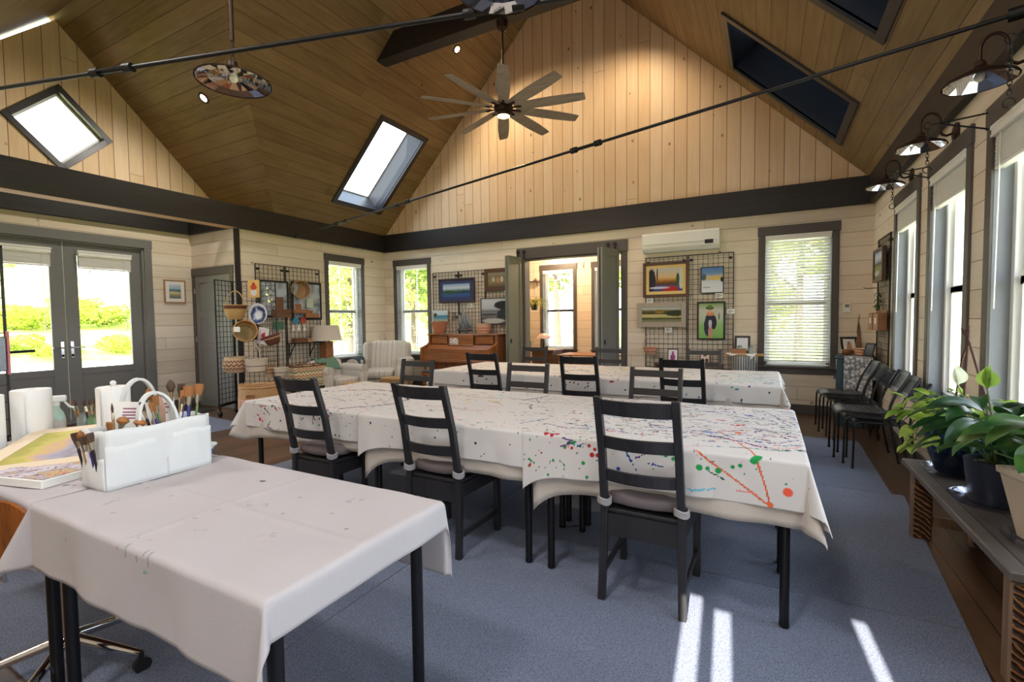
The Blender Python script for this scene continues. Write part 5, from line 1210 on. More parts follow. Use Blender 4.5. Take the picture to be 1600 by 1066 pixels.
picture('framed_painting', 'grey rocky shore painting with a thin dark edge, right above the piano', 'painting', .63, .51, shore, (-4.62, yp-.016, 1.318), 0, .012, .03, 'frame_black', 0, 0, GP)
beach = art('beach_canvas', [(0, (196, 180, 150)), (.25, (90, 150, 170)), (.5, (60, 128, 160)), (.62, (190, 206, 214)), (1, (214, 224, 232))], [(.15, .6, (.12, .2), (50, 70, 50), .7)], 4, 10, .12, w=.36, h=.21)
picture('canvas_painting', 'small unframed blue beach canvas over the pot at the left of the piano', 'painting', .36, .215, beach, (-5.925, yp, 1.395), 0, 0, .02, 'frame_black', 0, 0, GP)
autumn = art('autumn_painting', [(0, (70, 60, 110)), (.2, (84, 92, 160)), (.34, (90, 60, 40)), (.45, (150, 104, 36)), (.52, (206, 150, 70)), (.62, (232, 196, 140)), (1, (206, 206, 200))], [(.64, .12, (.24, .13), (186, 40, 34), .6), (.07, .5, (.14, .5), (44, 40, 56), .7), (.96, .55, (.07, .45), (214, 214, 204), .6), (.86, .5, (.05, .3), (60, 96, 60), .6), (.32, .18, (.3, .05), (196, 206, 232), .4), (.25, .75, (.02, .3), (40, 34, 34), .8)], 5, 9, .16, w=.52, h=.37, base=.085)
picture('framed_painting', 'autumn river painting with red bank in a brown frame and cream mat', 'painting', .71, .56, autumn, (-1.45, yp, 1.74), 0, .045, .03, 'frame_brown', .05, 0, GP, matcol='mat_cream')
snow = art('snow_painting', [(0, (232, 236, 242)), (.45, (226, 232, 240)), (.5, (214, 206, 190)), (.54, (236, 196, 96)), (.62, (226, 206, 160)), (.75, (120, 160, 206)), (1, (90, 136, 196))], [(.12, .62, (.12, .14), (84, 110, 130), .5), (.94, .5, (.07, .1), (40, 56, 50), .8), (.7, .55, (.16, .06), (248, 206, 84), .5), (.25, .2, (.2, .02), (150, 160, 180), .6)], 6, 8, .05, w=.32, h=.39, base=.01)
picture('framed_painting', 'small snowy sunset painting with a thin black frame', 'painting', .33, .405, snow, (-.757, yp, 1.778), 0, .012, .018, 'frame_black', 0, 0, GP)
field = art('field_painting', [(0, (150, 150, 126)), (.18, (120, 120, 80)), (.28, (48, 56, 32)), (.36, (196, 186, 124)), (.52, (206, 196, 140)), (.58, (64, 66, 30)), (.78, (110, 100, 44)), (.88, (186, 190, 186)), (1, (200, 206, 210))], [(.85, .6, (.24, .2), (50, 60, 34), .5), (.45, .72, (.12, .14), (150, 120, 50), .5)], 7, 10, .1, w=.6, h=.24, base=.075)
picture('framed_painting', 'long green field and treeline painting in a wide driftwood-grey frame', 'painting', .765, .395, field, (-1.513, yp-.012, 1.257), 0, .075, .03, 'frame_grey', 0, 0, GP)
kid = art('boy_painting', [(0, (130, 186, 96)), (.35, (150, 196, 120)), (.55, (190, 206, 180)), (.8, (206, 206, 196)), (1, (140, 176, 110))], [(.36, .34, (.14, .28), (50, 54, 70), .8), (.6, .45, (.13, .2), (46, 50, 66), .8), (.48, .16, (.09, .22), (206, 150, 130), .8), (.47, .42, (.07, .12), (206, 206, 214), .8), (.48, .6, (.2, .08), (52, 56, 72), .8), (.47, .70, (.16, .06), (226, 150, 106), .7), (.46, .79, (.085, .07), (226, 176, 146), .85), (.45, .865, (.17, .045), (72, 92, 44), .85), (.45, .91, (.1, .05), (104, 140, 60), .85), (.82, .62, (.02, .1), (70, 66, 70), .8)], 8, 12, .1, w=.36, h=.54, base=.025)
picture('framed_painting', 'painting of a boy in a green hat and dark coat on grass, narrow black frame', 'painting', .405, .59, kid, (-.77, yp, 1.057), 0, .025, .022, 'frame_black', 0, 0, GP)
def card(label, x, z, w_=.11, h_=.075, y=yp-.004, dark=(-.03, .01)):
    t = thing('label_card', label, 'label card', (x, y, z), 0, 'small white label cards on the grids')
    b = Mb(); b.box(-w_/2, -.0015, 0, w_/2, 0, h_, 0); b.build('card', M['paper'], t)
    b = Mb(); [b.box(-w_*.36, -.0022, h_*f, -w_*.36+w_*l, -.0015, h_*(f+.09)) for f, l in ((.66, .5), (.45, .7), (.26, .4))]; b.build('writing', M['ink'], t)
M['ink'] = flat((70, 70, 76), .7, name='printed_ink')
for lb, x, z in (('white label card under the lake painting', -5.2, 1.66), ('white label card under the deer painting', -4.38, 1.885), ('white label card under the autumn river painting', -1.70, 1.652), ('white label card under the snowy sunset painting', -.655, 1.70), ('white label card beside the boy painting', -.49, 1.455), ('white label card under the field painting', -1.405, 1.175)): card(lb, x, z)
# things on the piano -----------------------------------------------------------
M['walnut'] = wood((112, 62, 28), (168, 104, 54), 1, 'x', .3, 'walnut_veneer'); M['walnut_z'] = wood((116, 66, 30), (172, 108, 56), 1, 'z', .3, 'walnut_veneer_upright')
PN = thing('upright_piano', 'walnut console piano against the back wall under the paintings', 'piano', (-5.175, 7.93, 0))
def pbx(nm, m, *bx, par=PN, bev=.006):
    b = Mb(); [b.box(*q, bev) for q in bx]; return b.build(nm, M[m], par)
pbx('body', 'walnut_z', (-.78, -.3, .04, .79, 0, 1.1), (.745, -.34, .0, .795, 0, 1.12), (-.795, -.34, 0, -.745, 0, 1.12)); pbx('lid', 'walnut', (-.81, -.36, 1.118, .81, .0, 1.142))
b = Mb(); b.box(-.79, -.58, .605, .90-.11, -.3, .66, .006); b._add([(-.75, -.57, .66), (.75, -.57, .66), (.75, -.38, .93), (-.75, -.38, .93), (-.75, -.30, .93), (.75, -.30, .93)], [(0, 1, 2, 3), (3, 2, 5, 4)]); b.box(-.75, -.575, .66, .75, -.555, .865, .004); b.build('key_case', M['walnut'], PN)
for sx in (-1, 1):
    b = Mb(); b.prism([(-.6, .6), (-.3, .6), (-.3, 1.0), (-.40, .94), (-.6, .885)], .045, Matrix(((0, 0, 1, sx*.775-.0225), (1, 0, 0, 0), (0, 1, 0, 0), (0, 0, 0, 1)))); bevel(b.build('cheek', M['walnut_z'], PN), .004)
pbx('music_desk', 'walnut', (-.28, -.372, .93, .28, -.35, 1.135), (-.70, -.35, .95, -.33, -.335, 1.1), (.33, -.35, .95, .70, -.335, 1.1), (-.30, -.40, .925, .30, -.35, .94))
for sx in (-1, 1):
    b = Mb(); b.m = Tr(sx*.73, -.53, 0); b.lathe([(.013, 0), (.018, .02), (.028, .56), (.04, .575), (.04, .605)], 16); b.build('leg', M['walnut_z'], PN)
b = Mb(); [b.tube([(x, -.3, .07), (x, -.38, .05), (x, -.43, .045)], .008, 6) for x in (-.1, 0, .1)]; b.build('pedals', M['bronze'], PN)
M['bench_cloth'] = flat((72, 72, 92), .85, var=.12, scale=50, name='slate_cushion')
PB = thing('piano_bench', 'dark piano bench with a slate cushion before the piano', 'bench', (-5.12, 6.98, 0))
b = Mb(); b.box(-.4, -.19, .42, .4, .19, .47, .005); b.build('seat', M['walnut'], PB); b = Mb(); b.box(-.4, -.19, .471, .4, .19, .505, .015); b.build('cushion_pad', M['bench_cloth'], PB)
for sx in (-1, 1):
    for sy in (-1, 1): b = Mb(); b.box(sx*.36-.02, sy*.15-.02, 0, sx*.36+.02, sy*.15+.02, .42, .003); b.build('leg', M['walnut_z'], PB)
def wicker(name, c1, c2, bands=(), nz=90, na=40, rough=.7):
    """woven texture: over-under checks round a vertical axis plus optional dyed bands (z0,z1,colour,checked)"""
    t = NT(name); X = t.xyz(t.coord()); ang = t.n('Math', operation='ARCTAN2', inputs={'0': X[1], '1': X[0]})
    a = t.m('SINE', t.m('MULTIPLY', ang, float(na))); z = t.m('SINE', t.m('MULTIPLY', X[2], float(nz)*PI)); p = t.m('MULTIPLY', a, z)
    cc = t.ramp(t.m('ADD', t.m('MULTIPLY', p, .35), .5), [(.2, lin(c2)), (.75, lin(c1))])
    for (z0, z1, c, chk) in bands:
        inb = t.m('MULTIPLY', t.m('GREATER_THAN', X[2], z0), t.m('LESS_THAN', X[2], z1))
        if chk: inb = t.m('MULTIPLY', inb, t.m('GREATER_THAN', t.m('MULTIPLY', t.m('SINE', t.m('MULTIPLY', ang, float(chk))), t.m('SINE', t.m('MULTIPLY', t.m('SUBTRACT', X[2], z0), PI*2/(z1-z0)))), -.15))
        cc = t.mix(inb, cc, lin(c))
    return t.bsdf(cc, rough, 0, t.bump(p, .6, .004), .3)
M['wk_natural'] = wicker('natural_wicker', (214, 178, 126), (150, 108, 62)); M['wk_terra'] = wicker('terracotta_weave', (208, 140, 106), (168, 100, 72), nz=60, na=30); M['wk_pink'] = wicker('pink_cream_weave', (226, 196, 170), (196, 140, 110), [(.05, .07, (196, 120, 90), 0), (.1, .12, (196, 120, 90), 0)], 70, 36)
def basket(name, label, prof, m, loc, group=None, rot=None, th=.006, seg=36):
    t = thing(name, label, 'basket', loc, 0, group, rot); pr = [(max(.001, r), z) for r, z in prof]; inner = [(max(.001, r-th), z+ (th if i == 0 else 0)) for i, (r, z) in enumerate(prof)][::-1]
    b = Mb(); b.lathe(pr + inner, seg, capb=False, capt=False); b.quad(*[(prof[0][0]*math.cos(a), prof[0][0]*math.sin(a), th) for a in np.linspace(0, 2*PI, 21)[:-1]]); b.build('body', M[m], t)
    R, Z = prof[-1]; b = Mb(); b.tube([(R*math.cos(a), R*math.sin(a), Z+.003*math.sin(12*a)) for a in np.linspace(0, 2*PI, 41)[:-1]], th*1.25, 6, True); b.build('rim', M[m], t); return t
def handle(t, R, z, h, m, r=.008, az=0.0, flat_=1.0):
    b = Mb(); b.m = Rz(az); b.tube([(R*math.cos(a), 0, z+h*math.sin(a)) for a in np.linspace(0, PI, 17)], r, 8); b.build('handle', M[m], t)
zp = 1.144
basket('woven_pot', 'terracotta-coloured woven pot at the left end of the piano', [(.095, 0), (.12, .06), (.15, .16), (.168, .21), (.172, .225)], 'wk_terra', (-5.83, 7.78, zp), 'woven pots on the piano'); basket('woven_pot', 'pink and cream striped woven pot at the right end of the piano', [(.11, 0), (.135, .04), (.148, .12), (.14, .18), (.146, .19)], 'wk_pink', (-4.78, 7.78, zp), 'woven pots on the piano')
M['pewter'] = flat((112, 116, 122), .35, .7, var=.35, scale=90, name='pewter'); 
SH = thing('ship_sculpture', 'dark pewter sailing ship sculpture in the middle of the piano top', 'sculpture', (-5.22, 7.76, zp))
b = Mb(); b.grid(lambda u, v: (-.17+.36*u, (.035*math.sin(PI*u)**.6)*(2*v-1), .035+.028*(2*u-1)**2+.03*abs(2*v-1)), 16, 6); b.box(-.06, -.03, 0, .06, .03, .035, .004); b.build('hull', M['pewter'], SH)
b = Mb()
for x0, x1, zb, zt_, sk in ((-.14, .0, .09, .36, .02), (-.03, .12, .08, .48, -.02), (.06, .2, .1, .40, -.03)):
    b.grid(lambda u, v: (x0+(x1-x0)*(u*(1-.75*v))+sk*v, -.03*math.sin(PI*v)*math.sin(PI*u)-.005, zb+(zt_-zb)*v), 6, 10); b.grid(lambda u, v: (x0+(x1-x0)*(u*(1-.75*v))+sk*v, -.03*math.sin(PI*v)*math.sin(PI*u), zb+(zt_-zb)*v), 6, 10)
    b.tube([(x0, 0, .04), (x0+sk, 0, zt_+.02)], .004, 6)
b.build('sails', M['pewter'], SH)
SC_ = thing('scroll_ornament', 'black wrought scroll ornament hung on the grid left of the ship', 'ornament', (-5.53, yp-.004, 1.37)); b = Mb()
for cx_, cz_, r_, dr_ in ((-.08, .06, .055, 1), (.06, .06, .055, -1), (-.06, .155, .045, -1), (.08, .15, .05, 1), (0, .1, .03, 1)): b.tube([(cx_+dr_*r_*(1-a/9)*math.cos(a), 0, cz_+r_*(1-a/9)*math.sin(a)) for a in np.linspace(0, 7.5, 26)], .0065, 6)
b.build('scrolls', M['black_metal'], SC_)
t = NT('patterned_sheet'); co = t.coord(); vo = t.n('TexVoronoi', out='Distance', inputs={'Vector': co, 'Scale': 45.0}); M['pattern'] = t.bsdf(t.ramp(vo, [(.35, lin((96, 56, 48))), (.5, lin((226, 220, 210)))]), .8)
o = Mb().box(-.1, -.003, 0, .1, 0, .125).build('music_sheet', M['pattern']); tag(o, 'small patterned card standing on the piano music desk', 'card', None, (-5.32, 7.545, .942)); o.rotation_euler = (rad(-6), 0, 0)
# barn doors ---------------------------------------------------------------------
def barn_leaf(par, p, q, z0, z1, face):
    """a shaker leaf from floor point p to q"""
    P, Q = Vector((p[0], p[1], 0)), Vector((q[0], q[1], 0)); d = (Q-P); L = d.length; d.normalize(); n = Vector((d.y, -d.x, 0))
    X = Matrix((d, n, Vector((0, 0, 1)))).transposed().to_4x4(); X.translation = P
    b = Mb(); b.m = X; s = .075; y = .02
    b.box(0, -y, z0, s, y, z1, .002); b.box(L-s, -y, z0, L, y, z1, .002); b.box(s, -y, z0, L-s, y, z0+.16, .002); b.box(s, -y, z1-.12, L-s, y, z1, .002); b.box(s, -y+.014, z0+.16, L-s, y-.014, z1-.12)
    return b.build('leaf', M[face], par)
for nm, lb, face, legs, x in (('bifold_barn_door', 'folded grey-green barn door left of the side room doorway', 'door_green', (((-4.12, 7.56), (-4.06, 7.975)), ((-4.17, 7.57), (-4.13, 7.97))), -4.0), ('bifold_barn_door', 'folded dark grey barn door right of the side room doorway', 'door_grey', (((-2.37, 7.50), (-2.225, 7.97)), ((-2.43, 7.52), (-2.28, 7.97))), -2.28)):
    t = thing(nm, lb, 'door', (0, 0, 0), 0, 'bi-fold barn doors')
    t['kind'] = 'thing'
    for p, q in legs: barn_leaf(t, p, q, .015, 2.56, face)
    b = Mb()
    for dx in (-.06, .06):
        b.cyl((x+dx-.06, YB-.05, 2.66), .035, .018, 16, 'y'); b.box(x+dx-.072, YB-.052, 2.54, x+dx-.048, YB-.034, 2.67, .003)
    b.build('rollers', M['black_metal'], t)
    b = Mb(); (p, q) = legs[0]; b.box((p[0]*.9+q[0]*.1)+.022, p[1]+.02, .98, (p[0]*.9+q[0]*.1)+.04, p[1]+.05, 1.06, .004); b.build('pull_handle', M['black_metal'], t)
# heat pump, remote, outlet ---------------------------------------------------------
AC = thing('wall_heat_pump', 'white wall-mounted heat pump above the autumn river painting', 'heat pump', (-1.22, YB, 2.45))
b = Mb(); b.prism([(0, .0), (.14, 0), (.195, .06), (.2, .12), (.2, .28), (.18, .3), (0, .305)], 1.15, Matrix(((0, 0, 1, -.575), (-1, 0, 0, 0), (0, 1, 0, 0), (0, 0, 0, 1)))); bevel(b.build('housing', M['white'], AC), .012, 3)
b = Mb(); b.box(-.56, -.205, .115, .56, -.198, .119); b.build('panel_seam', M['jamb'], AC)
b = Mb(); b._add([(-.55, -.146, .0), (.55, -.146, .0), (.55, -.2, .058), (-.55, -.2, .058)], [(0, 1, 2, 3)]); b.build('louvre', M['white'], AC); b = Mb(); b.box(.37, -.206, .075, .49, -.196, .135, .002); b.build('display', M['black_metal'], AC)
RM = thing('remote_control', 'white remote in its wall holder right of the blinded window', 'remote control', (.965, YB, 1.45)); b = Mb(); b.box(-.04, -.024, 0, .04, 0, .125, .006); b.build('body', M['white'], RM); b = Mb(); b.box(-.024, -.0255, .07, .024, -.024, .112); b.build('screen', M['jamb'], RM)
OT = thing('wall_outlet', 'white outlet plate low on the wall between the grids and the blinded window', 'outlet', (-.23, YB, .36)); b = Mb(); b.box(-.036, -.006, 0, .036, 0, .115, .003); b.build('plate', M['white'], OT); b = Mb(); [b.box(x, -.0065, z, x+.004, -.006, z+.012) for z in (.028, .075) for x in (-.01, .006)]; b.build('slots', M['ink'], OT)
# under the right grid ---------------------------------------------------------------
HB = basket('hanging_basket', 'shallow pale basket hanging from the grid under the field painting', [(.06, 0), (.085, .03), (.108, .09), (.112, .115)], 'wk_pink', (-1.66, 7.82, .81)); handle(HB, .108, .11, .24, 'wk_pink', .004)
M['purple_art'] = art('purple_tree_art', [(0, (236, 232, 232)), (1, (238, 236, 236))], [(.5, .42, (.3, .26), (150, 70, 130), .8), (.5, .7, (.14, .22), (170, 80, 140), .8)], 9, w=.13, h=.2)
GC2 = 'small framed cards below the right grid'
picture('framed_card', 'small black-framed card with a purple tree, under the field painting', 'picture frame', .16, .22, M['purple_art'], (-1.30, 7.74, .70), 0, .014, .012, 'frame_black', 0, rad(-8), GC2); picture('framed_card', 'small black-framed card with a tan face, under the boy painting', 'picture frame', .15, .19, art('tan_face_art', [(0, (226, 196, 176)), (1, (236, 216, 200))], [(.3, .3, .18, (70, 50, 50), .8), (.7, .3, .18, (70, 50, 50), .8), (.5, .75, (.2, .1), (120, 90, 60), .8)], 10, w=.13, h=.17), (-.83, 7.74, .70), 0, .014, .012, 'frame_black', 0, rad(-8), GC2)
CS = thing('display_console', 'narrow dark console below the right grid holding two small framed cards', 'console', (-1.07, 7.74, 0)); b = Mb(); b.box(-.5, -.12, .67, .5, .12, .695, .004); b.build('top', M['frame_brown'], CS)
for sx in (-1, 1):
    for sy in (-1, 1): b = Mb(); b.box(sx*.46-.018, sy*.09-.018, 0, sx*.46+.018, sy*.09+.018, .67, .002); b.build('leg', M['frame_brown'], CS)
t = NT('corrugated_zinc'); X = t.xyz(t.coord()); s_ = t.m('SINE', t.m('MULTIPLY', X[0], 190.0)); M['zinc'] = t.bsdf(t.ramp(t.m('ADD', t.m('MULTIPLY', s_, .3), t.m('ADD', .25, t.m('MULTIPLY', t.noise(t.coord(), 12, 3), .5))), [(.2, lin((120, 120, 120))), (.8, lin((206, 206, 204)))]), .35, .6, t.bump(s_, .8, .006))
ST = thing('corrugated_stand', 'corrugated zinc stand with a pale wood top beside the blinded window', 'side table', (-.29, 7.72, 0)); b = Mb(); b.box(-.26, -.14, .845, .26, .14, .868, .004); b.build('top', M['frame_oak'], ST); b = Mb(); b.lathe([(.17, 0), (.17, .845)], 40, capt=False, fr=lambda r, z, a: r+.005*math.sin(a*30)); b.build('drum', M['zinc'], ST)
b = Mb(); b.grid(lambda u, v: (-.24+.4*u, -.142+.28*v, .8705), 8, 6); b.grid(lambda u, v: (-.24+.12*u+.03*v, -.1425-.002*v, .8705-.03*v*(1-abs(2*u-1))), 6, 4); b.grid(lambda u, v: (.0+.12*u+.03*v, -.1425-.002*v, .8705-.075*v*(1-abs(2*u-1))), 6, 4)
o = b.build('table_runner', M['paper']); tag(o, 'white cloth runner with pointed ends on the zinc stand', 'cloth', None, (-.29, 7.72, 0)); q = o.modifiers.new('t', 'SOLIDIFY'); q.thickness = .0015; q.offset = 1
zc_ = .8725
picture('photo_frame', 'black frame with a pale picture standing behind the jars on the zinc stand', 'picture frame', .21, .255, art('pale_view', [(0, (206, 214, 206)), (.4, (226, 230, 232)), (1, (232, 234, 238))], [(.3, .3, (.14, .3), (120, 140, 130), .5)], 11, w=.15, h=.2), (-.325, 7.81, zc_), rad(-2), .03, .015, 'frame_black', 0, rad(-10))
WB = thing('wooden_box', 'open orange-brown wooden box in front of the frame on the zinc stand', 'box', (-.36, 7.68, zc_)); b = Mb(); b.box(-.095, -.045, 0, .095, .045, .006); [b.box(*q) for q in ((-.095, -.045, .006, .095, -.037, .07), (-.095, .037, .006, .095, .045, .07), (-.095, -.037, .006, -.087, .037, .07), (.087, -.037, .006, .095, .037, .07))]; M['box_orange'] = wood((132, 84, 50), (168, 114, 72), 1, 'x', .5, 'orange_wood'); b.build('box', M['box_orange'], WB)
M['jar_glass'] = flat((150, 160, 150), .15, .1, var=.3, scale=70, name='filled_jar')
def jar(label, loc, s=1.0):
    t = thing('glass_jar', label, 'jar', loc, 0, 'jars on the zinc stand'); b = Mb(); b.lathe([(.028, 0), (.032, .004), (.033, .07), (.028, .082), (.028, .09)], 20); b.build('jar', M['jar_glass'], t); b = Mb(); b.lathe([(.03, .0905), (.03, .105), (.02, .107)], 20); b.build('lid', M['pewter'], t); return t
jar('glass jar with a grey lid inside the orange-brown box', (-.352, 7.68, zc_+.0065)); jar('glass jar with a grey lid standing right of the orange-brown box', (-.205, 7.66, zc_))
# corner grid on the window wall -------------------------------------------------------
gridwall('wire_grid', 'black wire grid on the window wall in the corner above the teal cabinet', (XR-.022, 7.53, .62), rad(-90), .70, 1.73, 'wire display grids on the window wall')
picture('framed_painting', 'framed landscape facing the room on the corner grid', 'painting', .56, .40, art('corner_landscape', [(0, (120, 116, 70)), (.4, (150, 146, 90)), (.55, (70, 84, 60)), (.62, (150, 176, 200)), (.8, (226, 230, 236)), (1, (150, 180, 214))], [(.3, .2, (.3, .1), (200, 200, 190), .4)], 12, 9, .15, w=.48, h=.32, base=.04), (XR-.045, 7.22, 1.815), rad(-90), .04, .04, 'frame_brown', 0, 0)
for lb, y in (('orange wooden pocket box on the corner grid, farther from the windows', 7.34), ('orange wooden pocket box on the corner grid, nearer the windows', 7.02)):
    t = thing('pocket_box', lb, 'box', (XR-.034, y, 1.225), 0, 'orange pocket boxes on the corner grid'); b = Mb(); b.box(-.012, -.13, 0, 0, .13, .24); b.box(-.09, -.13, 0, -.012, .13, .012); b.box(-.09, -.13, .012, -.08, .13, .2); [b.box(-.08, y_, .012, -.012, y_+.01, .21) for y_ in (-.13, .12)]; bevel(b.build('box', M['box_orange'], t), .003); b = Mb(); b.box(-.0915, -.04, .08, -.09, .04, .15); b.build('front_label', M['paper'], t)
t = thing('dried_sprig', 'hanging green sprig on a hook of the corner grid', 'dried plant', (XR-.05, 7.32, 1.49)); bl = Mb(); r0 = random.Random(6)
for k in range(34): a = r0.uniform(0, 6.28); blade(bl, (.012*math.cos(a), .03*math.sin(a), r0.uniform(0, .2)), a, .07, .022, r0.uniform(-1.2, .3), .5, .1, 3)
bl.build('leaves', M['leaf_mid'], t); b = Mb(); b.tube([(0, 0, .0), (0, 0, .24), (-.04, 0, .255), (-.12, .02, .25), (-.15, .02, .265)], .004, 6); b.build('hook', M['black_metal'], t)
# side room ---------------------------------------------------------------------------
LT = thing('ceiling_light', 'round flush ceiling light glowing in the side room', 'ceiling light', (-4.236, 9.845, 2.949)); b = Mb(); b.lathe([(.17, -.03), (.175, -.015), (.17, 0)], 32); b.build('rim', M['bronze'], LT); b = Mb(); b.lathe([(.001, -.065), (.06, -.06), (.12, -.045), (.155, -.03)], 28, capb=False, capt=False); b.build('diffuser', emit((255, 196, 120), 6, 'side_room_glow'), LT)
dup(LT, (-3.0, 9.5, 2.949), 0, 'round flush ceiling light partly behind the folded dark barn door')
SP = thing('spider_plant', 'hanging spider plant in the side room window corner', 'hanging plant', (-4.72, 9.9, 1.62)); b = Mb(); b.lathe([(.06, 0), (.09, .12), (.1, .13), (.09, .128), (.001, .11)], 24, capt=False); b.build('pot', M['pot_grey'], SP); bl = Mb(); r0 = random.Random(3)
for k in range(90): a = r0.uniform(0, 6.28); blade(bl, (.04*math.cos(a), .04*math.sin(a), .12), a, r0.uniform(.25, .5), .016, r0.uniform(.5, 1.4), r0.uniform(2.0, 3.2), .25, 7)
bl.build('leaves', leafy('spider_leaf', (110, 124, 40), (196, 190, 96)), SP); b = Mb(); [b.tube([(.09*math.cos(a), .09*math.sin(a), .125), (0, 0, .55)], .002, 4) for a in (0, 2.1, 4.2)]; b.tube([(0, 0, .55), (0, 0, 1.32)], .002, 4); b.build('hanger', M['black_metal'], SP)
SHF = thing('wall_shelf', 'small dark wall shelf of trinkets in the side room', 'shelf', (-5.0, 10.33, 2.3)); b = Mb(); b.box(-.22, -.07, 0, .22, .07, .018, .003); b.build('board', M['frame_brown'], SHF); b = Mb(); b.bar((-.15, .065, -.1), (-.15, -.05, -.002), .012, .012); b.bar((.15, .065, -.1), (.15, -.05, -.002), .012, .012); b.build('bracket', M['black_metal'], SHF)
for k, (x, h_, m_) in enumerate(((-.12, .1, 'pewter'), (.0, .06, 'paper'), (.12, .08, 'chrome'))): o = Mb().lathe([(.02, 0), (.03, h_*.4), (.012, h_*.75), (.018, h_)], 14).build('trinket', M[m_]); tag(o, ('grey vase-shaped', 'low white', 'shiny metal')[k]+' trinket on the side room shelf', 'ornament', 'trinkets on the side room shelf', (-5.0+x, 10.33, 2.3185))
t = thing('shelf_bracket', 'empty black wall bracket between the side room windows', 'bracket', (-3.70, RY1-.004, 2.56)); b = Mb(); b.bar((0, 0, 0), (0, 0, .15), .012, .006, (1, 0, 0)); b.tube([(0, 0, .02), (-.05, -.06, .12), (-.09, -.1, .14), (-.1, -.12, .11), (-.07, -.1, .1)], .005, 6); b.build('arm', M['black_metal'], t)
DK = thing('side_desk', 'dark brown desk in the side room with papers and a patterned lamp', 'desk', (-4.42, 9.3, 0)); b = Mb(); b.box(-.5, -.3, .73, .55, .3, .76, .004); b.build('top', M['frame_brown'], DK); b = Mb(); b.box(.05, -.27, 0, .52, .27, .73, .004); b.build('pedestal', M['frame_brown'], DK); b = Mb(); b.box(-.48, -.27, 0, -.42, .27, .73, .003); b.build('leg_panel', M['frame_brown'], DK)
TL = thing('table_lamp', 'lamp with a pink patterned glass dome on the side room desk', 'table lamp', (-4.24, 9.35, .761)); t = NT('stained_glass'); vo = t.n('TexVoronoi', out='Color', inputs={'Vector': t.coord(), 'Scale': 30.0}); M['tiffany'] = t.bsdf(t.mix(.55, vo, lin((226, 190, 186))), .3); b = Mb(); b.lathe([(.155, .235), (.13, .29), (.07, .335), (.02, .35)], 24, capb=False, capt=False); b.build('lamp_shade', M['tiffany'], TL); b = Mb(); b.lathe([(.07, 0), (.06, .015), (.018, .04), (.022, .12), (.012, .2), (.012, .36), (.018, .375), (.001, .385)], 18); b.build('base', M['bronze'], TL)
b = Mb(); b.box(-.13, -.1, 0, .13, .1, .012); b.box(-.12, -.11, .0125, .14, .08, .022); o = b.build('paper_stack', M['paper']); tag(o, 'stack of white papers on the side room desk', 'papers', None, (-4.02, 9.2, .761))
BG_ = thing('laptop_bag', 'black bag with a looped handle on the side room desk', 'bag', (-4.66, 9.22, .761)); b = Mb(); b.box(-.17, -.06, 0, .17, .06, .2, .025); b.build('body', M['plastic_black'], BG_); handle(BG_, .06, .19, .07, 'plastic_black', .009)
WT = thing('wooden_table', 'orange-toned wooden table under the side room windows', 'table', (-3.15, 9.3, 0)); b = Mb(); b.box(-.62, -.35, .665, .62, .35, .69, .005); b.build('top', M['box_orange'], WT)
for sx in (-1, 1):
    for sy in (-1, 1): b = Mb(); b.box(sx*.57-.025, sy*.3-.025, 0, sx*.57+.025, sy*.3+.025, .665, .003); b.build('leg', M['box_orange'], WT)
# ---------------------------------------------------------------- basket display on the left
gx = XL+.022
G3 = 'wire display grids on the left wall'
gridwall('wire_grid', 'black wire grid on the left wall behind the rolling rack', (gx, 4.955, .60), rad(90), .545, 1.785, G3); gridwall('wire_grid', 'black wire grid on the left wall, nearer the window with the lamp', (gx, 5.515, .60), rad(90), .72, 1.785, G3)
t = NT('sea_glass_panel'); nz = t.noise(t.coord(), 6, 3); M['sea_panel'] = t.bsdf(t.ramp(nz, [(.35, lin((112, 122, 132))), (.6, lin((186, 194, 202)))]), .25)
picture('framed_mirror', 'black-framed pale panel behind the bangles on the left wall grid', 'mirror', .56, .63, M['sea_panel'], (gx+.03, 5.255, 1.49), rad(90), .035, .02, 'frame_black', 0, 0, 'black-framed panels on the left wall'); picture('framed_mirror', 'black-framed pale panel behind the round basket on the left wall grid', 'mirror', .64, .69, M['sea_panel'], (gx+.03, 5.915, 1.445), rad(90), .04, .02, 'frame_black', 0, 0, 'black-framed panels on the left wall')
# rolling rack
P0 = Vector((-7.29, 4.47)); D2 = Vector((.914, .406)); N2 = Vector((.406, -.914)); az2 = math.atan2(.406, .914)
RK = thing('rolling_rack', 'tall black rolling wire rack hung with baskets beside the panel door', 'display rack', (P0.x, P0.y, 0))
def rack_panel(par, p, q, z0, z1):
    d = Vector((q[0]-p[0], q[1]-p[1], 0)); L = d.length; d.normalize(); n = Vector((d.y, -d.x, 0)); X = Matrix((d, n, Vector((0, 0, 1)))).transposed().to_4x4(); X.translation = (p[0], p[1], 0)
    b = Mb(); b.m = X; nx = max(2, round(L/.0762)); nz = round((z1-z0)/.0762); r = .0028
    for i in range(1, nx): x = L*i/nx; b.box(x-r, -r, z0, x+r, r, z1)
    for j in range(1, nz): z = z0+(z1-z0)*j/nz; b.box(0, r, z-r, L, 3*r, z+r)
    pn = b.build('wire_panel', M['black_wire'], par); b = Mb(); b.m = X
    for q_ in ((0, 0, z0, .014, z1), (L-.014, 0, z0, L, z1)): b.box(q_[0], -.007, z0, q_[3], .007, z1)
    b.box(0, -.007, z1-.014, L, .007, z1); b.box(0, -.02, z0-.03, L, .02, z0+.01, .003); b.build('rim', M['black_metal'], pn)
rack_panel(RK, (.16, -.36), (0, 0), .19, 2.045); rack_panel(RK, (0, 0), (D2.x*.70, D2.y*.70), .19, 2.045)
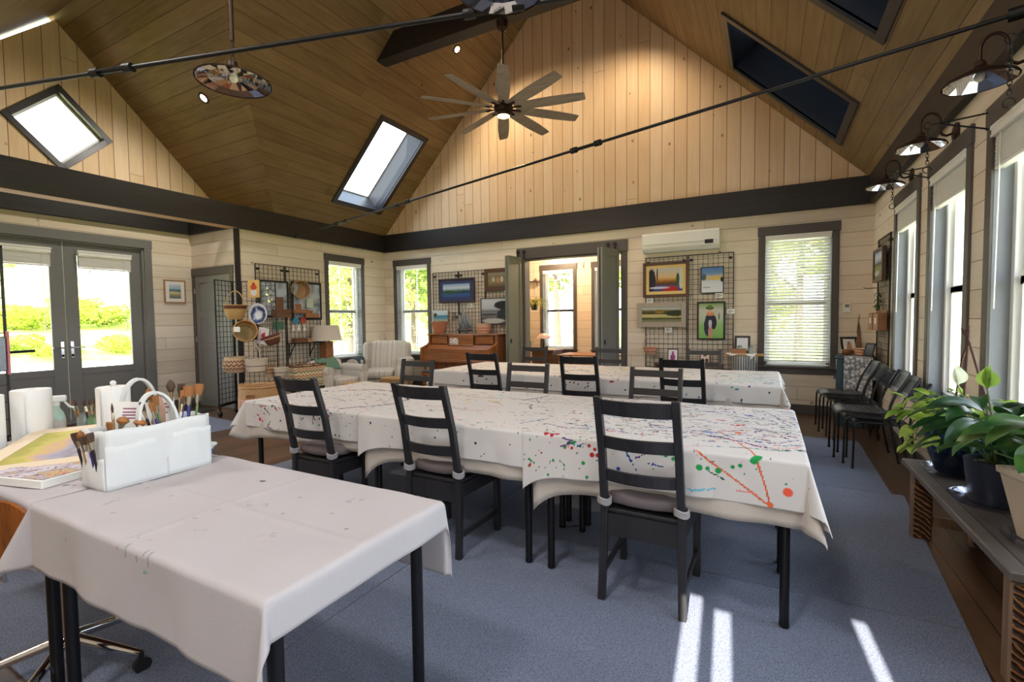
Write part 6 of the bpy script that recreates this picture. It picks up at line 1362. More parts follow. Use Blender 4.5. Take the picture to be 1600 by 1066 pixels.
for p in ((.15, -.34), (.0, .0), (D2.x*.68, D2.y*.68)):
    b = Mb(); b.sphere((p[0], p[1], .055), .05, 14, (.7, .7, 1)); b.cyl((p[0], p[1], .09), .012, .08, 10); b.build('caster', M['black_metal'], RK)
def on2(t_, z, off): p = P0+D2*t_+N2*off; return (p.x, p.y, z)
M['wk_gold'] = wicker('golden_wicker', (226, 190, 128), (166, 122, 68), [(.16, .21, (112, 64, 40), 0)], 80, 40); M['wk_band'] = wicker('brown_banded_wicker', (222, 198, 162), (176, 142, 104), [(.05, .085, (118, 66, 48), 22), (.1, .14, (118, 66, 48), 16), (.155, .19, (118, 66, 48), 22)], 90, 44); M['wk_white'] = wicker('white_wicker', (226, 216, 196), (182, 166, 140), [(.095, .105, (70, 60, 90), 0)], 90, 44)
M['wk_dark'] = wicker('dark_brown_wicker', (122, 74, 54), (70, 40, 30), [(.1, .12, (196, 150, 120), 0)], 80, 36); M['wk_green'] = wicker('golden_tipped_wicker', (226, 186, 122), (158, 112, 62), [(0, .05, (132, 136, 104), 20), (.085, .1, (96, 66, 44), 0)], 90, 44); M['wk_coil'] = wicker('coiled_wicker', (206, 172, 126), (150, 112, 72), [(.02, .032, (84, 60, 42), 0), (.052, .064, (84, 60, 42), 0), (.084, .096, (84, 60, 42), 0)], 60, 40); M['wk_pinkband'] = wicker('pink_banded_wicker', (214, 176, 128), (170, 128, 84), [(.0, .34, (226, 170, 150), 26)], 60, 40)
t = NT('zigzag_wicker'); X = t.xyz(t.coord()); zz = t.m('PINGPONG', t.m('MULTIPLY', t.m('ADD', X[0], X[1]), 1.0), .03); k_ = t.m('FRACT', t.m('MULTIPLY', t.m('ADD', X[2], zz), 9.0)); cc = t.ramp(k_, [(0, lin((222, 204, 160))), (.34, lin((222, 204, 160))), (.36, lin((54, 70, 50))), (.5, lin((54, 70, 50))), (.52, lin((226, 208, 166))), (.72, lin((226, 208, 166))), (.74, lin((176, 76, 54))), (.86, lin((176, 76, 54))), (.88, lin((222, 204, 160)))], 'CONSTANT'); M['wk_zig'] = t.bsdf(cc, .75, 0, t.bump(t.noise(t.coord(), 120, 1), .4, .004))
GB = 'baskets hung on the rolling rack'
q = basket('hanging_basket', 'golden basket with brown rim band and hoop handle, topmost on the rolling rack', [(.085, 0), (.115, .03), (.14, .12), (.155, .2), (.155, .215)], 'wk_gold', on2(.15, 1.455, .165), GB); handle(q, .145, .2, .23, 'wk_gold', .008, az2)
q = basket('hanging_basket', 'tipped round wicker basket with a pale tag, mouth facing the doors', [(.06, 0), (.12, .015), (.15, .07), (.165, .15), (.16, .17)], 'wk_green', on2(.24, 1.235, .10), GB, (rad(72), 0, rad(62))); b = Mb(); b.box(-.15, -.02, .172, -.07, .06, .176); b.build('paper_tag', M['paper'], q)
basket('hanging_basket', 'bulging cream basket with brown patterned bands on the rolling rack', [(.12, 0), (.16, .03), (.18, .09), (.175, .15), (.15, .215), (.145, .23)], 'wk_band', on2(.15, .655, .20), GB)
q = basket('hanging_basket', 'white wicker basket with a tall loop handle on the rolling rack', [(.1, 0), (.14, .02), (.15, .1), (.155, .19), (.155, .2)], 'wk_white', on2(.455, .655, .17), GB); handle(q, .07, .19, .21, 'wk_white', .008, az2)
basket('hanging_basket', 'tilted dark brown basket with a pale rim line on the rolling rack', [(.07, 0), (.095, .03), (.115, .1), (.12, .14)], 'wk_dark', on2(.725, 1.07, .13), GB, (rad(10), rad(-14), az2))
basket('hanging_basket', 'small cream cup-shaped basket low at the end of the rolling rack', [(.04, 0), (.06, .04), (.072, .14), (.072, .17)], 'wk_band', on2(.635, .57, .10), GB); basket('hanging_basket', 'small white and brown bowl basket beside the zigzag tote', [(.05, 0), (.08, .03), (.1, .12), (.1, .165)], 'wk_white', on2(.81, .55, .12), GB)
# cards, plate and bangles on the rack
redhat = art('red_hat_card', [(0, (226, 178, 104)), (1, (232, 190, 120))], [(.5, .3, (.26, .2), (226, 222, 226), .7), (.5, .58, (.28, .16), (206, 84, 46), .6), (.5, .74, (.13, .12), (176, 66, 40), .7)], 13, w=.19, h=.27); GK = 'cards on the rolling rack'
def on2pic(nm, lb, cat, w_, h_, a_, t_, z, off, tilt=0.0, group=GK, fw=0.0): return picture(nm, lb, cat, w_, h_, a_, on2(t_, z, off), 0, fw, .008, 'paper', 0, 0, group, rot=(0, tilt, az2))
on2pic('picture_card', 'orange card with a red-hatted figure on the rolling rack', 'card', .185, .27, redhat, .365, 1.79, .02)
bird = art('red_bird_card', [(0, (232, 216, 220)), (1, (236, 226, 230))], [(.5, .58, (.24, .18), (196, 46, 48), .6), (.6, .74, (.12, .1), (176, 40, 44), .7), (.5, .32, (.3, .08), (110, 60, 70), .4)], 14, w=.13, h=.22); on2pic('picture_card', 'leaning white card with a red bird on the rolling rack', 'card', .165, .25, bird, .49, 1.075, .06, rad(10), GK, .012)
b = Mb(); b.m = Rz(az2); b.box(-.07, -.006, 0, .07, .006, .23); o = b.build('wooden_board', M['frame_brown']); tag(o, 'plain dark brown board hung behind the tipped basket', 'board', None, on2(.37, 1.14, .014))
t = NT('blue_plate_glaze'); X = t.xyz(t.coord()); nz = t.noise(t.coord(), 16, 3); r_ = t.m('ADD', t.m('SQRT', t.m('ADD', t.m('POWER', X[0], 2.0), t.m('POWER', t.m('SUBTRACT', X[1], -.02), 2.0))), t.m('MULTIPLY', t.m('SUBTRACT', nz, .5), .06)); M['plate_blue'] = t.bsdf(t.ramp(r_, [(.05, lin((226, 230, 238))), (.085, lin((70, 92, 140))), (.12, lin((44, 62, 104))), (.142, lin((230, 232, 238)))]), .2)
o = Mb().lathe([(.001, 0), (.1, 0), (.115, .012), (.155, .022), (.157, .026), (.11, .018), (.095, .007), (.001, .006)], 40, capb=False, capt=False).build('glazed_plate', M['plate_blue']); tag(o, 'blue and white glazed oval plate on the rolling rack', 'plate', None, on2(.435, 1.545, .03)); o.rotation_euler = (rad(90), 0, az2); o.scale = (.95, 1, 1)
for k, (t_, z, lb) in enumerate(((.6, 1.875, 'topmost'), (.628, 1.775, 'middle'), (.655, 1.675, 'lowest'))):
    b = Mb(); [b.tube([(.052*math.cos(a), dy, .056*math.sin(a)) for a in np.linspace(0, 2*PI, 25)[:-1]], .006, 6, True) for dy in (0, .02)]; b.build('hoops', M['chrome'], thing('bangle_set', lb + ' of three silver hoop sets hanging in front of the black-framed panel', 'bangles', on2(t_, z, .05), az2-rad(25), 'silver hoop sets on the rolling rack'))
# key racks, discs, prints on the wall grid
def wallx(nm, lb, cat, m, y0, y1, z0, z1, x0=-7.40, d=.05, group=None, bev=.003):
    cy_ = (y0+y1)/2; b = Mb(); b.box(0, y0-cy_, 0, d, y1-cy_, z1-z0, bev); o = b.build(nm, M[m] if isinstance(m, str) else m); return tag(o, lb, cat, group, (x0, cy_, z0))
def keyrack(lb, y0, y1, zb, zm, zt_, m='box_orange'):
    t = thing('letter_rack', lb, 'letter rack', (-7.405, (y0+y1)/2, zb), 0, 'wooden letter racks on the left wall'); w = (y1-y0)/2; b = Mb(); b.box(0, -w*.55, 0, .012, w*.35, zt_-zb, .002); b.box(.012, -w, 0, .07, w, zm-zb, .003); b.build('rack', M[m], t); b = Mb(); [b.tube([(.03, y, 0), (.035, y, -.03), (.05, y, -.035), (.05, y, -.02)], .004, 6) for y in (-w*.6, 0, w*.6)]; b.build('hooks', M['black_metal'], t)
M['box_brown'] = wood((92, 58, 38), (130, 88, 60), 1, 'y', .5, 'brown_box_wood')
keyrack('brown wooden letter rack with hooks under the bangles', 5.2, 5.54, 1.49, 1.63, 1.84, 'box_brown'); keyrack('light wooden letter rack just below the round basket', 5.6, 5.87, 1.565, 1.63, 1.73); keyrack('light wooden letter rack at the lower right of the second black-framed panel', 5.83, 6.12, 1.485, 1.56, 1.62)
wallx('small_print', 'small pale green print above the light letter rack', 'print', art('pale_green_print', [(0, (206, 216, 186)), (1, (216, 222, 196))], [(0, 0, .01, (150, 160, 130), .5)]), 5.89, 6.03, 1.665, 1.83, -7.395, .012); wallx('glazed_tile', 'green glazed tile low on the left wall grid', 'tile', flat((74, 120, 100), .2, var=.25, scale=22), 5.225, 5.42, 1.285, 1.415, -7.405, .014)
q = basket('hanging_basket', 'round flat natural basket hung mouth outward over the second black-framed panel', [(.11, 0), (.13, .02), (.15, .06), (.158, .12), (.158, .13)], 'wk_coil', (-7.40, 5.745, 1.97), 'baskets on the left wall', (0, rad(84), rad(-20)))
M['disc_blue'] = flat((70, 150, 190), .2, var=.3, scale=40); M['disc_red'] = flat((186, 84, 70), .2, var=.3, scale=40)
for lb, y, m_ in (('small blue glass disc below the light letter racks', 5.665, 'disc_blue'), ('small red glass disc below the light letter racks', 5.815, 'disc_red')): o = Mb().cyl((0, 0, 0), .06, .012, 24, 'x').build('glass_disc', M[m_]); tag(o, lb, 'ornament', 'glass discs on the left wall', (-7.405, y, 1.435))
for k, (y, lb) in enumerate(((5.60, 'white rabbit-eared figure hung under the blue disc'), (5.71, 'white angel-shaped figure hung between the two discs'), (5.83, 'white bird-shaped figure hung under the red disc'))):
    b = Mb(); b.sphere((.02, 0, .04), .035, 12, (.4, 1, 1.1)); b.sphere((.02, 0, .095), .02, 10, (.6, 1, 1)); [b.tube([(.02, s_*.008, .105), (.02, s_*(.014+.012*k), .15)], [.006, .003], 6) for s_ in (-1, 1)]; o = b.build('white_figure', M['paper']); tag(o, lb, 'ornament', 'white figures on the left wall', (-7.405, y, 1.235))
SH2 = thing('bracket_shelf', 'black bracket shelf of small boxes on the left wall grid', 'shelf', (-7.40, 5.93, 1.025)); b = Mb(); b.box(0, -.46, 0, .2, .45, .014, .002); b.build('board', M['black_metal'], SH2)
for y in (-.42, .0): b = Mb(); b.bar((.01, y, -.25), (.01, y, 0), .014, .014, (1, 0, 0)); b.bar((.01, y, -.22), (.16, y, -.004), .012, .012); b.build('bracket', M['black_metal'], SH2)
GX = 'small boxes on the bracket shelf'
wallx('small_box', 'dark wooden box with a pale front on the bracket shelf, at the post', 'box', 'box_brown', 5.54, 5.77, 1.0395, 1.125, -7.36, .1, GX); wallx('small_box', 'pale wooden box on the bracket shelf beside the blue vase', 'box', 'frame_oak', 5.80, 5.93, 1.0395, 1.105, -7.35, .1, GX)
o = Mb().lathe([(.04, 0), (.055, .03), (.058, .1), (.04, .15), (.045, .165)], 24).build('blue_vase', M['disc_blue']); tag(o, 'blue glazed vase at the end of the bracket shelf', 'vase', None, (-7.3, 6.02, 1.0395))
# lamp on a small table
TB = thing('side_table', 'small wooden side table under the beige-shaded lamp', 'side table', (-7.19, 6.14, 0)); b = Mb(); b.box(-.19, -.19, .675, .19, .19, .70, .004); b.build('top', M['box_brown'], TB)
for sx in (-1, 1):
    for sy in (-1, 1): b = Mb(); b.box(sx*.16-.018, sy*.16-.018, 0, sx*.16+.018, sy*.16+.018, .675, .002); b.build('leg', M['box_brown'], TB)
LP = thing('table_lamp', 'lamp with a beige tapered shade on a square wooden block base', 'table lamp', (-7.19, 6.14, .701)); b = Mb(); b.box(-.085, -.085, 0, .085, .085, .33, .003); b.build('base', M['box_orange'], LP); b = Mb(); b.lathe([(.27, .36), (.215, .64)], 36, capb=False, capt=False); b.lathe([(.268, .36), (.213, .64)], 36, capb=False, capt=False); b.build('lamp_shade', flat((206, 196, 180), .85, var=.04, scale=80), LP); b = Mb(); b.tube([(0, 0, .33), (0, 0, .5)], .01, 8); b.sphere((0, 0, .53), .03, 10); b.build('bulb', M['bulb'], LP)
# tote and floor baskets
TT = thing('woven_tote', 'rectangular woven tote with green and red zigzags, standing on a low bench', 'basket', (-6.62, 5.235, .36), rad(84)); b = Mb()
def ttf(u, v):
    a = 2*PI*u; c, s_ = math.cos(a), math.sin(a); f = lambda q: math.copysign(abs(q)**.35, q); return (.29*f(c)*(.94+.06*v), .15*f(s_)*(.94+.06*v), .33*v)
b.grid(ttf, 64, 8, True, True); b.grid(lambda u, v: (lambda p: (p[0]*.96, p[1]*.94, p[2]+.002))(ttf(u, v)), 64, 8, True, True); b.box(-.26, -.13, 0, .26, .13, .006); b.build('body', M['wk_zig'], TT)
b = Mb(); b.tube([ttf(u, 1.02) for u in np.linspace(0, 1, 65)[:-1]], .01, 6, True); [b.tube([ttf(u, .99), tuple(Vector(ttf(u, 1.0))*1.0+Vector((0, 0, .035))), ttf(u+.012, .99)], .008, 5) for u in np.linspace(0, 1, 29)[:-1]]; b.build('rim', M['wk_dark'], TT)
LB = thing('low_bench', 'low dark bench under the zigzag tote', 'bench', (-6.62, 5.235, 0), rad(84)); b = Mb(); b.box(-.36, -.18, .32, .36, .18, .359, .004); b.build('seat', M['frame_black'], LB)
for sx in (-1, 1):
    for sy in (-1, 1): b = Mb(); b.box(sx*.32-.02, sy*.15-.02, 0, sx*.32+.02, sy*.15+.02, .32, .002); b.build('leg', M['frame_black'], LB)
q = basket('floor_basket', 'big round floor basket with pink lower bands beside the rolling rack', [(.24, 0), (.27, .05), (.285, .2), (.28, .36), (.265, .46), (.262, .5)], 'wk_pinkband', (-6.39, 4.27, .001), None, None, .012, 44)
b = Mb(); [b.tube([(.262*math.cos(a), .262*math.sin(a), .49), (.268*math.cos(a+.05), .268*math.sin(a+.05), .535), (.262*math.cos(a+.1), .262*math.sin(a+.1), .49)], .008, 5) for a in np.linspace(0, 2*PI, 37)[:-1]]; b.build('braided_edge', M['wk_natural'], q); b = Mb(); b.m = Rz(rad(-60)); b.box(.272, -.06, .36, .28, .06, .41, .003); b.build('leather_label', M['box_orange'], q)
# armchairs -----------------------------------------------------------------------
t = NT('striped_upholstery'); X = t.xyz(t.coord()); s1 = t.m('SINE', t.m('MULTIPLY', X[0], 62.0)); s2 = t.m('SINE', t.m('MULTIPLY', X[0], 147.0)); f = t.m('ADD', t.m('MULTIPLY', s1, .5), t.m('MULTIPLY', s2, .35)); M['stripe'] = t.bsdf(t.ramp(t.m('ADD', .5, t.m('MULTIPLY', f, .45)), [(.15, lin((178, 172, 164))), (.5, lin((214, 208, 196))), (.85, lin((196, 192, 188)))]), .9, 0, t.bump(t.noise(t.coord(), 180, 2), .3, .003), .2)
def soft(b, c, d, e=.28, n=14):
    """pillow-like rounded box"""
    f = lambda q: math.copysign(abs(q)**e, q)
    b.grid(lambda u, v: (c[0]+d[0]/2*f(math.cos(2*PI*u))*f(math.cos(PI*(v-.5))) if 0 < v < 1 else c[0], c[1]+d[1]/2*f(math.sin(2*PI*u))*f(math.cos(PI*(v-.5))) if 0 < v < 1 else c[1], c[2]+d[2]/2*f(math.sin(PI*(v-.5)))), 4*n, n, True, True)
def armchair(label, loc, rz, hb=.99, wings=True):
    t = thing('armchair', label, 'armchair', loc, rz, 'striped armchairs in the corner')
    b = Mb(); b.box(-.36, -.36, .12, .36, .36, .30, .03); b.build('base', M['stripe'], t); b = Mb(); soft(b, (0, -.06, .385), (.58, .66, .18), .35); b.build('seat_cushion', M['stripe'], t)
    b = Mb(); b.m = Tr(0, .33, .3) @ Rx(rad(-11)); soft(b, (0, 0, (hb-.3)/2), (.74, .2, hb-.26), .3); b.build('backrest', M['stripe'], t)
    for sx in (-1, 1):
        b = Mb(); soft(b, (sx*.40, -.02, .36), (.17, .76, .54), .4); b.tube([(sx*.40, -.38, .60), (sx*.40, .3, .60)], .088, 16); ar = b.build('arm', M['stripe'], t)
        if wings: b = Mb(); soft(b, (sx*.36, .29, .76), (.11, .26, .44), .45); b.build('wing', M['stripe'], ar)
        for sy in (-1, 1): b = Mb(); b.m = Tr(sx*.33, sy*.32, 0); b.lathe([(.014, 0), (.024, .12)], 12); b.build('leg', M['walnut_z'], t)
    return t
A1 = armchair('striped armchair with a slate-blue throw on its arm, under the corner windows', (-6.74, 7.1, 0), rad(24)); A1.scale = (1.14, 1.1, 1); armchair('striped armchair with a green throw, beside the zigzag tote', (-6.63, 5.86, 0), rad(84), .76, False).scale = (.86, .86, .95)
def throw(label, m, loc, rz, arm=True):
    b = Mb()
    if arm: b.grid(lambda u, v: ((-.40+(.105+.01*math.sin(9*u))*math.cos(PI*(1-v*.98))*(1 if .12 < v < .9 else 1.02)), -.32+.34*u+.03*math.sin(8*v+u*3), (.60+.105*math.sin(PI*v)) - (.34*max(0, (.25-v)/.25)) - (.20*max(0, (v-.75)/.25)) + .006*math.sin(20*u)), 26, 30)
    else: b.grid(lambda u, v: (-.30+.5*u+.05*v, .36+.13*math.cos(PI*(.1+.85*v)) - .12*max(0, v-.7), .735+.065*math.sin(PI*min(1, v*1.0)) - .32*max(0, v-.55) - .2*max(0, .3-v) + .012*math.sin(14*u+4*v)), 30, 26)
    o = b.build('throw_blanket', m); tag(o, label, 'throw', 'throws on the armchairs', loc, rz); o.scale = (1.14, 1.1, 1) if arm else (.86, .86, .95); s_ = o.modifiers.new('t', 'SOLIDIFY'); s_.thickness = .012; s_.offset = 1
M['throw_blue'] = flat((62, 80, 92), .95, var=.2, scale=50, bumpy=.5, name='slate_knit'); M['throw_green'] = flat((98, 130, 108), .95, var=.2, scale=50, bumpy=.5, name='green_knit')
throw('slate-blue knitted throw over the arm of the corner armchair', M['throw_blue'], (-6.74, 7.1, .0), rad(24)); throw('green knitted throw over the low back of the armchair by the tote', M['throw_green'], (-6.63, 5.86, .0), rad(84), False)
for lb, x, y, rz in (('woven-top wooden footstool nearer the zigzag tote', -6.05, 5.8, .35), ('woven-top wooden footstool before the corner armchair', -5.98, 6.62, .2)):
    t = thing('footstool', lb, 'footstool', (x, y, 0), rz, 'woven footstools'); b = Mb(); soft(b, (0, 0, .36), (.44, .34, .05), .3, 10); b.build('woven_top', M['wk_natural'], t); b = Mb(); [b.bar(p, q_, .03, .035) for p, q_ in (((-.2, -.15, .32), (.2, -.15, .32)), ((-.2, .15, .32), (.2, .15, .32)), ((-.2, -.15, .32), (-.2, .15, .32)), ((.2, -.15, .32), (.2, .15, .32)))]; b.build('apron', M['frame_oak'], t)
    for sx in (-1, 1):
        for sy in (-1, 1): b = Mb(); b.box(sx*.2-.018, sy*.15-.018, 0, sx*.2+.018, sy*.15+.018, .375, .003); b.build('leg', M['frame_oak'], t)
# alcove wall picture, mat, door rack at the picture edge
sea = art('beach_print', [(0, (120, 126, 120)), (.35, (190, 176, 130)), (.6, (84, 120, 140)), (.75, (170, 196, 206)), (1, (206, 216, 220))], [(.35, .4, (.6, .12), (214, 196, 140), .6)], 15, w=.2, h=.2, base=.09)
picture('framed_print', 'oak-framed beach print on the pale wall beside the French doors', 'picture', .33, .385, sea, (XA+.006, 4.365, 1.745), rad(90), .022, .02, 'frame_oak', .055, 0)
b = Mb(); b.box(-.2, -.13, 0, .2, .13, .012, .004); o = b.build('door_mat', flat((52, 46, 44), .95, var=.2, scale=90)); tag(o, 'small dark mat on the floor before the panel door', 'mat', None, (-8.05, 4.34, .0))
EG = gridwall('wire_grid', 'tall wire rack in front of the French doors', (-3.87, .615, .76), rad(90), .43, 1.1, None, .1); 
for y in (.03, .40): b = Mb(); b.box(y-.01, -.01, -.76, y+.01, .01, 0); b.build('post', M['black_metal'], EG)
OR = thing('hanging_ornament', 'pink-edged grey ornament on a peg of the wire rack before the French doors', 'ornament', (-3.84, .962, 1.2)); b = Mb(); b.box(-.01, -.03, -.06, .01, .07, .14, .006); b.build('body', M['pewter'], OR); b = Mb(); b.box(-.012, .071, -.08, .012, .082, .17, .002); b.build('edge', flat((196, 110, 120), .5), OR); b = Mb(); b.tube([(0, .0, .045), (0, .19, .05)], .008, 8); b.build('peg', M['black_metal'], OR)
# ---------------------------------------------------------------- fan, pendants, rods, recessed lights
M['fan_wood'] = wood((132, 118, 102), (164, 150, 132), 1, 'x', .6, 'weathered_blade')
FX, FY, FZ = -3.172, 5.745, 4.22
FN = thing('ceiling_fan', 'ten-bladed weathered wood ceiling fan with a glowing light, under the collar beam', 'ceiling fan', (FX, FY, FZ))
b = Mb(); b.m = Tr(0, 0, 5.39-FZ); b.lathe([(.03, -.11), (.07, -.09), (.075, -.03), (.08, 0)], 28); b.build('canopy', M['bronze'], FN)
b = Mb(); b.cyl((0, 0, .2), .014, 5.39-FZ-.29, 12); b.build('downrod', M['bronze'], FN)
b = Mb(); b.lathe([(.06, -.03), (.12, -.02), (.13, .03), (.12, .1), (.07, .13), (.05, .2), (.02, .22)], 32); b.lathe([(.085, -.07), (.1, -.06), (.105, -.03), (.06, -.02)], 28, capb=False); b.build('motor', M['bronze'], FN)
lt_ = Mb().lathe([(.001, -.085), (.05, -.082), (.085, -.07)], 24, capb=False, capt=False).build('light_lens', emit((255, 206, 146), 5, 'fan_light_glow'), FN)
a0 = math.atan2(-FY, -FX)
for k in range(10):
    a = a0 + k*PI/5; X = Rz(a); b = Mb(); b.m = X @ Tr(0, 0, .035) @ Rx(rad(-13)); n = 14
    pr = [(.17+.93*i/n, (.056+.03*math.sin(PI*min(1, (i/n)*.75+.12)))*(1 if i < n else .92)) for i in range(n+1)]
    vs = []; 
    for x, w_ in pr: vs += [(x, -w_, .0), (x, w_, 0), (x, w_, .009), (x, -w_, .009)]
    fs = [(0, 1, 2, 3)[::-1], tuple(4*n+i for i in range(4))]
    for i in range(n):
        for j in range(4): fs.append((4*i+j, 4*i+4+j, 4*i+4+(j+1) % 4, 4*i+(j+1) % 4))
    b._add(vs, fs); bl = b.build('blade', M['fan_wood'], FN)
    b = Mb(); b.m = X @ Tr(0, 0, .035) @ Rx(rad(-13)); b.box(.09, -.02, -.008, .24, .02, -.001, .003); b.sphere((.22, 0, -.008), .03, 12, (1.3, .7, .35)); b.build('blade_iron', M['bronze'], bl)
def pendant(label, x, y, z, zt_):
    t = thing('mirror_pendant', label, 'pendant lamp', (x, y, z), 0, 'mirrored reflector pendants'); b = Mb(); b.lathe([(.225, 0), (.228, .006), (.222, .012), (.12, .05), (.05, .085), (.03, .1), (.028, .13), (.012, .14)], 44, capb=False); sh = b.build('shade', M['bronze'], t)
    b = Mb(); b.lathe([(.219, .003), (.15, .016), (.05, .026)], 16, False, capb=False); b.build('mirror_reflector', M['mirror'], sh); b = Mb(); b.sphere((0, 0, .035), .03, 12, (1, 1, 1.2)); b.build('bulb', M['bulb'], sh)
    b = Mb(); zz = .14; k = 0
    while zz < .26: b.tube([((.011*math.cos(a) if k % 2 else 0), (0 if k % 2 else .011*math.cos(a)), zz+.018+.019*math.sin(a)) for a in np.linspace(0, 2*PI, 13)[:-1]], .0028, 5, True); zz += .03; k += 1
    b.cyl((0, 0, .27), .012, .3, 10); zz = .565
    while zz < zt_-z-.06: b.tube([((.011*math.cos(a) if k % 2 else 0), (0 if k % 2 else .011*math.cos(a)), zz+.018+.019*math.sin(a)) for a in np.linspace(0, 2*PI, 9)[:-1]], .0028, 4, True); zz += .03; k += 1
    b.build('chain', M['bronze'], t); b = Mb(); b.lathe([(.03, zt_-z-.06), (.06, zt_-z-.04), (.06, zt_-z-.0)], 20); b.build('canopy', M['bronze'], t); return t
pendant('round mirrored pendant on a long chain, hanging before the cross gable valley', -3.11, 1.97, 2.98, zright(-3.11)-.04); pendant('round mirrored pendant whose rim shows above the tie rod near the collar beam', -1.13, 2.03, 2.98, zright(-1.13)-.01)
def rod(label, p, q, cuts):
    t = thing('tie_rod', label, 'tie rod', p, 0, 'black tie rods across the vault'); P = Vector(p); d = Vector(q)-P; b = Mb(); b.tube([(0, 0, 0), d], .0125, 10); b.build('rod', M['black_metal'], t)
    L = d.length; u = d.normalized(); s_ = u.cross(Vector((0, 0, 1))).normalized()
    for c in cuts:
        b = Mb(); c0, c1 = u*(c*L-.13), u*(c*L+.13)
        for sg in (-1, 1): b.tube([c0+s_*.022*sg, c1+s_*.022*sg], .007, 6)
        for e in (c0, c1): b.tube([e-u*.03, e+u*.03], .027, 12)
        b.build('turnbuckle', M['black_metal'], t)
    for e, g in ((Vector((0, 0, 0)), 1), (d, -1)): b = Mb(); b.tube([e-u*.02*g, e+u*.05*g], .034, 12); b.build('end_boss', M['black_metal'], t)
    return t
rod('black tie rod running from the left beam near the lamp to the window wall', (-7.39, 5.705, 2.925), (1.17, 3.577, 3.0), (.18, .365, .69)); rod('black tie rod nearest the camera, passing in front of the mirrored pendant', (-7.39, .49, 3.0), (1.17, 2.87, 3.0), (.436, .716, .80))
def recessed(label, p, nrm, on, k=30, c=(255, 190, 110)):
    n = Vector(nrm).normalized(); t = thing('recessed_light', label, 'recessed light', tuple(Vector(p)+n*.002), 0, 'recessed ceiling lights'); t.rotation_euler = n.to_track_quat('Z', 'Y').to_euler(); b = Mb(); b.lathe([(.05, .0), (.05, .006), (.075, .008), (.08, .0)], 28, capb=False, capt=False); b.build('trim_ring', M['bronze'], t); b = Mb(); b.lathe([(.001, .002), (.052, .002)], 24, capb=False, capt=False); b.build('lens', emit(c, k, 'downlight_glow') if on else M['bulb'], t)
recessed('glowing recessed light in the left ceiling slope near the fan', (-4.712, 6.924, zleft(-4.712)), (SL, 0, -1), True)
pc_ = Vector((-6.9, 3.95, zcross(3.95)))
recessed('white recessed light in the cross gable ceiling left of the valley', (-7.05, 4.02, zcross(4.02)), (0, -SC, -1), True, 8, (255, 240, 220))
# ---------------------------------------------------------------- things on the front tables
M['tote_canvas'] = flat((216, 218, 217), .9, var=.03, scale=140, bumpy=.15, name='white_tote_canvas')
ZT = .7795
CX, CY = -2.247, 1.01
CD = thing('brush_caddy', 'white canvas caddy with loop handles, full of paint brushes', 'brush caddy', (CX, CY, ZT), rad(2))
w, l, h = .082, .19, .222
def wallgrid(b, p, q, z0, z1, bow=.006, seed=0):
    P, Q = Vector((p[0], p[1], 0)), Vector((q[0], q[1], 0)); n = (Q-P).cross(Vector((0, 0, 1))).normalized()
    b.grid(lambda u, v: tuple(P.lerp(Q, u)+n*(bow*math.sin(PI*u)*math.sin(PI*v*.9)+.002*math.sin(17*u+seed)*v)+Vector((0, 0, z0+(z1-z0)*v+.004*math.sin(9*u+seed)*v))), 16, 8)
b = Mb(); cs = [(-w, -l), (w, -l), (w, l), (-w, l)]
for i in range(4): wallgrid(b, cs[i], cs[(i+1) % 4], 0, h, .008, i)
b.box(-w, -l, 0, w, l, .004); o = b.build('bag_body', M['tote_canvas'], CD); q = o.modifiers.new('t', 'SOLIDIFY'); q.thickness = .0025; q.offset = 0
b = Mb(); wallgrid(b, (w+.006, -l-.004), (w+.006, .02), 0, .165, .008, 2); wallgrid(b, (w+.006, .02), (w+.006, l+.004), 0, .175, .008, 3); wallgrid(b, (-w-.0, -l-.006), (w+.006, -l-.006), 0, .12, .016, 5); o = b.build('outer_pockets', M['tote_canvas'], CD); q = o.modifiers.new('t', 'SOLIDIFY'); q.thickness = .002; q.offset = 0
for sx, hh, lean in ((1, .15, -.03), (-1, .20, .0)):
    b = Mb(); pts = [Vector((sx*w*.85+lean*math.sin(PI*i/18), -.07*math.cos(PI*i/18)+.0, h-.03+hh*math.sin(PI*i/18)**.8)) for i in range(19)]
    vs = []; fs = []
    for i, p in enumerate(pts):
        a = pts[max(0, i-1)]; c = pts[min(18, i+1)]; tg = (c-a).normalized(); sd = tg.cross(Vector((1, 0, 0))).normalized(); 
        for dx in (-.003, .003):
            for ds in (-.005, .005): vs.append(p+sd*ds+Vector((dx*4, 0, 0)))
    for i in range(18):
        o_ = 4*i; fs += [(o_, o_+1, o_+5, o_+4), (o_+2, o_+6, o_+7, o_+3), (o_, o_+4, o_+6, o_+2), (o_+1, o_+3, o_+7, o_+5)]
    b._add(vs, fs); b.build('handle', M['tote_canvas'], CD)
def capt(): pass
M['bristle'] = wood((120, 72, 34), (176, 116, 60), 3, 'z', .7, 'bristles'); M['bristle_dark'] = wood((60, 42, 32), (96, 70, 50), 3, 'z', .7, 'dark_bristles'); M['ferrule'] = flat((206, 196, 170), .2, 1.0, name='ferrule')
hc = {'purple': flat((70, 50, 130), .25, name='purple_lacquer'), 'green': flat((104, 132, 84), .25, name='green_lacquer'), 'black': flat((32, 30, 32), .25, name='black_lacquer'), 'wood': flat((176, 136, 92), .4, name='bare_handle'), 'white': flat((226, 224, 220), .3, name='white_lacquer'), 'blue': flat((56, 60, 150), .25, name='blue_lacquer')}
BR = {}
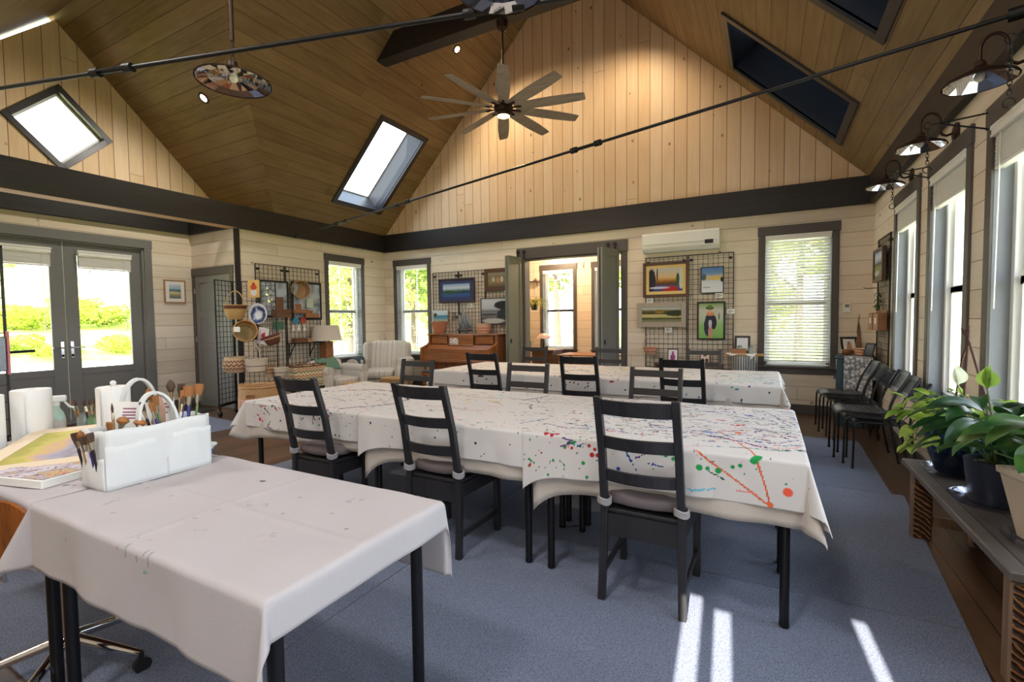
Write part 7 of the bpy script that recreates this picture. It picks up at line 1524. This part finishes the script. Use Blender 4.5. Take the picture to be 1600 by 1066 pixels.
def brush(label, base, tip_dir, hcol, L=.2, wd=.012, kind='flat', bris='bristle', group='paint brushes in the caddy'):
    """base = lower end of the handle, bristles up"""
    key = (hcol, round(L, 2), round(wd, 3), kind, bris)
    d = Vector(tip_dir).normalized(); eu = d.to_track_quat('Z', 'X').to_euler()
    if key in BR: return dup(BR[key], base, None, label, group, eu)
    t = thing('paint_brush', label, 'paint brush', base, 0, group, eu)
    b = Mb(); b.lathe([(.002, 0), (.004, .02), (.0035, L*.35), (.0055, L*.6), (.0045, L*.66)], 10); b.build('brush_handle', hc[hcol], t)
    b = Mb()
    if kind == 'flat': b.m = Matrix.Diagonal((1, .45, 1, 1)); b.lathe([(.0048, L*.655), (wd*.62, L*.72), (wd*.9, L*.82)], 14)
    else: b.lathe([(.0048, L*.655), (wd*.6, L*.82)], 12)
    b.build('ferrule', M['ferrule'], t); b = Mb()
    if kind == 'flat': b.m = Matrix.Diagonal((1, .4, 1, 1)); b.lathe([(wd*.88, L*.82), (wd*1.12, L*.92), (wd*1.05, L)], 14)
    elif kind == 'mop': b.lathe([(wd*.6, L*.82), (wd*1.1, L*.9), (wd*.8, L*.97), (.001, L*1.02)], 14, capb=False, capt=False)
    else: b.lathe([(wd*.58, L*.82), (wd*.75, L*.9), (.001, L*1.0)], 12, capt=False)
    b.build('bristles', M[bris], t); BR[key] = t; return t
rc = rad(2)
def cad(x, y, z): return (CX+x*math.cos(rc)-y*math.sin(rc), CY+x*math.sin(rc)+y*math.cos(rc), ZT+z)
spec = [  # x, y, z, lean x, lean y, handle, length, width, kind, bristle, label
 (.05, .00, .05, .02, -.25, 'black', .21, .009, 'flat', 'bristle_dark', 'dark-haired flat brush leaning out between the loop handles'), (.06, .02, .05, .02, -.2, 'purple', .20, .012, 'flat', 'bristle', 'purple-handled flat brush beside the near loop handle'),
 (.04, .035, .05, .0, -.14, 'green', .22, .012, 'flat', 'bristle', 'green-handled brush beside the near loop handle'), (.0, .03, .05, -.03, -.1, 'white', .245, .013, 'mop', 'bristle', 'white-handled mop brush between the handles'),
 (.055, .07, .06, .0, .18, 'white', .2, .01, 'round', 'bristle_dark', 'white-handled brush leaning toward the camera table edge'), (.05, .085, .05, .0, .12, 'purple', .23, .014, 'flat', 'bristle', 'broad purple-handled brush right of the loops'),
 (.02, .10, .05, .0, .06, 'wood', .24, .01, 'round', 'bristle_dark', 'bare-wood round brush right of the loops'), (.055, .115, .05, .02, .05, 'blue', .245, .019, 'flat', 'bristle', 'broad blue-handled brush with ginger hair'),
 (.03, .13, .05, .02, .08, 'black', .24, .012, 'flat', 'bristle_dark', 'black-handled brush behind the broad blue one'), (.055, .14, .05, .02, .12, 'green', .25, .018, 'flat', 'bristle', 'broad green-handled brush, last at the right end'),
 (.0, .12, .05, -.02, .05, 'white', .25, .018, 'flat', 'bristle_dark', 'tall white brush at the right rear'), (.0, .09, .05, -.02, .0, 'white', .27, .016, 'mop', 'bristle_dark', 'tall pale brush right of the rear loop handle'),
 (.06, -.165, .06, .05, .0, 'wood', .135, .018, 'flat', 'bristle', 'ginger flat brush low at the left end'), (.03, -.15, .06, .1, .3, 'black', .15, .02, 'mop', 'bristle', 'ginger mop brush lying low across the left half'), (.05, -.09, .06, .1, .25, 'wood', .13, .022, 'mop', 'bristle', 'fan-shaped ginger brush before the paper card'),
 (.02, -.13, .06, .0, -.02, 'wood', .2, .006, 'round', 'bristle_dark', 'slim upright brush near the left end')]
for (x, y, z, lx, ly, hcol, L, wd, kd, br, lb) in spec: brush(lb, cad(x, y, z+.058), (lx, ly, 1), hcol, L, wd, kd, br)
for k, (x, lx, hcol, L, kd) in enumerate(((-.05, -.08, 'black', .18, 'flat'), (-.025, .05, 'wood', .19, 'mop'), (.0, -.02, 'white', .17, 'flat'), (.025, .1, 'purple', .18, 'flat'), (.05, .02, 'black', .19, 'flat'))): brush(('dark flat', 'tan mop', 'white flat', 'purple flat', 'wide black')[k]+' brush in the end pocket of the caddy', cad(x, -l-.008, .035), (lx, -.12, 1), hcol, L, .012, kd, 'bristle_dark' if k % 2 == 0 else 'bristle', 'paint brushes in the end pocket')
for lb, x, y, w_, h_, rz, m_ in (('white printed card sticking out at the left of the loop handles', .0, -.075, .12, .20, 70, 'a'), ('white printed card sticking out between the loop handles', -.02, .045, .09, .2, 80, 'b')):
    t = thing('printed_card', lb, 'card', cad(x, y, .11), rad(rz), 'cards in the caddy'); b = Mb(); b.m = Rx(rad(-12)) @ Ry(rad(8)); b.box(-w_/2, -.001, 0, w_/2, .001, h_); b.build('card', M['paper'], t); b = Mb(); b.m = Rx(rad(-12)) @ Ry(rad(8)); [b.box(-w_*.3, -.0018, h_*f, w_*q_, -.001, h_*(f+.025)) for f, q_ in ((.85, .2), (.78, .3), (.72, .1), (.66, .25))]; b.build('writing', flat((150, 70, 110), .7), t)
for lb, x, y, hh_, m_ in (('purple-topped plastic scraper behind the printed card', -.05, -.03, .24, flat((196, 182, 206), .4)), ('pink and tan wooden paddle between the loop handles', -.04, .05, .265, flat((206, 160, 140), .5))):
    b = Mb(); b.prism([(-.026, 0), (.026, 0), (.03, .8*hh_), (.018, .95*hh_), (0, hh_), (-.018, .95*hh_), (-.03, .8*hh_)], .006, Matrix(((1, 0, 0, 0), (0, 0, -1, 0), (0, 1, 0, 0), (0, 0, 0, 1)))); o = b.build('palette_scraper', m_); tag(o, lb, 'scraper', 'scrapers in the caddy', cad(x, y, .055), rad(70))
# paper towels, spray bottle, brush jars
M['towel'] = flat((240, 240, 238), .95, var=.02, scale=60, bumpy=.25, name='paper_towel')
def towel(label, loc, r=.062, h=.235, peg=False, flap=0.0):
    t = thing('paper_towel_roll', label, 'paper towels', loc, 0, 'paper towel rolls'); b = Mb(); b.lathe([(r*.97, 0), (r, .003), (r, h-.003), (r*.97, h), (.022, h), (.02, h-.004), (.02, .01)], 40, capb=False, capt=False)
    a0_ = flap; b.grid(lambda u, v: ((r+.0015+.012*u*u)*math.cos(a0_+1.3*u), (r+.0015+.012*u*u)*math.sin(a0_+1.3*u), .002+(h-.004)*v), 12, 4); b.build('towels', M['towel'], t); b = Mb(); b.lathe([(.0195, .006), (.0195, h-.006)], 20, capb=False, capt=False); b.build('core', flat((150, 130, 106), .9), t)
    if peg: b = Mb(); b.cyl((0, 0, 0), .01, h+.012, 12); b.sphere((0, 0, h+.018), .014, 12); b.build('holder', M['white'], t)
    return t
towel('full paper towel roll beside the spray bottle', (-3.36, .985, ZT-.004), .078, .295, False, -1.9); towel('paper towel roll cut by the picture edge, with a loose sheet', (-3.30, .79, ZT-.004), .078, .29, False, -.6)
towel('paper towel roll on an upright holder behind the brush caddy', (-3.03, 1.205, ZT-.004), .07, .30, True, -2.4)
SB = thing('spray_bottle', 'pale green spray bottle with a white trigger head', 'spray bottle', (-3.47, 1.115, ZT-.004), rad(60)); M['bottle_green'] = flat((186, 214, 200), .2, var=.05, name='pale_green_plastic'); b = Mb(); b.lathe([(.034, 0), (.038, .006), (.038, .11), (.03, .14), (.016, .165), (.014, .185)], 28); b.build('bottle', M['bottle_green'], SB); b = Mb(); b.lathe([(.017, .18), (.017, .2)], 18); b.box(-.03, -.014, .2, .045, .014, .235, .006); b.tube([(.035, 0, .2), (.055, 0, .17), (.075, 0, .16)], .006, 8); b.build('trigger_head', M['white'], SB); b = Mb(); b.lathe([(.0385, .03), (.0385, .1)], 28, capb=False, capt=False); b.build('label', flat((206, 200, 190), .6, var=.2, scale=60), SB)
def brushjar(label, loc, n, seed, m):
    t = thing('brush_jar', label, 'jar', loc, 0, 'jars of brushes behind the caddy'); b = Mb(); b.lathe([(.032, 0), (.036, .004), (.036, .085), (.03, .1), (.032, .112)], 24, capt=False); b.build('jar', m, t); r0_ = random.Random(seed)
    for k in range(n): a = r0_.uniform(0, 6.28); q_ = r0_.uniform(.006, .016); brush('slim brush standing in the ' + ('clear' if seed == 1 else 'green') + ' jar behind the caddy', (loc[0]+q_*math.cos(a), loc[1]+q_*math.sin(a), loc[2]+.012), (.22*math.cos(a), .22*math.sin(a), 1), r0_.choice(['wood', 'black']), .19, .006, 'round', r0_.choice(['bristle', 'bristle_dark']), 'brushes in the ' + ('clear' if seed == 1 else 'green') + ' jar')
brushjar('clear glass jar crowded with slim brushes behind the caddy', (-3.49, 1.245, ZT-.004), 7, 1, M['jar_glass']); brushjar('green-tinted jar with slim brushes next to the towel holder', (-3.37, 1.25, ZT-.004), 5, 2, flat((110, 146, 104), .15, .1, var=.3, scale=50))
b = Mb(); b.lathe([(.03, 0), (.036, .02), (.045, .05), (.056, .055), (.058, .06), (.05, .062), (.04, .052), (.001, .03)], 28, capt=False); o = b.build('water_cup', flat((210, 222, 224), .3)); tag(o, 'pale plastic cup with a blue band at the far end of the caddy', 'cup', None, (-2.30, 1.245, ZT)); b = Mb(); b.lathe([(.0362, .018), (.0435, .04)], 28, capb=False, capt=False); b.build('blue_band', flat((44, 104, 176), .4), o)
# matted watercolour lying on the palette tray
wc = NT('watercolour'); X = wc.xyz(wc.coord()); nz = wc.noise(wc.coord(), 9, 4); f = wc.m('ADD', wc.m('MULTIPLY', X[1], 3.2), wc.m('MULTIPLY', nz, .75)); M['wcol'] = wc.bsdf(wc.ramp(f, [(.0, lin((176, 170, 84))), (.2, lin((206, 196, 110))), (.36, lin((216, 180, 140))), (.5, lin((176, 172, 190))), (.65, lin((150, 146, 160))), (.8, lin((196, 190, 186)))]), .8)
def hboard(par, x0, x1, y0, y1, ix0, ix1, iy0, iy1, z0, z1, nm, m):
    b = Mb(); [b.box(*q_) for q_ in ((x0, y0, z0, x1, iy0, z1), (x0, iy1, z0, x1, y1, z1), (x0, iy0, z0, ix0, iy1, z1), (ix1, iy0, z0, x1, iy1, z1))]; return b.build(nm, m, par)
WC = thing('matted_watercolour', 'cream-matted yellow and mauve watercolour lying tilted on the palette tray', 'painting', (-2.93, .955, ZT+.058), 0, None, (rad(2), rad(5), rad(-38)))
hboard(WC, -.31, .31, -.22, .22, -.235, .235, -.145, .145, 0, .004, 'mat_board', flat((232, 214, 186), .8, var=.02)); b = Mb(); b.box(-.24, -.15, 0, .24, .15, .0025); b.build('artwork', M['wcol'], WC); b = Mb(); b.box(-.31, -.22, -.006, .31, .22, -.0005); b.build('backing', M['paper'], WC)
PT = thing('palette_tray', 'white palette tray crusted with mixed paint, half under the watercolour', 'palette', (-2.57, .84, ZT-.003), rad(14)); t = NT('crusted_paint'); co = t.coord(); n1 = t.noise(co, 14, 4); n2 = t.n('TexVoronoi', out='Color', inputs={'Vector': co, 'Scale': 16.0}); cc = t.ramp(n1, [(.3, lin((196, 180, 190))), (.45, lin((214, 206, 214))), (.55, lin((170, 150, 160))), (.62, lin((206, 180, 120))), (.7, lin((206, 90, 96)))]); n3 = t.noise(co, 50, 2); cc = t.mix(t.m('GREATER_THAN', n3, .62), cc, lin((70, 62, 66))); M['crust'] = t.bsdf(cc, .6, 0, t.bump(n1, .5, .004))
b = Mb(); b.box(-.2, -.15, 0, .12, .15, .035, .004); b.build('tray', M['white'], PT); b = Mb(); b.box(-.195, -.145, .0355, .115, .145, .0385, .001); b.build('paint_wells', M['crust'], PT)
# swivel chair at the left edge
SW = thing('swivel_chair', 'bent walnut veneer swivel chair with a chrome star base, tucked under the towel table', 'chair', (-2.49, .80, 0), rad(-4)); M['veneer'] = wood((104, 56, 22), (168, 100, 44), .8, 'z', .25, 'bent_veneer', 26)
b = Mb(); 
for off in (0, .012):
    b.grid(lambda u, v: (-.24+.48*u, -.20+.10*(2*u-1)**2+off-.03*v, .53+.26*v*(1-.35*abs(2*u-1)**6)), 24, 10)
b.grid(lambda u, v: (-.24+.48*u, -.20+.10*(2*u-1)**2-.03+.012*v, .79-.26*.35*abs(2*u-1)**6), 24, 1); b.build('backrest', M['veneer'], SW)
b = Mb(); soft(b, (0, .16, .45), (.40, .38, .045), .45); b.build('seat', M['veneer'], SW); b = Mb(); b.bar((0, -.17, .45), (0, -.19, .62), .06, .012, (0, 1, 0)); b.cyl((0, 0, .12), .028, .33, 16); b.build('column', M['chrome'], SW)
for k in range(5): a = k*2*PI/5+.5; b = Mb(); b.tube([(.03*math.cos(a), .03*math.sin(a), .13), (.31*math.cos(a), .31*math.sin(a), .075)], [.022, .014], 10); lg = b.build('base_leg', M['chrome'], SW); b = Mb(); b.cyl((.31*math.cos(a)-.012, .31*math.sin(a), .03), .03, .024, 16, 'x'); b.tube([(.31*math.cos(a), .31*math.sin(a), .03), (.31*math.cos(a), .31*math.sin(a), .08)], .008, 8); b.build('caster', M['black_metal'], lg)
# ---------------------------------------------------------------- camera
yaw, pit, rol = rad(-28.20724132), rad(-2.52797911), rad(-0.66777699)
fwd = Vector((math.sin(yaw)*math.cos(pit), math.cos(yaw)*math.cos(pit), math.sin(pit)))
rgt = Vector((math.cos(yaw), -math.sin(yaw), 0)); up = rgt.cross(fwd)
r2 = rgt*math.cos(rol) + up*math.sin(rol); u2 = -rgt*math.sin(rol) + up*math.cos(rol)
cam = bpy.data.cameras.new('camera'); co = bpy.data.objects.new('camera', cam); col.objects.link(co)
cam.sensor_width = 36; cam.lens = 36*744.224/1600; cam.clip_start = .02; cam.clip_end = 300
mw = Matrix((r2, u2, -fwd)).transposed().to_4x4(); mw.translation = (0, 0, 1.40); co.matrix_world = mw
scene.camera = co
vs = scene.view_settings; vs.view_transform = 'Standard'; vs.look = 'None'; vs.exposure = EXPOSURE; vs.gamma = 1; vs.use_curve_mapping = False
cy = scene.cycles; cy.use_denoising = True; cy.max_bounces = 10; cy.diffuse_bounces = 5; cy.glossy_bounces = 4; cy.transparent_max_bounces = 16
cy.transmission_bounces = 6; cy.sample_clamp_indirect = 6; cy.caustics_reflective = False; cy.caustics_refractive = False
